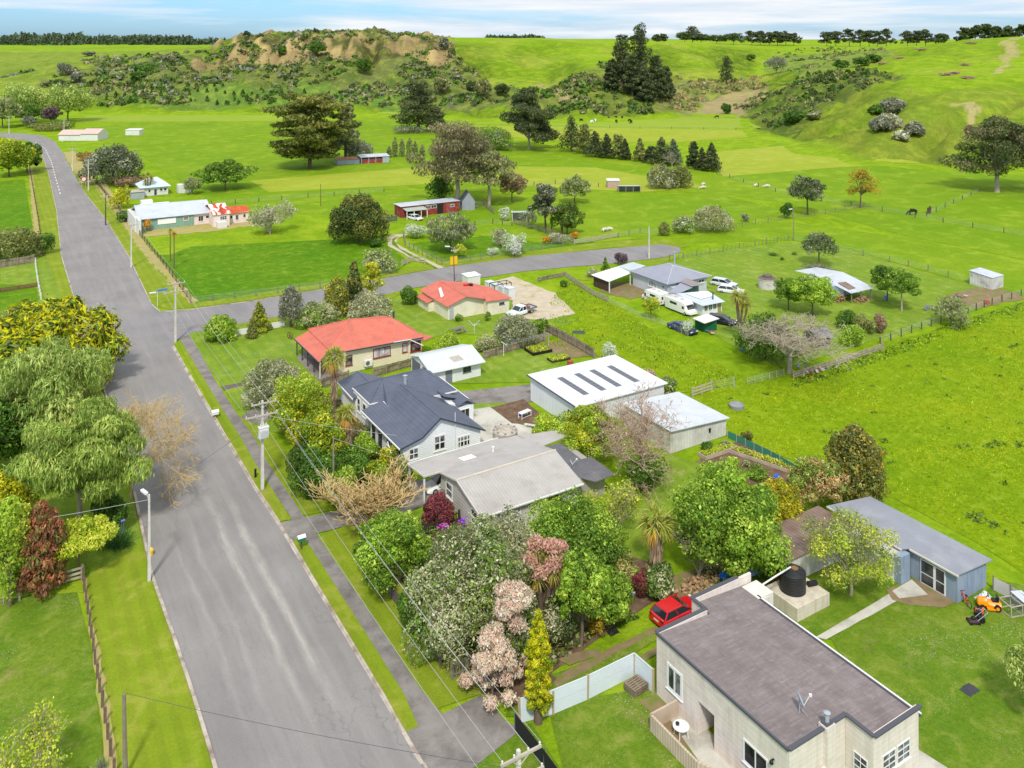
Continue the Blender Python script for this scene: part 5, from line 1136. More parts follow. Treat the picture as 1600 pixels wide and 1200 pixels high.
def tuftplant(label, px, py, wpx, hpx, pal, n=160, name='plant', cat='plant', group=None, flower=None, loc=None, s=None):
    l = loc or P(px, py); k = (H/(py-HY)) if s is None else s; w, h = wpx*k/2, hpx*k; t = thing(name, label, cat, l, 0, group)
    d = sphere_dirs(n, .1, 1.)*np.array((w, w, h*1.25)); O = rng.normal(0, w*.28, (n, 3))*np.array((1,1,0)); V, Q, c = blades(O, d, np.linalg.norm(d, axis=1)*rng.uniform(.7,1.05,n), .07*max(.6,w), pick(pal, n), .3)
    npmesh('leaves', V, Q, leafm, c, t)
    if flower:
        fl = MB()
        for i in range(flower[1]):
            a = R.uniform(0, 6.28); q = R.uniform(.1,.8)*w; x, y, z = cos(a)*q, sin(a)*q, h*R.uniform(.9,1.15); fl.tube([(x*.6,y*.6,h*.3),(x,y,z)], .012, 4); fl.lathe(x, y, [(z-.09,.02),(z-.04,.1),(z+.03,.1),(z+.08,.03)], 7)
        fl.build('flower', flower[0], t, local=True)
    return t
T = tree
# -- left of the road
T('dome', 'big golden yellow conifer at the left kerb just before the side road', 70, 612, 468, 205, ('olive','yellowgreen','deep'), n=15000, size=.36, asp=3., name='golden_conifer', trunk=.05, upb=.8, jit=.35, tip=('gold', .75))
T('broad', 'tall grey green weeping tree just in front of the golden conifer', 84, 725, 526, 156, 'willow', n=15000, size=.27, hang=1.1, asp=2.4, name='willow_tree', trunk=.12, tw=.6)
T('broad', 'weeping birch with a white trunk overhanging the left kerb', 126, 836, 636, 176, 'willow2', n=19000, size=.24, hang=1.4, asp=2.6, name='birch_tree', trunk=.24, bk=barkl, tw=.5, r0=.26)
baretree('leafless pale twiggy branches hanging low over the road by the birch', 203, 780, 618, 200, barky, depth=5, name='bare_tree', trunk=.3, r0=.09, lean=(.55,.15), kids=(2,4), up=.02)
T('broad', 'bright green tree at the left edge beside the grey green weeping tree', 10, 690, 572, 110, 'bright', n=6000, size=.3)
T('broad', 'deep green tree at the left picture edge below the golden conifer', -20, 760, 620, 130, 'deep', n=6000, size=.3)
T('shrub', 'yellow green bush at the left edge behind the lime green bush', 5, 830, 722, 95, 'yellowgreen', n=5000, size=.22, name='shrub', cat='shrub', trunk=.1)
T('shrub', 'tall lime green bush at the left edge beside the red brown one', 16, 945, 765, 66, ('lime','bright'), n=6500, size=.18, name='shrub', cat='shrub', trunk=.1)
T('column', 'red brown feathery bush between the lime bush and the little golden tree', 64, 925, 786, 66, 'red', n=5500, size=.18, hang=.8, asp=2.4, name='shrub', cat='shrub', trunk=.06)
T('flat', 'little spreading yellow green tree by the wooden field gate', 124, 898, 815, 96, 'lime', n=5200, size=.15, name='small_tree', trunk=.3, hang=.5, r0=.07)
tuftplant('dark green clump of strap leaves with one blue flower by the left kerb', 186, 852, 46, 34, 'agap', n=420, name='agapanthus', flower=(plain('blue_flower', lin(120,130,210)), 2))
T('shrub', 'dark green hedge bush under the birch beside the left kerb', 178, 830, 770, 60, 'deep', n=2500, size=.2, name='shrub', cat='shrub', trunk=.05)
baretree('pale olive bush at the bottom left corner of the field', 62, 1250, 1128, 135, barkg, depth=4, leaf='lime', nleaf=2600, size=.11, name='shrub', cat='shrub', trunk=.12, stems=3)
tuftplant('small grey tuft at the foot of the field fence near the bottom left', 160, 1200, 26, 20, 'grey', n=90)
T('broad', 'olive green hedge tree at the far left beyond the paddock', 14, 276, 212, 64, ('yellowgreen','mid'), n=4000, size=.5, trunk=.05)
T('broad', 'dark green hedge tree at the far left nearest the yellow road sign', 42, 268, 218, 42, 'deep', n=2600, size=.5, trunk=.05)
T('dome', 'broad brownish bush behind the left paling fence', 22, 402, 356, 82, 'olive', n=3800, size=.32, name='shrub', cat='shrub', trunk=.05)
T('shrub', 'small dark green bush right of the brownish bush at the left verge', 68, 397, 364, 30, 'deep', n=1300, size=.28, name='shrub', cat='shrub', trunk=.05)
palm('small cabbage tree in front of the brownish bush on the left', 38, 404, 368, 22, 'strap', 'cabbage_tree', skirt=False, r=.12)
# -- along the far left road side
T('broad', 'large pale green willow left of its twin at the road bend', 40, 192, 128, 74, 'willow', n=3600, size=.75, hang=.6, name='willow_tree', trunk=.12)
T('broad', 'large pale green willow right of its twin at the road bend', 106, 190, 128, 72, 'willow', n=3600, size=.75, hang=.6, name='willow_tree', trunk=.12)
T('broad', 'dark green round tree beneath the pale willows at the bend', 44, 196, 162, 42, 'deep', n=1700, size=.6)
T('broad', 'dark purple brown tree beneath the pale willows at the bend', 80, 197, 164, 28, 'darkpurple', n=1300, size=.6)
T('broad', 'grey bush between the dark trees at the road bend', 46, 200, 180, 22, 'grey', n=700, size=.6, name='shrub', cat='shrub')
T('shrub', 'olive hedge running along the outside of the road bend', 75, 204, 192, 64, 'olive', n=1500, size=.6, name='shrub', cat='shrub', trunk=.02)
T('shrub', 'green hedge left of the low white farm building', 98, 200, 187, 34, 'mid', n=900, size=.6, name='shrub', cat='shrub', trunk=.02)
T('broad', 'grey green tree at the far left edge of the road bend', 4, 200, 150, 50, 'poplar', n=2000, size=.7)
T('dome', 'huge dark grey green domed tree beside the power poles', 176, 286, 224, 84, ('grey','dark'), n=8000, size=.42, name='pohutukawa_tree', trunk=.06)
T('shrub', 'brown rusty bush at the foot of the dome shaped tree', 196, 290, 274, 66, 'brown', n=1500, size=.36, name='shrub', cat='shrub', trunk=.02)
T('shrub', 'orange brown bush beside the far road left of the domed tree', 132, 251, 236, 26, ('orange','olive'), n=800, size=.36, name='shrub', cat='shrub', trunk=.02)
T('shrub', 'yellow green bush left of the tan roofed outbuilding', 185, 326, 292, 34, 'yellowgreen', n=1700, size=.32, name='shrub', cat='shrub', trunk=.04)
T('shrub', 'low dark green bush behind the long green shed', 197, 346, 326, 30, 'deep', n=900, size=.32, name='shrub', cat='shrub', trunk=.04)
palm('cabbage tree in front of the white cottage', 231, 306, 268, 22, 'strap', 'cabbage_tree', skirt=False, r=.16, heads=[(0,0,5.6,1.5),(.9,.2,4.6,1.3),(-.6,.3,3.9,1.2)])
T('broad', 'pale weeping tree right of the white cottage', 300, 304, 275, 24, 'poplar', n=1400, size=.3, hang=1., trunk=.1)
T('broad', 'full green tree pair in the field behind the patchy roofed cottage', 352, 296, 249, 78, ('mid','deep'), n=5000, size=.42, trunk=.1)
baretree('tree with silver lichen covered branches right of the patchy roofed cottage', 422, 366, 316, 66, barkg, depth=4, leaf='silver', nleaf=1700, size=.3, name='blossom_tree', trunk=.2)
T('shrub', 'orange flowering bush by the end of the green shed', 230, 362, 343, 14, 'orange', n=350, size=.25, name='shrub', cat='shrub', trunk=.3)
palm('taller of two thin cabbage trees in the paddock', 266, 408, 355, 12, 'strap', 'cabbage_tree', skirt=False, r=.1)
palm('nearer of two thin cabbage trees with an orange tinged head', 272, 420, 360, 14, 'strap', 'cabbage_tree', skirt=False, r=.1, pal='bronze')
T('dome', 'dark olive round topped tree at the paddock corner by the dirt drive', 560, 378, 299, 84, ('mac','dark'), n=9000, size=.34, trunk=.1, name='totara_tree')
T('mac', 'enormous dark spreading conifer beside the red doored shed', 484, 263, 148, 110, 'mac', n=15000, size=.62, asp=2.2, trunk=.07, name='conifer', upb=.4)
T('pine', 'grey topped conifer standing close behind the enormous dark conifer', 540, 250, 158, 46, ('olive','grey'), n=3600, size=.6, trunk=.1, name='conifer')
T('dome', 'grey green rounded bush at the right foot of the enormous conifer', 562, 247, 218, 42, 'grey', n=1900, size=.4, name='shrub', cat='shrub', trunk=.05)
for i, (x, w, h) in enumerate(((608,7,18),(617,9,32),(628,9,30),(640,10,32),(649,8,26),(660,8,20))):
    T('column', 'thin young poplar in the short row left of the big eucalyptus', x, 246-i*.6, 246-h, w, 'poplar', n=420, size=.4, name='poplar_tree', group='young poplars in a row', trunk=.05)
T('pine', 'big loose dark pine behind the eucalyptus with a bushy right side', 654, 206, 124, 88, 'pine', n=6500, size=.62, trunk=.1, name='pine_tree')
T('pine', 'smaller dark pine at the right foot of the big loose pine', 682, 206, 168, 36, 'pine', n=1800, size=.55, trunk=.15, name='pine_tree')
T('shrub', 'grey scrub under the big loose pine', 640, 208, 194, 60, 'grey', n=900, size=.5, name='shrub', cat='shrub', trunk=.02)
T('open', 'huge brown tinged eucalyptus towering behind the red barn', 714, 318, 188, 150, 'euc', n=11000, size=.44, hang=.8, trunk=.26, bk=barkl, name='eucalyptus_tree', r0=.6, ntips=16)
T('open', 'second eucalyptus with olive leaves right of the towering one', 764, 322, 236, 84, 'euc2', n=5200, size=.4, hang=.8, trunk=.3, bk=barkl, name='eucalyptus_tree', r0=.42, ntips=12)
T('broad', 'brown leaved tree right of the two eucalyptus trees', 800, 316, 268, 40, 'brown', n=2400, size=.34, trunk=.2)
T('shrub', 'dark green undergrowth at the foot of the towering eucalyptus', 690, 312, 270, 46, 'deep', n=2200, size=.36, name='shrub', cat='shrub', trunk=.05)
T('shrub', 'pale green bushes along the hedge behind the eucalyptus trees', 752, 224, 192, 80, ('mid','bright'), n=2400, size=.5, name='shrub', cat='shrub', trunk=.03)
T('shrub', 'grey green bushes right end of the hedge behind the eucalyptus trees', 782, 234, 200, 62, ('grey','mid'), n=2200, size=.5, name='shrub', cat='shrub', trunk=.03)
T('open', 'dark flat topped pine with several trunks in mid field', 826, 233, 132, 96, 'pine', n=11000, size=.56, trunk=.05, name='pine_tree', bk=barkl, ntips=14, r0=.5)
for i, (x, b, tp, w, pl) in enumerate(((893,237,178,36,'pine'),(913,240,192,30,'olive'),(930,245,205,32,'pine'),(948,247,208,24,'pine'),(966,248,209,26,'olive'),(977,250,216,16,'pine'),(1000,252,215,20,'olive'),(1016,255,228,22,'pine'),(1034,258,214,34,'pine'),(1052,258,216,26,'pineblue'),(1083,264,220,24,'pine'),(1097,266,230,18,'pine'),(1112,268,222,26,'pine'))):
    T(('cone','pine','cone')[i%3], 'dark cone shaped conifer in the shelter belt across the middle fields', x, b, tp, w*1.2, pl, n=1500, size=.44, name='shelter_conifer', group='conifers of the shelter belt', trunk=.06, asp=2.)
T('dome', 'pale flowering rounded bush left of its twin in the middle paddock', 1034, 294, 255, 46, ('olive','silver'), n=3000, size=.34, trunk=.05, name='shrub', cat='shrub')
T('dome', 'rounded olive bush right of its twin in the middle paddock', 1064, 293, 257, 34, 'olive', n=2200, size=.34, trunk=.05, name='shrub', cat='shrub')
baretree('grey dead branchy tree inside the shelter belt', 1050, 262, 232, 30, barkg, depth=3, name='dead_tree', trunk=.2)
T('open', 'dark ragged tree beside the small white shelter', 852, 364, 286, 54, ('pine','grey'), n=4200, size=.32, trunk=.2, ntips=12)
T('broad', 'pale green airy tree behind the dark ragged tree', 898, 318, 276, 44, 'poplar', n=2300, size=.36, trunk=.2)
T('broad', 'dark green bronze tree right of the ragged tree', 886, 366, 316, 46, ('deep','mac'), n=3600, size=.3, trunk=.05)
palm('cabbage tree with pale trunk in front of the dark bronze tree', 878, 366, 330, 20, 'strap', 'cabbage_tree', skirt=False, r=.12, heads=[(-.5,0,3.4,1.0),(.6,.1,3.6,1.1),(0,.3,2.9,.9)], pal='flax')
palm('cabbage tree with drooping brown leaves left of the pale trunked one', 862, 362, 326, 16, 'strap', 'cabbage_tree', skirt=False, r=.12, pal='flax')
T('broad', 'silvery green willow inside the small fenced orchard', 704, 393, 332, 74, ('willow','grey'), n=7000, size=.28, hang=1.2, asp=2.4, trunk=.1, name='willow_tree', tw=.7)
T('dome', 'small round clipped tree by the road side fence', 719, 404, 381, 20, 'lime', n=900, size=.2, trunk=.4, name='small_tree')
T('shrub', 'white blossoming orchard bush right of the willow', 804, 400, 362, 40, 'blossom', n=1700, size=.24, name='shrub', cat='shrub', trunk=.1)
T('shrub', 'pale grey orchard bush behind the white blossoming bush', 782, 386, 356, 38, 'silver', n=1200, size=.24, name='shrub', cat='shrub', trunk=.1)
T('shrub', 'pale blossom bush beside the bend of the dirt drive', 652, 372, 349, 44, 'blossom', n=1100, size=.26, name='shrub', cat='shrub', trunk=.1)
T('shrub', 'little white flowering bush at the road side fence', 771, 398, 385, 20, 'blossom', n=500, size=.18, name='shrub', cat='shrub', trunk=.1)
T('shrub', 'orange flowering bush left along the orchard fence', 852, 381, 367, 18, 'orange', n=450, size=.2, name='shrub', cat='shrub', trunk=.1)
T('shrub', 'orange flowering bush right along the orchard fence', 898, 373, 361, 14, 'orange', n=350, size=.2, name='shrub', cat='shrub', trunk=.1)
T('shrub', 'grey green flowering bush between the two orange bushes', 872, 380, 362, 34, 'silver', n=900, size=.22, name='shrub', cat='shrub', trunk=.1)
T('shrub', 'leafy shrub with white flowers left of the small white shelter', 789, 345, 322, 18, 'blossom', n=700, size=.24, name='shrub', cat='shrub', trunk=.1)
T('broad', 'pale branched shrub leaning on the right of the small shelter', 826, 352, 326, 28, 'grey', n=800, size=.22, name='shrub', cat='shrub', trunk=.1)
T('dome', 'big grey brown hawthorn bush by the end of the side road', 1112, 361, 320, 62, ('olive','silver'), n=4200, size=.24, name='hawthorn_bush', cat='shrub', trunk=.1)
T('dome', 'medium green hawthorn bush left of the big one', 1067, 364, 336, 32, ('mid','silver'), n=1900, size=.24, name='hawthorn_bush', cat='shrub', trunk=.1)
T('dome', 'small grey hawthorn bush leftmost by the road end', 1038, 368, 346, 18, 'olive', n=900, size=.22, name='hawthorn_bush', cat='shrub', trunk=.1)
T('shrub', 'dark green bush beside the leaning field pole', 1229, 341, 314, 20, 'deep', n=900, size=.3, name='shrub', cat='shrub', trunk=.1)
T('shrub', 'thin grey bush on the paddock fence right of the hawthorns', 1164, 346, 333, 14, 'grey', n=350, size=.22, name='shrub', cat='shrub', trunk=.1)
T('broad', 'rounded dark grey tree with bare lower twigs on the paddock fence', 1262, 335, 273, 54, ('dark','grey'), n=3600, size=.3, trunk=.28, name='tree', ntips=14)
T('open', 'small orange brown leafed tree on the paddock fence', 1344, 325, 266, 54, 'bronze', n=1500, size=.32, trunk=.25, lean=(.12,0), ntips=14)
T('dome', 'small grey twiggy tree alone on the mown lawn', 1280, 414, 362, 50, ('grey','dark'), n=1900, size=.24, trunk=.35, ntips=16)
T('open', 'large spreading dark eucalyptus at the right edge of the far paddocks', 1558, 300, 186, 130, ('euc','dark'), n=8000, size=.5, trunk=.2, bk=barkl, name='eucalyptus_tree', r0=.7, ntips=16)
T('broad', 'dark eucalyptus beyond the right edge beside the spreading one', 1625, 300, 180, 100, ('euc','dark'), n=4500, size=.5, trunk=.2, name='eucalyptus_tree')
# -- yards on the right
T('broad', 'round green tree beside the workshop wall', 1270, 494, 428, 64, 'bright', n=5000, size=.24, trunk=.2, ntips=12)
T('broad', 'darker green tree left of the round green one by the concrete tank', 1232, 484, 432, 48, 'mid', n=3200, size=.24, trunk=.2)
T('broad', 'dark green tree right of the firewood stacks', 1386, 470, 413, 46, ('mid','deep'), n=3400, size=.24, trunk=.2)
T('broad', 'open green tree with two pale trunks on the lawn', 1409, 486, 420, 56, 'mid', n=2800, size=.22, trunk=.35, bk=barkl, ntips=14)
baretree('grey green twiggy bush at the far corner of the lawn', 1486, 506, 466, 56, barkg, depth=4, leaf='poplar', nleaf=1800, size=.2, name='shrub', cat='shrub', trunk=.05, stems=4)
for (x, y, tp, w, pl, lb) in ((1334,540,505,46,'bright','bright green bush right of the little navy shed'),(1348,520,488,38,'olive','flowering olive shrub behind the bright bush by the navy shed'),(1322,512,482,34,'deep','dark green shrub behind the little navy shed'),(1376,520,490,18,'brown','brown seeding shrub at the right of the garden by the navy shed')):
    T('shrub', lb, x, y, tp, w, pl, n=1500, size=.18, name='shrub', cat='shrub', trunk=.05)
for (x, y, w, h, lb) in ((1208,399,20,9,'largest flax clump on the mown lawn'),(1241,398,10,7,'small flax clump right of the largest on the lawn'),(1222,406,9,7,'smallest flax clump below the largest on the lawn')):
    tuftplant(lb, x, y, w, h, 'deep', n=160, name='flax_plant')
tuftplant('wide grey green clump of flags around the lone lawn tree', 1278, 420, 50, 9, 'grey', n=400, name='flax_plant')
palm('cabbage tree with two heads beside the black car', 1156, 535, 448, 30, 'strap', 'cabbage_tree', skirt=False, r=.16, heads=[(-.7,0,6.6,1.4),(.9,.3,6.2,1.5),(.2,.5,5.6,1.2),(1.2,-.2,5.0,1.1)], pal='flax')
T('dome', 'broad dark green bush behind the bare pale tree', 1196, 560, 488, 86, ('deep','mid'), n=5200, size=.22, name='shrub', cat='shrub', trunk=.08)
baretree('pale leafless tree at the corner of the long grass paddock', 1234, 583, 488, 150, barkl, depth=5, leaf='poplar', nleaf=500, size=.16, name='dead_tree', trunk=.32, r0=.17, spread=.7)
T('broad', 'small lemon tree against the white annex', 1017, 524-26, 482-20, 26, ('bright','yellowgreen'), n=1300, size=.16, trunk=.2, name='small_tree')
T('shrub', 'white flowering rose bush beside the navy sedan', 1073, 522, 500, 22, 'blossom', n=700, size=.15, name='shrub', cat='shrub', trunk=.1)
T('shrub', 'dark plum coloured bush in front of the grey carport', 972, 415, 394, 24, 'darkpurple', n=900, size=.2, name='shrub', cat='shrub', trunk=.1)
T('cone', 'slim green bush left of the plum coloured bush', 946, 424, 402, 14, 'mid', n=600, size=.2, name='shrub', cat='shrub', trunk=.1)
T('shrub', 'low flowering shrub at the corner of the grey carport', 925, 432, 420, 24, 'silver', n=500, size=.18, name='shrub', cat='shrub', trunk=.1)
T('shrub', 'white flowering shrub in the long grass above the big white shed', 952, 570, 530, 30, 'blossom', n=900, size=.16, name='shrub', cat='shrub', trunk=.1)
T('shrub', 'grey green bush at the far corner of the big white shed', 1046, 618, 588, 32, ('greygreen','mid'), n=1800, size=.16, name='shrub', cat='shrub', trunk=.05)
T('shrub', 'reddish shrub just left of the bush at the shed corner', 1018, 598, 576, 22, 'pinkgrey', n=700, size=.16, name='shrub', cat='shrub', trunk=.1)
# -- side road gardens
T('dome', 'round glossy green bush on the corner lawn', 345, 531, 492, 48, 'bright', n=4500, size=.2, name='shrub', cat='shrub', trunk=.03)
T('cone', 'tall golden green conical bush on the corner lawn', 405, 518, 470, 36, ('yellowgreen','olive'), n=3600, size=.18, name='shrub', cat='shrub', trunk=.03)
T('cone', 'small dull green conical bush in front of the golden cone', 393, 529, 498, 18, 'olive', n=1200, size=.16, name='shrub', cat='shrub', trunk=.05)
T('column', 'thin grey leaved tree by the side road', 454, 511, 446, 36, 'grey', n=2600, size=.2, hang=.5, trunk=.15)
T('dome', 'pale green bush between the grey tree and the tall dark conifer', 497, 510, 470, 62, ('greygreen','mid'), n=4200, size=.2, name='shrub', cat='shrub', trunk=.03)
T('cone', 'tall dark bronze conifer among the side road trees', 553, 490, 405, 40, ('mac','dark'), n=5000, size=.24, trunk=.05, name='conifer')
T('column', 'golden green bushy conifer left of the tall dark conifer', 527, 492, 432, 42, ('yellowgreen','olive'), n=4200, size=.2, name='conifer', trunk=.05)
T('open', 'yellow flowering pittosporum right of the tall dark conifer', 580, 478, 408, 44, ('yellowgreen','lime'), n=2600, size=.2, trunk=.2)
T('dome', 'pale blossoming bush at the foot of the tall dark conifer', 578, 500, 455, 66, ('silver','greygreen'), n=3600, size=.2, name='shrub', cat='shrub', trunk=.05)
T('shrub', 'dark green bush left of the red roofed hall', 637, 476, 446, 32, 'deep', n=1800, size=.2, name='shrub', cat='shrub', trunk=.05)
T('shrub', 'leafy bush beside the wooden gate of the dirt drive', 590, 424, 388, 62, ('bright','silver'), n=3000, size=.26, name='shrub', cat='shrub', trunk=.05)
T('shrub', 'small dark green shrub in the paddock corner right of the dark olive tree', 586, 386, 372, 24, 'deep', n=700, size=.26, name='shrub', cat='shrub', trunk=.05)
T('dome', 'big grey leaved rounded bush behind the white garage', 806, 536, 490, 66, ('greygreen','grey'), n=5200, size=.18, name='shrub', cat='shrub', trunk=.03)
T('shrub', 'green bush left of the paling fence corner', 845, 522, 498, 30, 'mid', n=1300, size=.18, name='shrub', cat='shrub', trunk=.05)
T('shrub', 'yellow green shrub between the red roof and the white garage', 703, 556, 518, 52, ('lime','bright'), n=2800, size=.18, name='shrub', cat='shrub', trunk=.05)
T('shrub', 'grey rosy shrub on the lawn right of the yellow green shrub', 757, 548, 520, 38, 'greygreen', n=1700, size=.16, name='shrub', cat='shrub', trunk=.05)
T('shrub', 'small bright green bush in front of the red roofed hall wall', 762, 500, 486, 14, 'mid', n=400, size=.15, name='shrub', cat='shrub', trunk=.05)
T('shrub', 'small round green bush at the lattice door of the hall', 717, 502, 490, 14, 'mid', n=350, size=.15, name='shrub', cat='shrub', trunk=.05)
T('shrub', 'little blue green bush at the head of the gravel drive', 882, 448, 436, 14, 'deep', n=400, size=.16, name='shrub', cat='shrub', trunk=.05)
# -- front gardens along the footpath
T('dome', 'silvery grey leaved bush at the corner of the corner lawn', 428, 632, 558, 88, ('silver','greygreen'), n=8000, size=.16, name='shrub', cat='shrub', trunk=.03)
T('broad', 'yellow tipped green tree left of the fan palm', 468, 690, 585, 94, ('yellowgreen','bright'), n=9000, size=.17, trunk=.06)
T('broad', 'yellow green bush in front of the villa beside the footpath', 500, 735, 640, 80, ('yellowgreen','mid'), n=7000, size=.17, trunk=.06)
T('shrub', 'dark green glossy bush at the edge of the verge by the timber pole', 488, 778, 706, 70, 'deep', n=4500, size=.17, name='shrub', cat='shrub', trunk=.03)
T('shrub', 'bright green bush lowest in the garden row by the timber pole', 536, 790, 728, 54, 'bright', n=3600, size=.17, name='shrub', cat='shrub', trunk=.03)
T('shrub', 'green leafy bush under the villa bay window', 590, 766, 716, 52, ('mid','yellowgreen'), n=3200, size=.17, name='shrub', cat='shrub', trunk=.03)
T('shrub', 'mid green bush filling the garden between palm and pole', 555, 760, 706, 50, 'deep', n=3000, size=.17, name='shrub', cat='shrub', trunk=.03)
T('shrub', 'pale green rounded bush at the front corner of the villa', 630, 750, 708, 28, ('greygreen','mid'), n=1900, size=.14, name='shrub', cat='shrub', trunk=.05)
T('shrub', 'green shrub at the foot of the shaggy cabbage palm', 575, 720, 676, 40, 'bright', n=2200, size=.16, name='shrub', cat='shrub', trunk=.05)
T('shrub', 'yellow green shrub under the villa lean-to windows', 604, 738, 694, 34, 'yellowgreen', n=1800, size=.16, name='shrub', cat='shrub', trunk=.05)
palm('fan palm with shaggy trunk before the red roofed villa', 522, 645, 542, 44, 'fan', r=.26)
palm('short shaggy cabbage palm before the navy roofed villa', 542, 718, 632, 42, 'fan', r=.34)
tuftplant('brown green tree fern in the villa garden', 556, 726, 64, 26, 'olive', n=240, name='tree_fern', cat='fern')
baretree('straw coloured leafless willow at the shared driveway', 585, 822, 738, 140, barky, depth=4, name='bare_tree', trunk=.06, stems=12, r0=.06, spread=.4, up=.5)
T('broad', 'green leafy tree left of the dark front fence', 612, 918, 800, 118, ('bright','mid'), n=9000, size=.17, trunk=.03)
T('dome', 'low purple maple beside the carport', 684, 818, 770, 46, 'purple', n=4200, size=.13, name='maple_shrub', cat='shrub', trunk=.08, hang=.6)
T('dome', 'large grey green domed bush in the front garden', 745, 1005, 818, 196, ('greygreen','greygreen','mid'), n=26000, size=.15, name='shrub', cat='shrub', trunk=.02, tip=('silver', .35))
T('dome', 'grey green bush in front of the weatherboard house wall', 790, 930, 800, 120, ('greygreen','silver'), n=10000, size=.15, name='shrub', cat='shrub', trunk=.02)
T('dome', 'wide dense green domed bush beside the long beige roof', 893, 890, 782, 160, ('deep','bright'), n=16000, size=.15, name='shrub', cat='shrub', trunk=.02)
T('shrub', 'dark green hedge bush along the front fence left of the domed bush', 655, 985, 905, 90, ('deep','mid'), n=4500, size=.16, name='shrub', cat='shrub', trunk=.02)
T('shrub', 'dark leaved bush behind the pink flowering tree', 800, 1045, 950, 100, ('dark','mid'), n=5500, size=.15, name='shrub', cat='shrub', trunk=.02)
T('column', 'golden yellow columnar conifer at the driveway entrance', 841, 1128, 952, 38, ('gold','yellowgreen'), n=15000, size=.1, name='golden_conifer', trunk=.11, jit=.5, r0=.22, shell=.1)
T('open', 'pale pink and cream flowering tree behind the golden column', 800, 1065, 906, 96, 'pinkcream', n=8500, size=.13, name='blossom_tree', trunk=.12, hang=.7, ntips=14, shell=.22)
T('open', 'drooping pink cream branches in front of the pink flowering tree', 770, 1092, 985, 84, 'pinkcream', n=6500, size=.13, shell=.3, name='blossom_shrub', cat='shrub', trunk=.04, hang=1.2)
palm('pink flowered cabbage tree with many heads above the front garden', 848, 985, 838, 60, 'strap', 'cabbage_tree', skirt=False, r=.2, pal='flax', heads=[(-1.1,.2,4.9,.9),(-.2,.6,5.6,.95),(.8,.2,5.3,.95),(.4,-.6,4.5,.95),(1.4,-.2,4.2,.9),(-.7,-.5,4.3,.9),(.9,.9,4.9,.9),(1.7,.4,4.9,.85)], flower=8)
T('broad', 'bright green leafy tree right of the pink cabbage tree', 908, 1010, 862, 74, ('bright','mid'), n=7000, size=.17, trunk=.25)
T('broad', 'rounded green shrub left of the maroon shrub by the track', 950, 985, 888, 66, ('bright','mid'), n=5500, size=.16, name='shrub', cat='shrub', trunk=.08)
T('column', 'thin yellow brown shrub between the two green trees', 932, 995, 918, 22, 'bronze', n=1300, size=.14, name='shrub', cat='shrub', trunk=.1)
T('shrub', 'dark olive bush behind the golden column near the fence', 880, 1005, 935, 66, ('dark','greygreen'), n=3800, size=.15, name='shrub', cat='shrub', trunk=.05)
T('shrub', 'maroon leaved shrub beside the driveway track', 1000, 935, 886, 28, 'maroon', n=1700, size=.13, name='shrub', cat='shrub', trunk=.1)
T('shrub', 'dark green oleander bush right of the maroon shrub', 1032, 935, 880, 60, ('deep','greygreen'), n=3400, size=.15, name='shrub', cat='shrub', trunk=.05)
T('shrub', 'red flowered green shrub above the maroon shrub', 976, 920, 868, 44, ('mid','rosy'), n=2200, size=.14, name='shrub', cat='shrub', trunk=.08)
baretree('pale yellow twiggy bush right of the green domed bush', 966, 840, 752, 66, barkg, depth=4, leaf='lime', nleaf=1700, size=.12, name='shrub', cat='shrub', trunk=.15, stems=4)
palm('short fan palm with golden drooping leaves in the back garden', 1026, 895, 788, 66, 'fan', r=.34)
tuftplant('bright lime tree fern at the end of the long beige roof', 915, 788, 48, 28, 'lime', n=260, name='tree_fern', cat='fern')
T('shrub', 'bright leafy plant under the beige eave', 866, 800, 770, 44, 'bright', n=1800, size=.18, name='shrub', cat='shrub', trunk=.05)
T('broad', 'yellow green rhododendron against the big white shed', 921, 716, 634, 88, ('lime','bright','yellowgreen'), n=9500, size=.18, trunk=.06)
T('shrub', 'low bright bush below the big white shed door', 858, 680, 646, 60, ('lime','bright'), n=3600, size=.16, name='shrub', cat='shrub', trunk=.05)
baretree('large bare grey pink tree in front of the lower white shed', 1012, 742, 606, 170, barkr, depth=5, leaf='pinkgrey', nleaf=1600, size=.1, name='bare_tree', trunk=.1, stems=6, r0=.13, spread=.65, kids=(2,3))
T('shrub', 'dark green bush with purple flowers under the large bare tree', 1005, 765, 715, 80, ('deep','mid'), n=3200, size=.16, name='shrub', cat='shrub', trunk=.05, tip=('mauve', .06))
T('broad', 'wide bright green tree behind the concrete house', 1132, 892, 736, 180, ('bright','mid'), n=20000, size=.19, trunk=.03)
T('dome', 'round golden green bush right of the wide bright tree', 1216, 830, 748, 72, ('yellowgreen','bronze'), n=6500, size=.15, name='shrub', cat='shrub', trunk=.1)
baretree('bare silvery shrub beside the log stack', 1092, 905, 822, 88, barkg, depth=4, leaf='poplar', nleaf=700, size=.13, name='bare_shrub', cat='shrub', trunk=.1, stems=4)
T('broad', 'rosy tipped photinia bush behind the rusty shed', 1275, 795, 714, 84, ('rosy','mid'), n=7000, size=.16, trunk=.08, name='photinia_bush', cat='shrub')
T('column', 'tall bronze green conifer behind the long blue shed', 1336, 782, 666, 82, ('mac','olive'), tip=('bronze', .4), n=8500, size=.2, name='conifer', trunk=.08)
T('broad', 'light green feathery tree in front of the blue shed', 1330, 930, 798, 136, ('lime','poplar'), n=6500, size=.13, trunk=.05, shell=.4, bk=barkg, ntips=16)
T('broad', 'pale weeping willow at the right edge of the daisy lawn', 1628, 1130, 985, 84, 'willow', n=5000, size=.14, hang=1.6, trunk=.1, name='willow_tree')
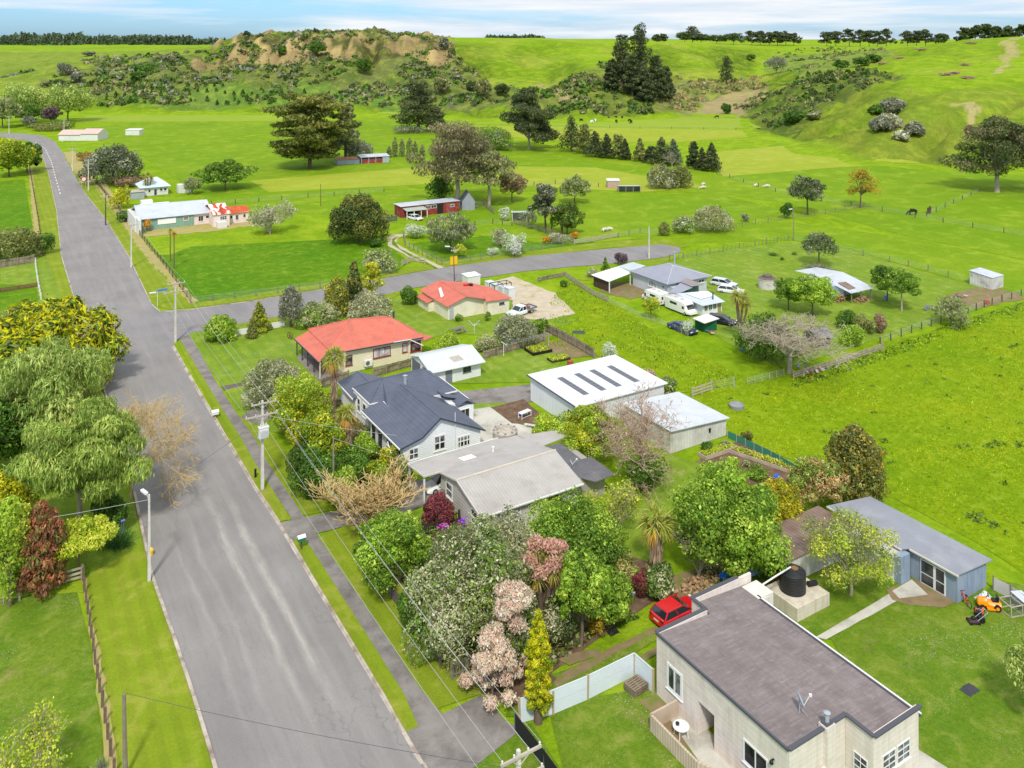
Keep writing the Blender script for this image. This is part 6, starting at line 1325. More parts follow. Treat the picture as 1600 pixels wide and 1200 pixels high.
for (x, y, w, h, pl, lb) in ((1142,728,24,14,'bright','round green plant in the gravel bed by the lower white shed'),(1105,706,24,14,'deep','leafy plant against the lower white shed wall'),(1132,700,22,10,'greygreen','cabbage like plant at the shed corner bed'),(1165,728,14,9,'greygreen','grey plant in the ringed bed'),(1188,748,42,18,'mid','wide green bush at the end of the gravel bed'),(1168,690,22,18,'mac','dark bush on the green netting fence')):
    T('shrub', lb, x, y, y-h, w, pl, n=900, size=.14, name='shrub', cat='shrub', trunk=.04)
for (x, y, lb, fl) in ((790,1078,'purple flowering plant by the little garden gate', lin(130,50,190)),(636,975,'blue iris at the front fence', lin(90,70,200)),(693,838,'magenta flowering plant by the dark picket fence', lin(200,40,200)),(724,832,'violet rhododendron under the front window', lin(150,60,220)),(984,940,'lilac flowering plant beside the track', lin(160,130,220))):
    tuftplant(lb, x, y, 22, 18, 'mid', n=120, name='flowering_plant', flower=(plain('petals', fl), 9))
for (x, y, tp, w, lb) in ((705,1040,1015,40,'narrow strip of green perennials along the front fence'),(668,990,962,30,'clump of green perennials left along the front fence'),(735,1075,1050,36,'pale green perennials near the garden gate')):
    tuftplant(lb, x, y, w, y-tp, 'flax', n=220, name='perennial_clump')

for (x, y, tp, w, pl, lb) in ((452,668,612,64,('deep','mid'),'dark green bush between the silvery bush and the yellow tipped tree'),(512,772,716,60,('deep','mid'),'dark green bush directly behind the slim timber pole'),(548,742,690,48,('mid','deep'),'dark shrub at the foot of the fan palm and cabbage palm'),(478,742,680,56,('deep','dark'),'dark bush on the verge side below the yellow tipped tree')):
    T('shrub', lb, x, y, tp, w, pl, n=3200, size=.17, name='shrub', cat='shrub', trunk=.03)
# ---------------------------------------------------------------- poles, wires, signs
def pole(label, px, py, h, arms=(), mat_=None, r=.14, square=True, loc=None, name='power_pole', trans=False, lamp=None, group=None, lean=(0,0), azim=0.):
    l = loc or P(px, py); t = thing(name, label, 'pole', l, azim, group); m = mat_ or polec; b = MB()
    if square:
        b.add([(-r,-r,-.1),(r,-r,-.1),(r,r,-.1),(-r,r,-.1)]+[(x*r*.6+lean[0]*h,y*r*.6+lean[1]*h,h) for x, y in ((-1,-1),(1,-1),(1,1),(-1,1))], [(0,3,2,1),(4,5,6,7),(0,1,5,4),(1,2,6,5),(2,3,7,6),(3,0,4,7)])
    else: b.tube([(0,0,-.1),(lean[0]*h*.5,lean[1]*h*.5,h*.5),(lean[0]*h,lean[1]*h,h)], [r,r*.85,r*.7], 8)
    b.build('post', m, t, local=True)
    for (z, half, off) in arms:
        a = MB(); a.box(-half+off, -.16, z-.06, half+off, -.05, z+.06); a.bar((-half*.5+off,-.1,z), (0,-.1,z-.45), .04); a.bar((half*.5+off,-.1,z), (0,-.1,z-.45), .04)
        ao = a.build('crossarm', armw, t, local=True)
        for x in (-half*.93, -half*.35, half*.35, half*.93):
            i = MB(); i.lathe(x+off, -.1, [(z+.06,.03),(z+.1,.06),(z+.15,.04),(z+.2,.06),(z+.24,.02)], 7); i.build('insulator', insm, ao, local=True)
    if trans:
        b = MB(); b.box(-.42,-.62,h-3.3,.42,-.14,h-2.35); b.box(-.46,-.66,h-2.35,.46,-.1,h-2.28)
        for k in range(7): b.box(-.36+k*.12-.015,-.74,h-3.2,-.36+k*.12+.015,-.62,h-2.5)
        to = b.build('transformer', plain('transformer_grey', lin(222,224,222)), t, local=True)
        for x in (-.25, 0, .25): i = MB(); i.lathe(x, -.4, [(h-2.28,.05),(h-2.1,.07),(h-2.0,.04),(h-1.92,.02)], 7); i.build('bushing', insm, to, local=True)
        b = MB(); b.box(-.5,-.2,h-3.4,.5,.0,h-3.3); b.build('bracket', galv, t, local=True)
    if lamp:
        dx, dy, z = lamp; b = MB(); b.tube([(0,0,z-.3),(dx*.6,dy*.6,z),(dx,dy,z+.1)], .035, 6); bo = b.build('lamp_arm', galv, t, local=True)
        b = MB(); a = math.atan2(dy, dx); b.obox((dx+.3*cos(a),dy+.3*sin(a)), .42, .12, z+.05, z+.2, a); b.obox((dx+.38*cos(a),dy+.38*sin(a)), .25, .09, z+.0, z+.05, a, 1); b.build('lamp_head', [whitep, glass], t, local=True)
    return t
armw = mat('crossarm_timber', lin(196,186,172), lin(170,160,146), 2, .9); insm = plain('insulator_porcelain', lin(214,210,204), .3)
timber = mat('pole_timber', lin(158,146,130), lin(120,108,94), 1.5, .95, rib=('X', .09), ribk=.3)
timberd = mat('dark_pole_timber', lin(104,88,74), lin(80,68,58), 1.5, .95)
PX_ = [((21.9,35.2,0),7.6,'concrete power pole below the black mesh fence at the bottom'),((21.84,80.22,0),8.3,'concrete power pole carrying a grey transformer'),((22.16,125.34,0),8.4,'concrete power pole at the street corner'),((22.5,170.53,0),8.1,'grey power pole on the mown verge before the long green shed'),((22.68,212.08,0),6.9,'dark timber power pole beside the yellow green bush'),((23.76,262.68,0),8.7,'tall white power pole in front of the domed tree'),(P(113,268),7.4,'power pole just past the domed tree'),(P(100,216),8.,'thin power pole near the low farm building')]
for i, (l, h, lb) in enumerate(PX_):
    pole(lb, 0, 0, h, ((h-.25,1.15,.1),(h-1.35,1.5,-.1)) if i in (0,1,2,5) else ((h-.3,1.1,0),), polec if i != 4 else timberd, loc=l, trans=i == 1, lamp=(-2.6,.1,h-1.25) if i == 2 else None)
pole('far white power pole at the left edge beyond the road bend', 14, 209, 8., ((7.6,1.3,0),))
pole('concrete street lamp pole on the left kerb beside the little yellow marker', 233, 908, 6.7, r=.11, lamp=(-.15,.5,6.5), name='lamp_pole')
pole('grey timber stay pole on the left verge at the bottom', 196, 1215, 4.75, mat_=timber, square=False, r=.14, name='timber_pole', lean=(-.015,.01))
pole('slim grey timber pole beside the straw coloured willow', 521, 786, 5.9, mat_=timber, square=False, r=.1, name='timber_pole')
pole('white concrete pole at the end of the side road', 1014, 404, 6.1, r=.12)
pole('thin dark timber pole with a small lamp beside the side road', 710, 441, 6.2, ((5.5,.7,0),), timberd, square=False, r=.09, lean=(-.02,.02), lamp=(-.7,.6,6.0))
pole('slim grey pole with lamp at the paddock corner gate', 1240, 375, 6.6, mat_=timber, square=False, r=.09, lamp=(-.6,0,6.4))
pole('thin dark pole standing on a rubbish mound in the far paddock', 501, 322, 5.6, mat_=timberd, square=False, r=.09, name='timber_pole')
def wire(pts, sag=.5, r=.011, label='power line strung along the roadside poles', group='power lines', m=None):
    b = MB()
    for a, c in zip(pts[:-1], pts[1:]):
        a, c = np.array(a), np.array(c); n = 10; L = np.linalg.norm(a-c); q = []
        for k in range(n+1): f = k/n; p = a+(c-a)*f; p[2] -= sag*4*f*(1-f)*min(1, L/40); q.append(tuple(p))
        b.tube(q, r, 4, cap=False)
    return tag(b.build('power_line', m or wirem), label, 'wire', group)
wirem = plain('aluminium_wire', lin(186,186,186), .4)
wdark = plain('dark_cable', lin(70,70,72), .5)
hs2 = [h for l, h, lb in PX_]; ls2 = [l for l, h, lb in PX_]
for x, dz in ((-1.0,0), (1.2,0), (.5,0)): wire([(l[0]+x,l[1]-.1,h-.02+dz) for l, h in zip(ls2, hs2)], .6)
for x in (-1.5, 1.25): wire([(ls2[i][0]+x,ls2[i][1]-.1,hs2[i]-1.12) for i in (0,1,2)], .6)
wire([(21.9,80,6.8),(10.68,71.3,6.6)], .5, .014, 'cable crossing the road from the transformer pole', 'service cables', wdark)
wire([(22.,35.5,6.4),(6.6,53.3,4.7)], .4, .014, 'cable crossing the near end of the road to the stay pole', 'service cables', wdark)
wire([(10.68,71.3,6.3),(-4,77,5.2)], .5, .014, 'green cable running from the left lamp pole into the trees', 'service cables', wirem)
wire([(22.2,80,6.9),(34.4,78,2.9)], .4, .014, 'thin cable dropping from the transformer pole to the villa', 'service cables', wirem)
wire([(26.85,74.8,5.7),(33.5,73.4,2.4)], .2, .012, 'thin cable dropping from the timber pole to the carport', 'service cables', wirem)
def sign(label, px, py, h, w, hh, col, shape='rect', name='road_sign', legs=1, back=None, loc=None, face=0., text=None):
    l = loc or P(px, py); t = thing(name, label, 'sign', l, face); b = MB()
    for x in ((0,) if legs == 1 else (-w*.35, w*.35)): b.cyl(x, .03, 0, h, .035, 6)
    b.build('post', whitep, t, local=True); b = MB(); z = h-hh/2
    if shape == 'diamond': b.add([(0,-.02,z-hh*.7),(w*.7,-.02,z),(0,-.02,z+hh*.7),(-w*.7,-.02,z)], [(0,1,2,3),(3,2,1,0)])
    elif shape == 'round':
        b.tube([(0,-.01,z),(0,-.04,z)], w/2, 18); b.tube([(0,-.04,z),(0,-.05,z)], w*.36, 18, 1)
    else: b.box(-w/2,-.05,z-hh/2,w/2,-.01,z+hh/2)
    b.build('panel', [col, whitep], t, local=True); return t
yel = plain('yellow_sign', lin(236,190,20)); redm = plain('red_sign', lin(206,50,40)); bluem = plain('blue_sign', lin(70,130,200))
sign('yellow diamond warning sign on the far left verge', 57, 264, 2.6, 1.5, 1.5, yel, 'diamond')
sign('red ringed round speed sign on two white posts on the far verge', 131, 292, 2.9, 1.4, 1.4, redm, 'round', legs=2)
sign('yellow and white notice board beside the thin dark pole', 709, 414, 1.6, 1.5, 1.5, yel, name='notice_board')
t = sign('blue street name sign at the corner of the side road', 246, 480, 2.7, .1, .1, bluem, name='street_sign')
b = MB(); b.box(.0,-.03,2.45,1.5,.03,2.75); b.build('name_blade', bluem, t, local=True)
for k, (x, y, lb) in enumerate(((60,244,'white marker post on the left verge near the bend'),(112,262,'white marker post by the far farm gate'),(97,222,'white marker post at the inside of the bend'),(64,205,'white marker post beyond the road bend'))):
    p_ = P(x, y); b = MB(); b.box(-.09,-.06,0,.09,.06,1.1); b.box(-.092,-.062,.8,.092,.062,.92, 1); o = b.build('marker_post', [whitep, redm], None, local=True); o.location = p_; tag(o, lb, 'marker post')
def mailbox(label, px, py, h, col, top, s=.3):
    t = thing('letterbox', label, 'letterbox', P(px, py)); b = MB(); b.box(-.05,-.05,0,.05,.05,h); b.build('post', timberd, t, local=True)
    b = MB(); b.box(-s,-s*.7,h,s,s*.7,h+.3); b.build('box', col, t, local=True); b = MB(); extr(b, [(-s*.8,h+.3),(s*.8,h+.3),(0,h+.5)], 'x', -s*1.1, s*1.1); b.build('lid', top, t, local=True); return t
mailbox('green letterbox with white lid on the verge near the driveway', 471, 858, .7, plain('letterbox_green', lin(30,120,90)), whitep)
mailbox('small white letterbox leaning over the kerb before the drive', 336, 652, .35, whitep, whitep, .35)
b = MB(); b.box(-.08,-.08,0,.08,.08,.75); b.box(-.1,-.1,.75,.1,.1,.8); o = b.build('bollard', blackp, None, local=True); o.location = P(399,746); tag(o, 'short black post on the verge beside the transformer pole', 'bollard')
b = MB(); b.lathe(0, 0, [(0,.16),(.3,.16),(.34,.2),(.5,.2),(.62,.1),(.66,.03)], 12); o = b.build('fire_hydrant_marker', yel, None, local=True); o.location = P(236,868); tag(o, 'small yellow marker post beside the left lamp pole', 'marker')
# ---------------------------------------------------------------- fences
def resample(q, sp):
    out = [q[0]]
    for a, b in zip(q[:-1], q[1:]):
        L = math.dist(a[:2], b[:2]); n = max(1, round(L/sp)); out += [tuple(a[i]+(b[i]-a[i])*k/n for i in range(3)) for k in range(1, n+1)]
    return out
def fence(label, pts, kind='wire', h=1.05, sp=3., m=None, pr=.07, name='fence', px=True, single=False, railm=None, cat='fence', every=1):
    q = [(P(*p) if len(p) == 2 else p) for p in pts] if px else [tuple(p)+((0.,) if len(p) == 2 else ()) for p in pts]
    t = thing(name, label, cat, q[0]); o0 = q[0]; L = [(a-o0[0], b-o0[1], c-o0[2]) for a, b, c in q]
    s = resample(L, sp); m = m or postw
    b = MB()
    if single or len(s) > 100:
        for x, y, z in s: b.box(x-pr, y-pr, z-.1, x+pr, y+pr, z+h+R.uniform(-.08,.08))
        o = b.build('post', m, t, local=True); tag(o, kind='stuff')
    else:
        first = None
        for x, y, z in s:
            if first is None: first = MB().box(-pr,-pr,-.1,pr,pr,h+.06).build('post', m, t, local=True); o = first
            else: o = first.copy(); COL.objects.link(o); o.parent = t
            o.location = (x,y,z); o.rotation_euler = (R.uniform(-.04,.04), R.uniform(-.04,.04), R.uniform(0,.4)); o.scale = (1,1,R.uniform(.92,1.08))
    r = MB()
    for a, c in zip(s[:-1], s[1:]):
        a, c = np.array(a), np.array(c); d = (c-a); ln = np.linalg.norm(d); d = d/(ln+1e-6)
        if kind == 'wire':
            for k in (.2,.42,.64,.86,1.): r.bar(a+(0,0,h*k), c+(0,0,h*k), .014)
        elif kind == 'batten':
            for k in (.25,.55,.9): r.bar(a+(0,0,h*k), c+(0,0,h*k), .014)
            n = max(1, int(ln/.9))
            for k in range(1, n): p = a+d*ln*k/n; r.box(p[0]-.025,p[1]-.025,p[2],p[0]+.025,p[1]+.025,p[2]+h*R.uniform(.85,.98))
        elif kind == 'rail':
            for k in (.25,.55,.88): r.bar(a+(0,0,h*k), c+(0,0,h*k), .05, .16)
        elif kind == 'paling':
            n = max(1, int(ln/.16))
            for k in range(n):
                p = a+d*ln*(k+.5)/n; hh = h*R.uniform(.95,1.03); nx, ny = -d[1], d[0]; w = .07; e = .012
                r.prism([(p[0]+d[0]*i*w+nx*j*e+nx*.05, p[1]+d[1]*i*w+ny*j*e+ny*.05) for i, j in ((-1,-1),(1,-1),(1,1),(-1,1))], p[2]+.03, p[2]+hh)
            for k in (.25,.8): r.bar(a+(0,0,h*k), c+(0,0,h*k), .05, .09)
        elif kind == 'picket':
            n = max(1, int(ln/.22))
            for k in range(n):
                p = a+d*ln*(k+.5)/n; w = .05; nx, ny = -d[1], d[0]; r.prism([(p[0]+d[0]*i*w+nx*j*.012, p[1]+d[1]*i*w+ny*j*.012) for i, j in ((-1,-1),(1,-1),(1,1),(-1,1))], p[2]+.03, p[2]+h)
            for k in (.25,.8): r.bar(a+(0,0,h*k), c+(0,0,h*k), .05, .09)
        elif kind == 'panel':
            for k in range(2): r.bar(a+(0,0,h*(.25+.5*k)), c+(0,0,h*(.25+.5*k)), .04, h*.485)
            r.bar(a+(0,0,h), c+(0,0,h), .07, .05)
        elif kind == 'mesh': r.bar(a+(0,0,h*.5), c+(0,0,h*.5), .02, h*.96)
    r.build({'wire':'wire','batten':'wire','rail':'rail','paling':'paling','picket':'picket','panel':'panel','mesh':'mesh'}[kind], railm or (wirem if kind == 'wire' else m), t, local=True)
    return t
brownp = mat('brown_batten', lin(128,108,92), lin(100,84,70), 2, .95)
palb = mat('pale_batten', lin(192,180,162), lin(160,148,130), 2, .95)
creos = mat('dark_stained_timber', lin(74,62,56), lin(56,48,44), 2, .9)
stl = mat('pale_blue_steel_panel', lin(220,228,232), lin(208,218,224), .7, .55); bmesh_ = plain('black_mesh', lin(30,30,32), .8); gmesh = plain('green_netting', lin(60,130,110), .8)
fence('long brown batten fence along the left verge at the bottom', [(130,908),(152,1060),(178,1210),(195,1320)], 'batten', .95, 1.5, brownp)
fence('pale battened fence left of the wooden field gate', [(-20,950),(30,938),(70,926),(90,917)], 'batten', 1.0, 2.4, palb)
fence('wooden field gate of four rails under the yellow green tree', [(90,917),(129,906)], 'rail', 1.1, 2., palb, .09, 'gate', cat='gate')
fence('grey paling fence in front of the brownish bush at the left', [(-30,424),(0,419),(53,411)], 'paling', 1.5, 2.4, woody)
fence('short white posted fence down the left lawn', [(55,412),(60,450),(64,468)], 'wire', 1., 2.2, whitep)
fence('low brown rail fence across the left lawn', [(-20,460),(0,457),(58,448)], 'rail', .7, 2.4, mat('red_brown_rail', lin(128,88,70)))
fence('fence beside the left far verge and deep green paddock', [(46,262),(60,345),(68,400)], 'batten', 1., 5., timberd)
fence('dark posted fence along the right side of the far verge', [(150,286),(215,364),(260,420),(298,473)], 'batten', 1.1, 3.2, timberd)
fence('wire fence along the side road in front of the deep green paddock', [(298,474),(400,462),(500,450),(560,441),(612,428)], 'wire', 1.0, 3.4, postw)
fence('rail yard and gate at the mouth of the dirt drive', [(628,416),(645,409),(664,412)], 'rail', 1.2, 1.6, palb)
fence('netting fence on the inner side of the dirt drive', [(630,366),(633,384),(660,399),(690,413)], 'wire', 1.1, 2.2, postw)
fence('timber posted fence in front of the orchard along the side road', [(690,414),(735,409),(800,397),(862,387),(897,381)], 'wire', 1.1, 2.6, postw)
fence('pale rail fence right of the orchard along the side road', [(897,382),(930,377),(966,370)], 'rail', 1.0, 2.4, palb)
fence('thin wire fence from the pale rails to the white pole', [(966,371),(1000,364),(1035,368)], 'wire', 1.0, 3.6, postw)
fence('tumbledown grey board fence beside the cabbage trees', [(803,350),(830,357),(862,368),(896,380)], 'rail', 1.2, 2.4, postw)
fence('stock yard rails right of the pointed hut', [(738,327),(756,322),(772,335)], 'rail', 1.4, 2.2, postw)
fence('small orchard fence below the red barn', [(742,352),(770,349),(800,353)], 'wire', 1., 3., timberd)
fence('dark fence left of the red barn porch', [(596,348),(620,345)], 'paling', 1.2, 2.4, greyp)
fence('battened paddock fence running right from the side road end', [(1046,407),(1130,393),(1180,384),(1232,376)], 'batten', 1.1, 3.6, postw)
fence('wire fence behind the lawn from pole to white box shed', [(1240,376),(1310,391),(1390,409),(1450,424),(1515,443)], 'wire', 1.1, 4.4, postw)
fence('paddock fence behind the hawthorn bushes', [(1100,365),(1160,354),(1220,344),(1290,334),(1350,324)], 'batten', 1.1, 4., postw)
fence('far fence line along the ditch across the right paddocks', [(1120,272),(1185,292),(1240,308),(1330,322),(1430,340),(1520,356),(1620,372)], 'wire', 1.1, 7., timberd)
fence('fence climbing from the ditch to the large right eucalyptus', [(1448,338),(1490,318),(1530,300)], 'wire', 1.1, 7., timberd)
fence('far wire fence across the fields behind the red barn', [(330,322),(440,312),(600,300)], 'wire', 1.1, 7., timberd)
fence('far wire fence behind the eucalyptus trees', [(800,294),(900,284),(935,292)], 'wire', 1.1, 7., timberd)
fence('far dark fence line below the foot of the spur', [(860,199),(1000,201),(1150,203)], 'wire', 1.1, 14., timberd)
fence('far fence from the row of poplars to the big conifer', [(605,244),(540,252)], 'wire', 1.1, 7., timberd)
fence('wire fence at the edge of the long grass by the lawn', [(1375,538),(1440,514),(1470,505)], 'wire', 1., 2.4, timberd)
fence('fence of mixed old boards behind the dead pale tree', [(1240,592),(1310,570),(1380,547)], 'rail', .9, 1.9, mat('mixed_board', lin(186,170,150), lin(120,110,104), 3, .9))
fence('weedy wire fence from the lawn corner to the far right', [(1500,494),(1550,476),(1610,458)], 'wire', 1., 2.6, timberd)
fence('timber paling fence between the red roofed villa and the navy villa', [(478,614),(545,594)], 'paling', 1.15, 2.2, woody)
fence('timber paling fence left of the white garage', [(583,590),(642,573)], 'paling', 1.1, 2.2, woody)
fence('weathered paling fence behind the back lawn with washing line', [(755,562),(800,549),(852,533)], 'paling', 1.1, 2., woody)
fence('weathered paling fence along the vegetable garden and paddock', [(851,534),(850,518),(885,535),(928,560)], 'paling', 1.3, 2., woody)
fence('dark stained rail fence beside the carport', [(600,795),(642,775)], 'rail', .8, 1.5, creos)
fence('dark picket fence before the violet rhododendron', [(664,838),(718,815)], 'picket', 1.0, 1.4, creos)
fence('pale blue steel panel fence around the daisy lawn', [(812,1130),(864,1116),(918,1093),(991,1056),(1021,1083)], 'panel', 1.5, 3.3, mat('fence_post_pine', lin(190,168,134)), .06, railm=stl)
fence('black mesh screen fence at the bottom of the drive', [(805,1141),(850,1200),(930,1310)], 'mesh', 1.05, 2.4, greyp, .03, railm=bmesh_)
fence('dark paling fence at the footpath side of the front garden', [(560,865),(630,962),(688,1042)], 'paling', 1.0, 2., mat('grey_dark_paling', lin(110,100,92)))
fence('little grey picket garden gate by the pink shrub', [(706,1062),(730,1052)], 'picket', 1.1, 1.4, postw, name='gate', cat='gate')
fence('grey wooden rail fence at the paddock gateway', [(1082,621),(1112,611)], 'rail', 1.15, 1.7, palb)
fence('silver tube gate at the paddock gateway', [(1112,611),(1147,605)], 'wire', 1.15, 2.6, galv, .05, 'gate', cat='gate')
fence('thin wire fence from the gateway to the dead pale tree', [(1168,602),(1225,588)], 'wire', .9, 1.1, palb, .03)
fence('green netting fence around the gravel bed', [(1137,684),(1165,697),(1205,716),(1246,740)], 'mesh', .75, 1.1, palb, .03, railm=gmesh)
fence('patchwork fence of old boards and sheets beside the grey carport', [(884,433),(905,448),(926,462),(950,472)], 'rail', .9, 1.4, mat('patchwork_board', lin(190,176,160), lin(110,96,88), 4, .9))
fence('low timber edging at the head of the vacant lot', [(840,440),(864,435),(884,431)], 'paling', .7, 1.8, woody)
fence('white wire fence beside the motorhomes', [(950,472),(1000,496),(1045,512),(1075,526)], 'wire', .8, 1.6, palb, .03)
# ---------------------------------------------------------------- vehicles (length along +x, front at +x)
def carpaint(name, c): 
    t = NT(name); return t.finish(t.mix(t.math('MULTIPLY', t.ramp(t.noise(6, 3), .4, .7), .2), c, tuple(x*.8 for x in c[:3])+(1,)), .25, spec=.6)
tyre = plain('tyre_rubber', lin(34,34,36), .9); rimm = plain('alloy_rim', lin(176,178,182), .35, .6); carglass = plain('car_glass', lin(36,42,50), .08, spec=.9); lampm = plain('headlight_glass', lin(226,230,236), .1, spec=.8); tailm = plain('tail_light', lin(170,24,24), .2)
def loftx(mb, secs, m=0):
    """sections: (x, half width bottom, half width top, z0, z1)"""
    b = len(mb.v)
    for x, w0, w1, z0, z1 in secs:
        e = min(.12, (z1-z0)*.3)
        mb.v += [(x,-w0,z0),(x,-w0*1.02,z0+(z1-z0)*.5),(x,-w1,z1-e),(x,-w1+e*1.2,z1),(x,w1-e*1.2,z1),(x,w1,z1-e),(x,w0*1.02,z0+(z1-z0)*.5),(x,w0,z0)]
    n = len(secs)
    for i in range(n-1):
        for j in range(8): k = (j+1)%8; mb.f.append([b+i*8+j, b+(i+1)*8+j, b+(i+1)*8+k, b+i*8+k]); mb.m.append(m)
    mb.f.append([b+j for j in range(8)]); mb.m.append(m); mb.f.append([b+(n-1)*8+j for j in range(7,-1,-1)]); mb.m.append(m)
def wheels(t, L, W, xs, r, dz=0):
    for x in xs:
        for s in (-1, 1):
            b = MB(); y0, y1 = s*(W/2-.2), s*(W/2+.01); b.tube([(x,y0,r),(x,y0+(y1-y0)*.1,r),(x,y0+(y1-y0)*.9,r),(x,y1,r)], [r*.9,r,r,r*.9], 14); w = b.build('wheel', tyre, t, local=True, smooth=True)
            b = MB(); b.tube([(x,y1-s*.01,r),(x,y1+s*.015,r)], [r*.6,r*.55], 12); b.build('rim', rimm, w, local=True)
def car(label, loc, rz, col, L=4.3, W=1.7, Hh=1.42, style='hatch', group=None):
    t = thing('car', label, 'car', loc, rz, group); t.scale = (1,1,.83); pm = carpaint('paint_'+label.split()[0], col); w = W/2; zb = .2; belt = Hh*.62; f, r_ = L/2, -L/2
    hood = Hh*.60; b = MB()
    if style == 'sedan': prof = [(r_,.82,.78,.32,Hh*.55),(r_+.12,.94,.88,.24,Hh*.64),(r_+.7,1,.94,zb,Hh*.66),(r_+1.3,1,.95,zb,belt),(f-1.5,1,.95,zb,belt),(f-1.2,1,.93,zb,hood),(f-.3,.95,.86,.22,Hh*.5),(f,.8,.7,.3,Hh*.42)]
    else: prof = [(r_,.84,.8,.3,Hh*.6),(r_+.1,.94,.9,.24,belt),(r_+.5,1,.95,zb,belt),(0,1,.95,zb,belt),(f-1.35,1,.95,zb,belt),(f-1.05,1,.93,zb,hood),(f-.25,.95,.86,.22,Hh*.5),(f,.8,.7,.3,Hh*.42)]
    loftx(b, [(x, a*w, c*w, z0, z1) for x, a, c, z0, z1 in prof]); b.build('body', pm, t, local=True, smooth=35)
    x0, x1, x2, x3 = (r_+.75, r_+1.45, f-2.05, f-1.2) if style == 'sedan' else (r_+.12, r_+.5, f-1.95, f-1.1)
    b = MB(); e = .9*w; u = .74*w; zt = Hh-.05
    b.add([(x0,-e,belt-.03),(x3,-e,belt-.03),(x3,e,belt-.03),(x0,e,belt-.03),(x1,-u,zt),(x2,-u,zt),(x2,u,zt),(x1,u,zt)], [(0,3,2,1),(4,5,6,7),(0,1,5,4),(1,2,6,5),(2,3,7,6),(3,0,4,7)])
    b.build('window', carglass, t, local=True)
    b = MB(); b.add([(x1-.06,-u-.02,zt-.03),(x2+.06,-u-.02,zt-.03),(x2+.06,u+.02,zt-.03),(x1-.06,u+.02,zt-.03),(x1,-u+.06,Hh),(x2-.02,-u+.06,Hh),(x2-.02,u-.06,Hh),(x1,u-.06,Hh)], [(0,3,2,1),(4,5,6,7),(0,1,5,4),(1,2,6,5),(2,3,7,6),(3,0,4,7)])
    for s in (-1, 1):
        for xa, xb in ((x0,x1),(x3,x2),((x0+x3)/2,(x1+x2)/2)): b.bar((xa,s*(e+.005),belt-.03), (xb,s*(u+.01),zt), .075, .05)
    b.build('roof', pm, t, local=True)
    for s in (-1, 1):
        b = MB(); b.box(f-.16,s*w*.42,Hh*.40,f-.0,s*w*.76,Hh*.5); b.build('headlight', lampm, t, local=True)
        b = MB(); b.box(r_-.0,s*w*.5,Hh*.46,r_+.1,s*w*.86,Hh*.6); b.build('tail_light', tailm, t, local=True)
        b = MB(); b.box(x3-.15,s*(w*.96),belt,x3+.02,s*(w*1.16),belt+.13); b.build('mirror', pm, t, local=True)
        b = MB()
        for xx in ((x0+x3)/2, x3-.15): b.box(xx-.008,s*(w*1.0),.35,xx+.008,s*(w*1.022),belt-.06)
        b.build('door_seam', blackp, t, local=True)
    b = MB(); b.box(f-.08,-w*.7,.28,f+.03,w*.7,.42); b.build('bumper', blackp, t, local=True); b = MB(); b.box(r_-.03,-w*.75,.26,r_+.08,w*.75,.42); b.build('bumper', pm, t, local=True)
    b = MB(); b.box(r_-.035,-.24,.5,r_-.02,.24,.62); b.build('number_plate', whitep, t, local=True)
    wheels(t, L, W, (f-.8, r_+.72), .31); return t
rc = P(1037,990)
car('red hatchback parked beside the concrete house', (rc[0]+2.0, rc[1]+.9, 0), .03, lin(206,18,30), 3.9, 1.7, 1.42)
car('white hatchback parked nose out under the carport', (36.4,71.8,0), pi, lin(226,228,230), 4.0, 1.66, 1.4)
car('dark navy sedan parked in the long grass', (85.2,92.3,0), -pi/2+.03, lin(40,56,88), 4.8, 1.8, 1.35, 'sedan')
car('black car half hidden by the two headed cabbage tree', P(1127,505), -1.0, lin(30,32,38), 4.4, 1.75, 1.45)
car('silver hatchback on the lawn behind the hip roofed house', P(1131,446), -1.15, lin(206,212,216), 4.4, 1.75, 1.4)
car('white car half hidden below the silver hatchback', P(1142,457), -1.0, lin(226,226,226), 4.2, 1.7, 1.4)
car('white car parked under the red barn porch', P(649,343), -1.3, lin(224,222,218), 4.2, 1.7, 1.4)
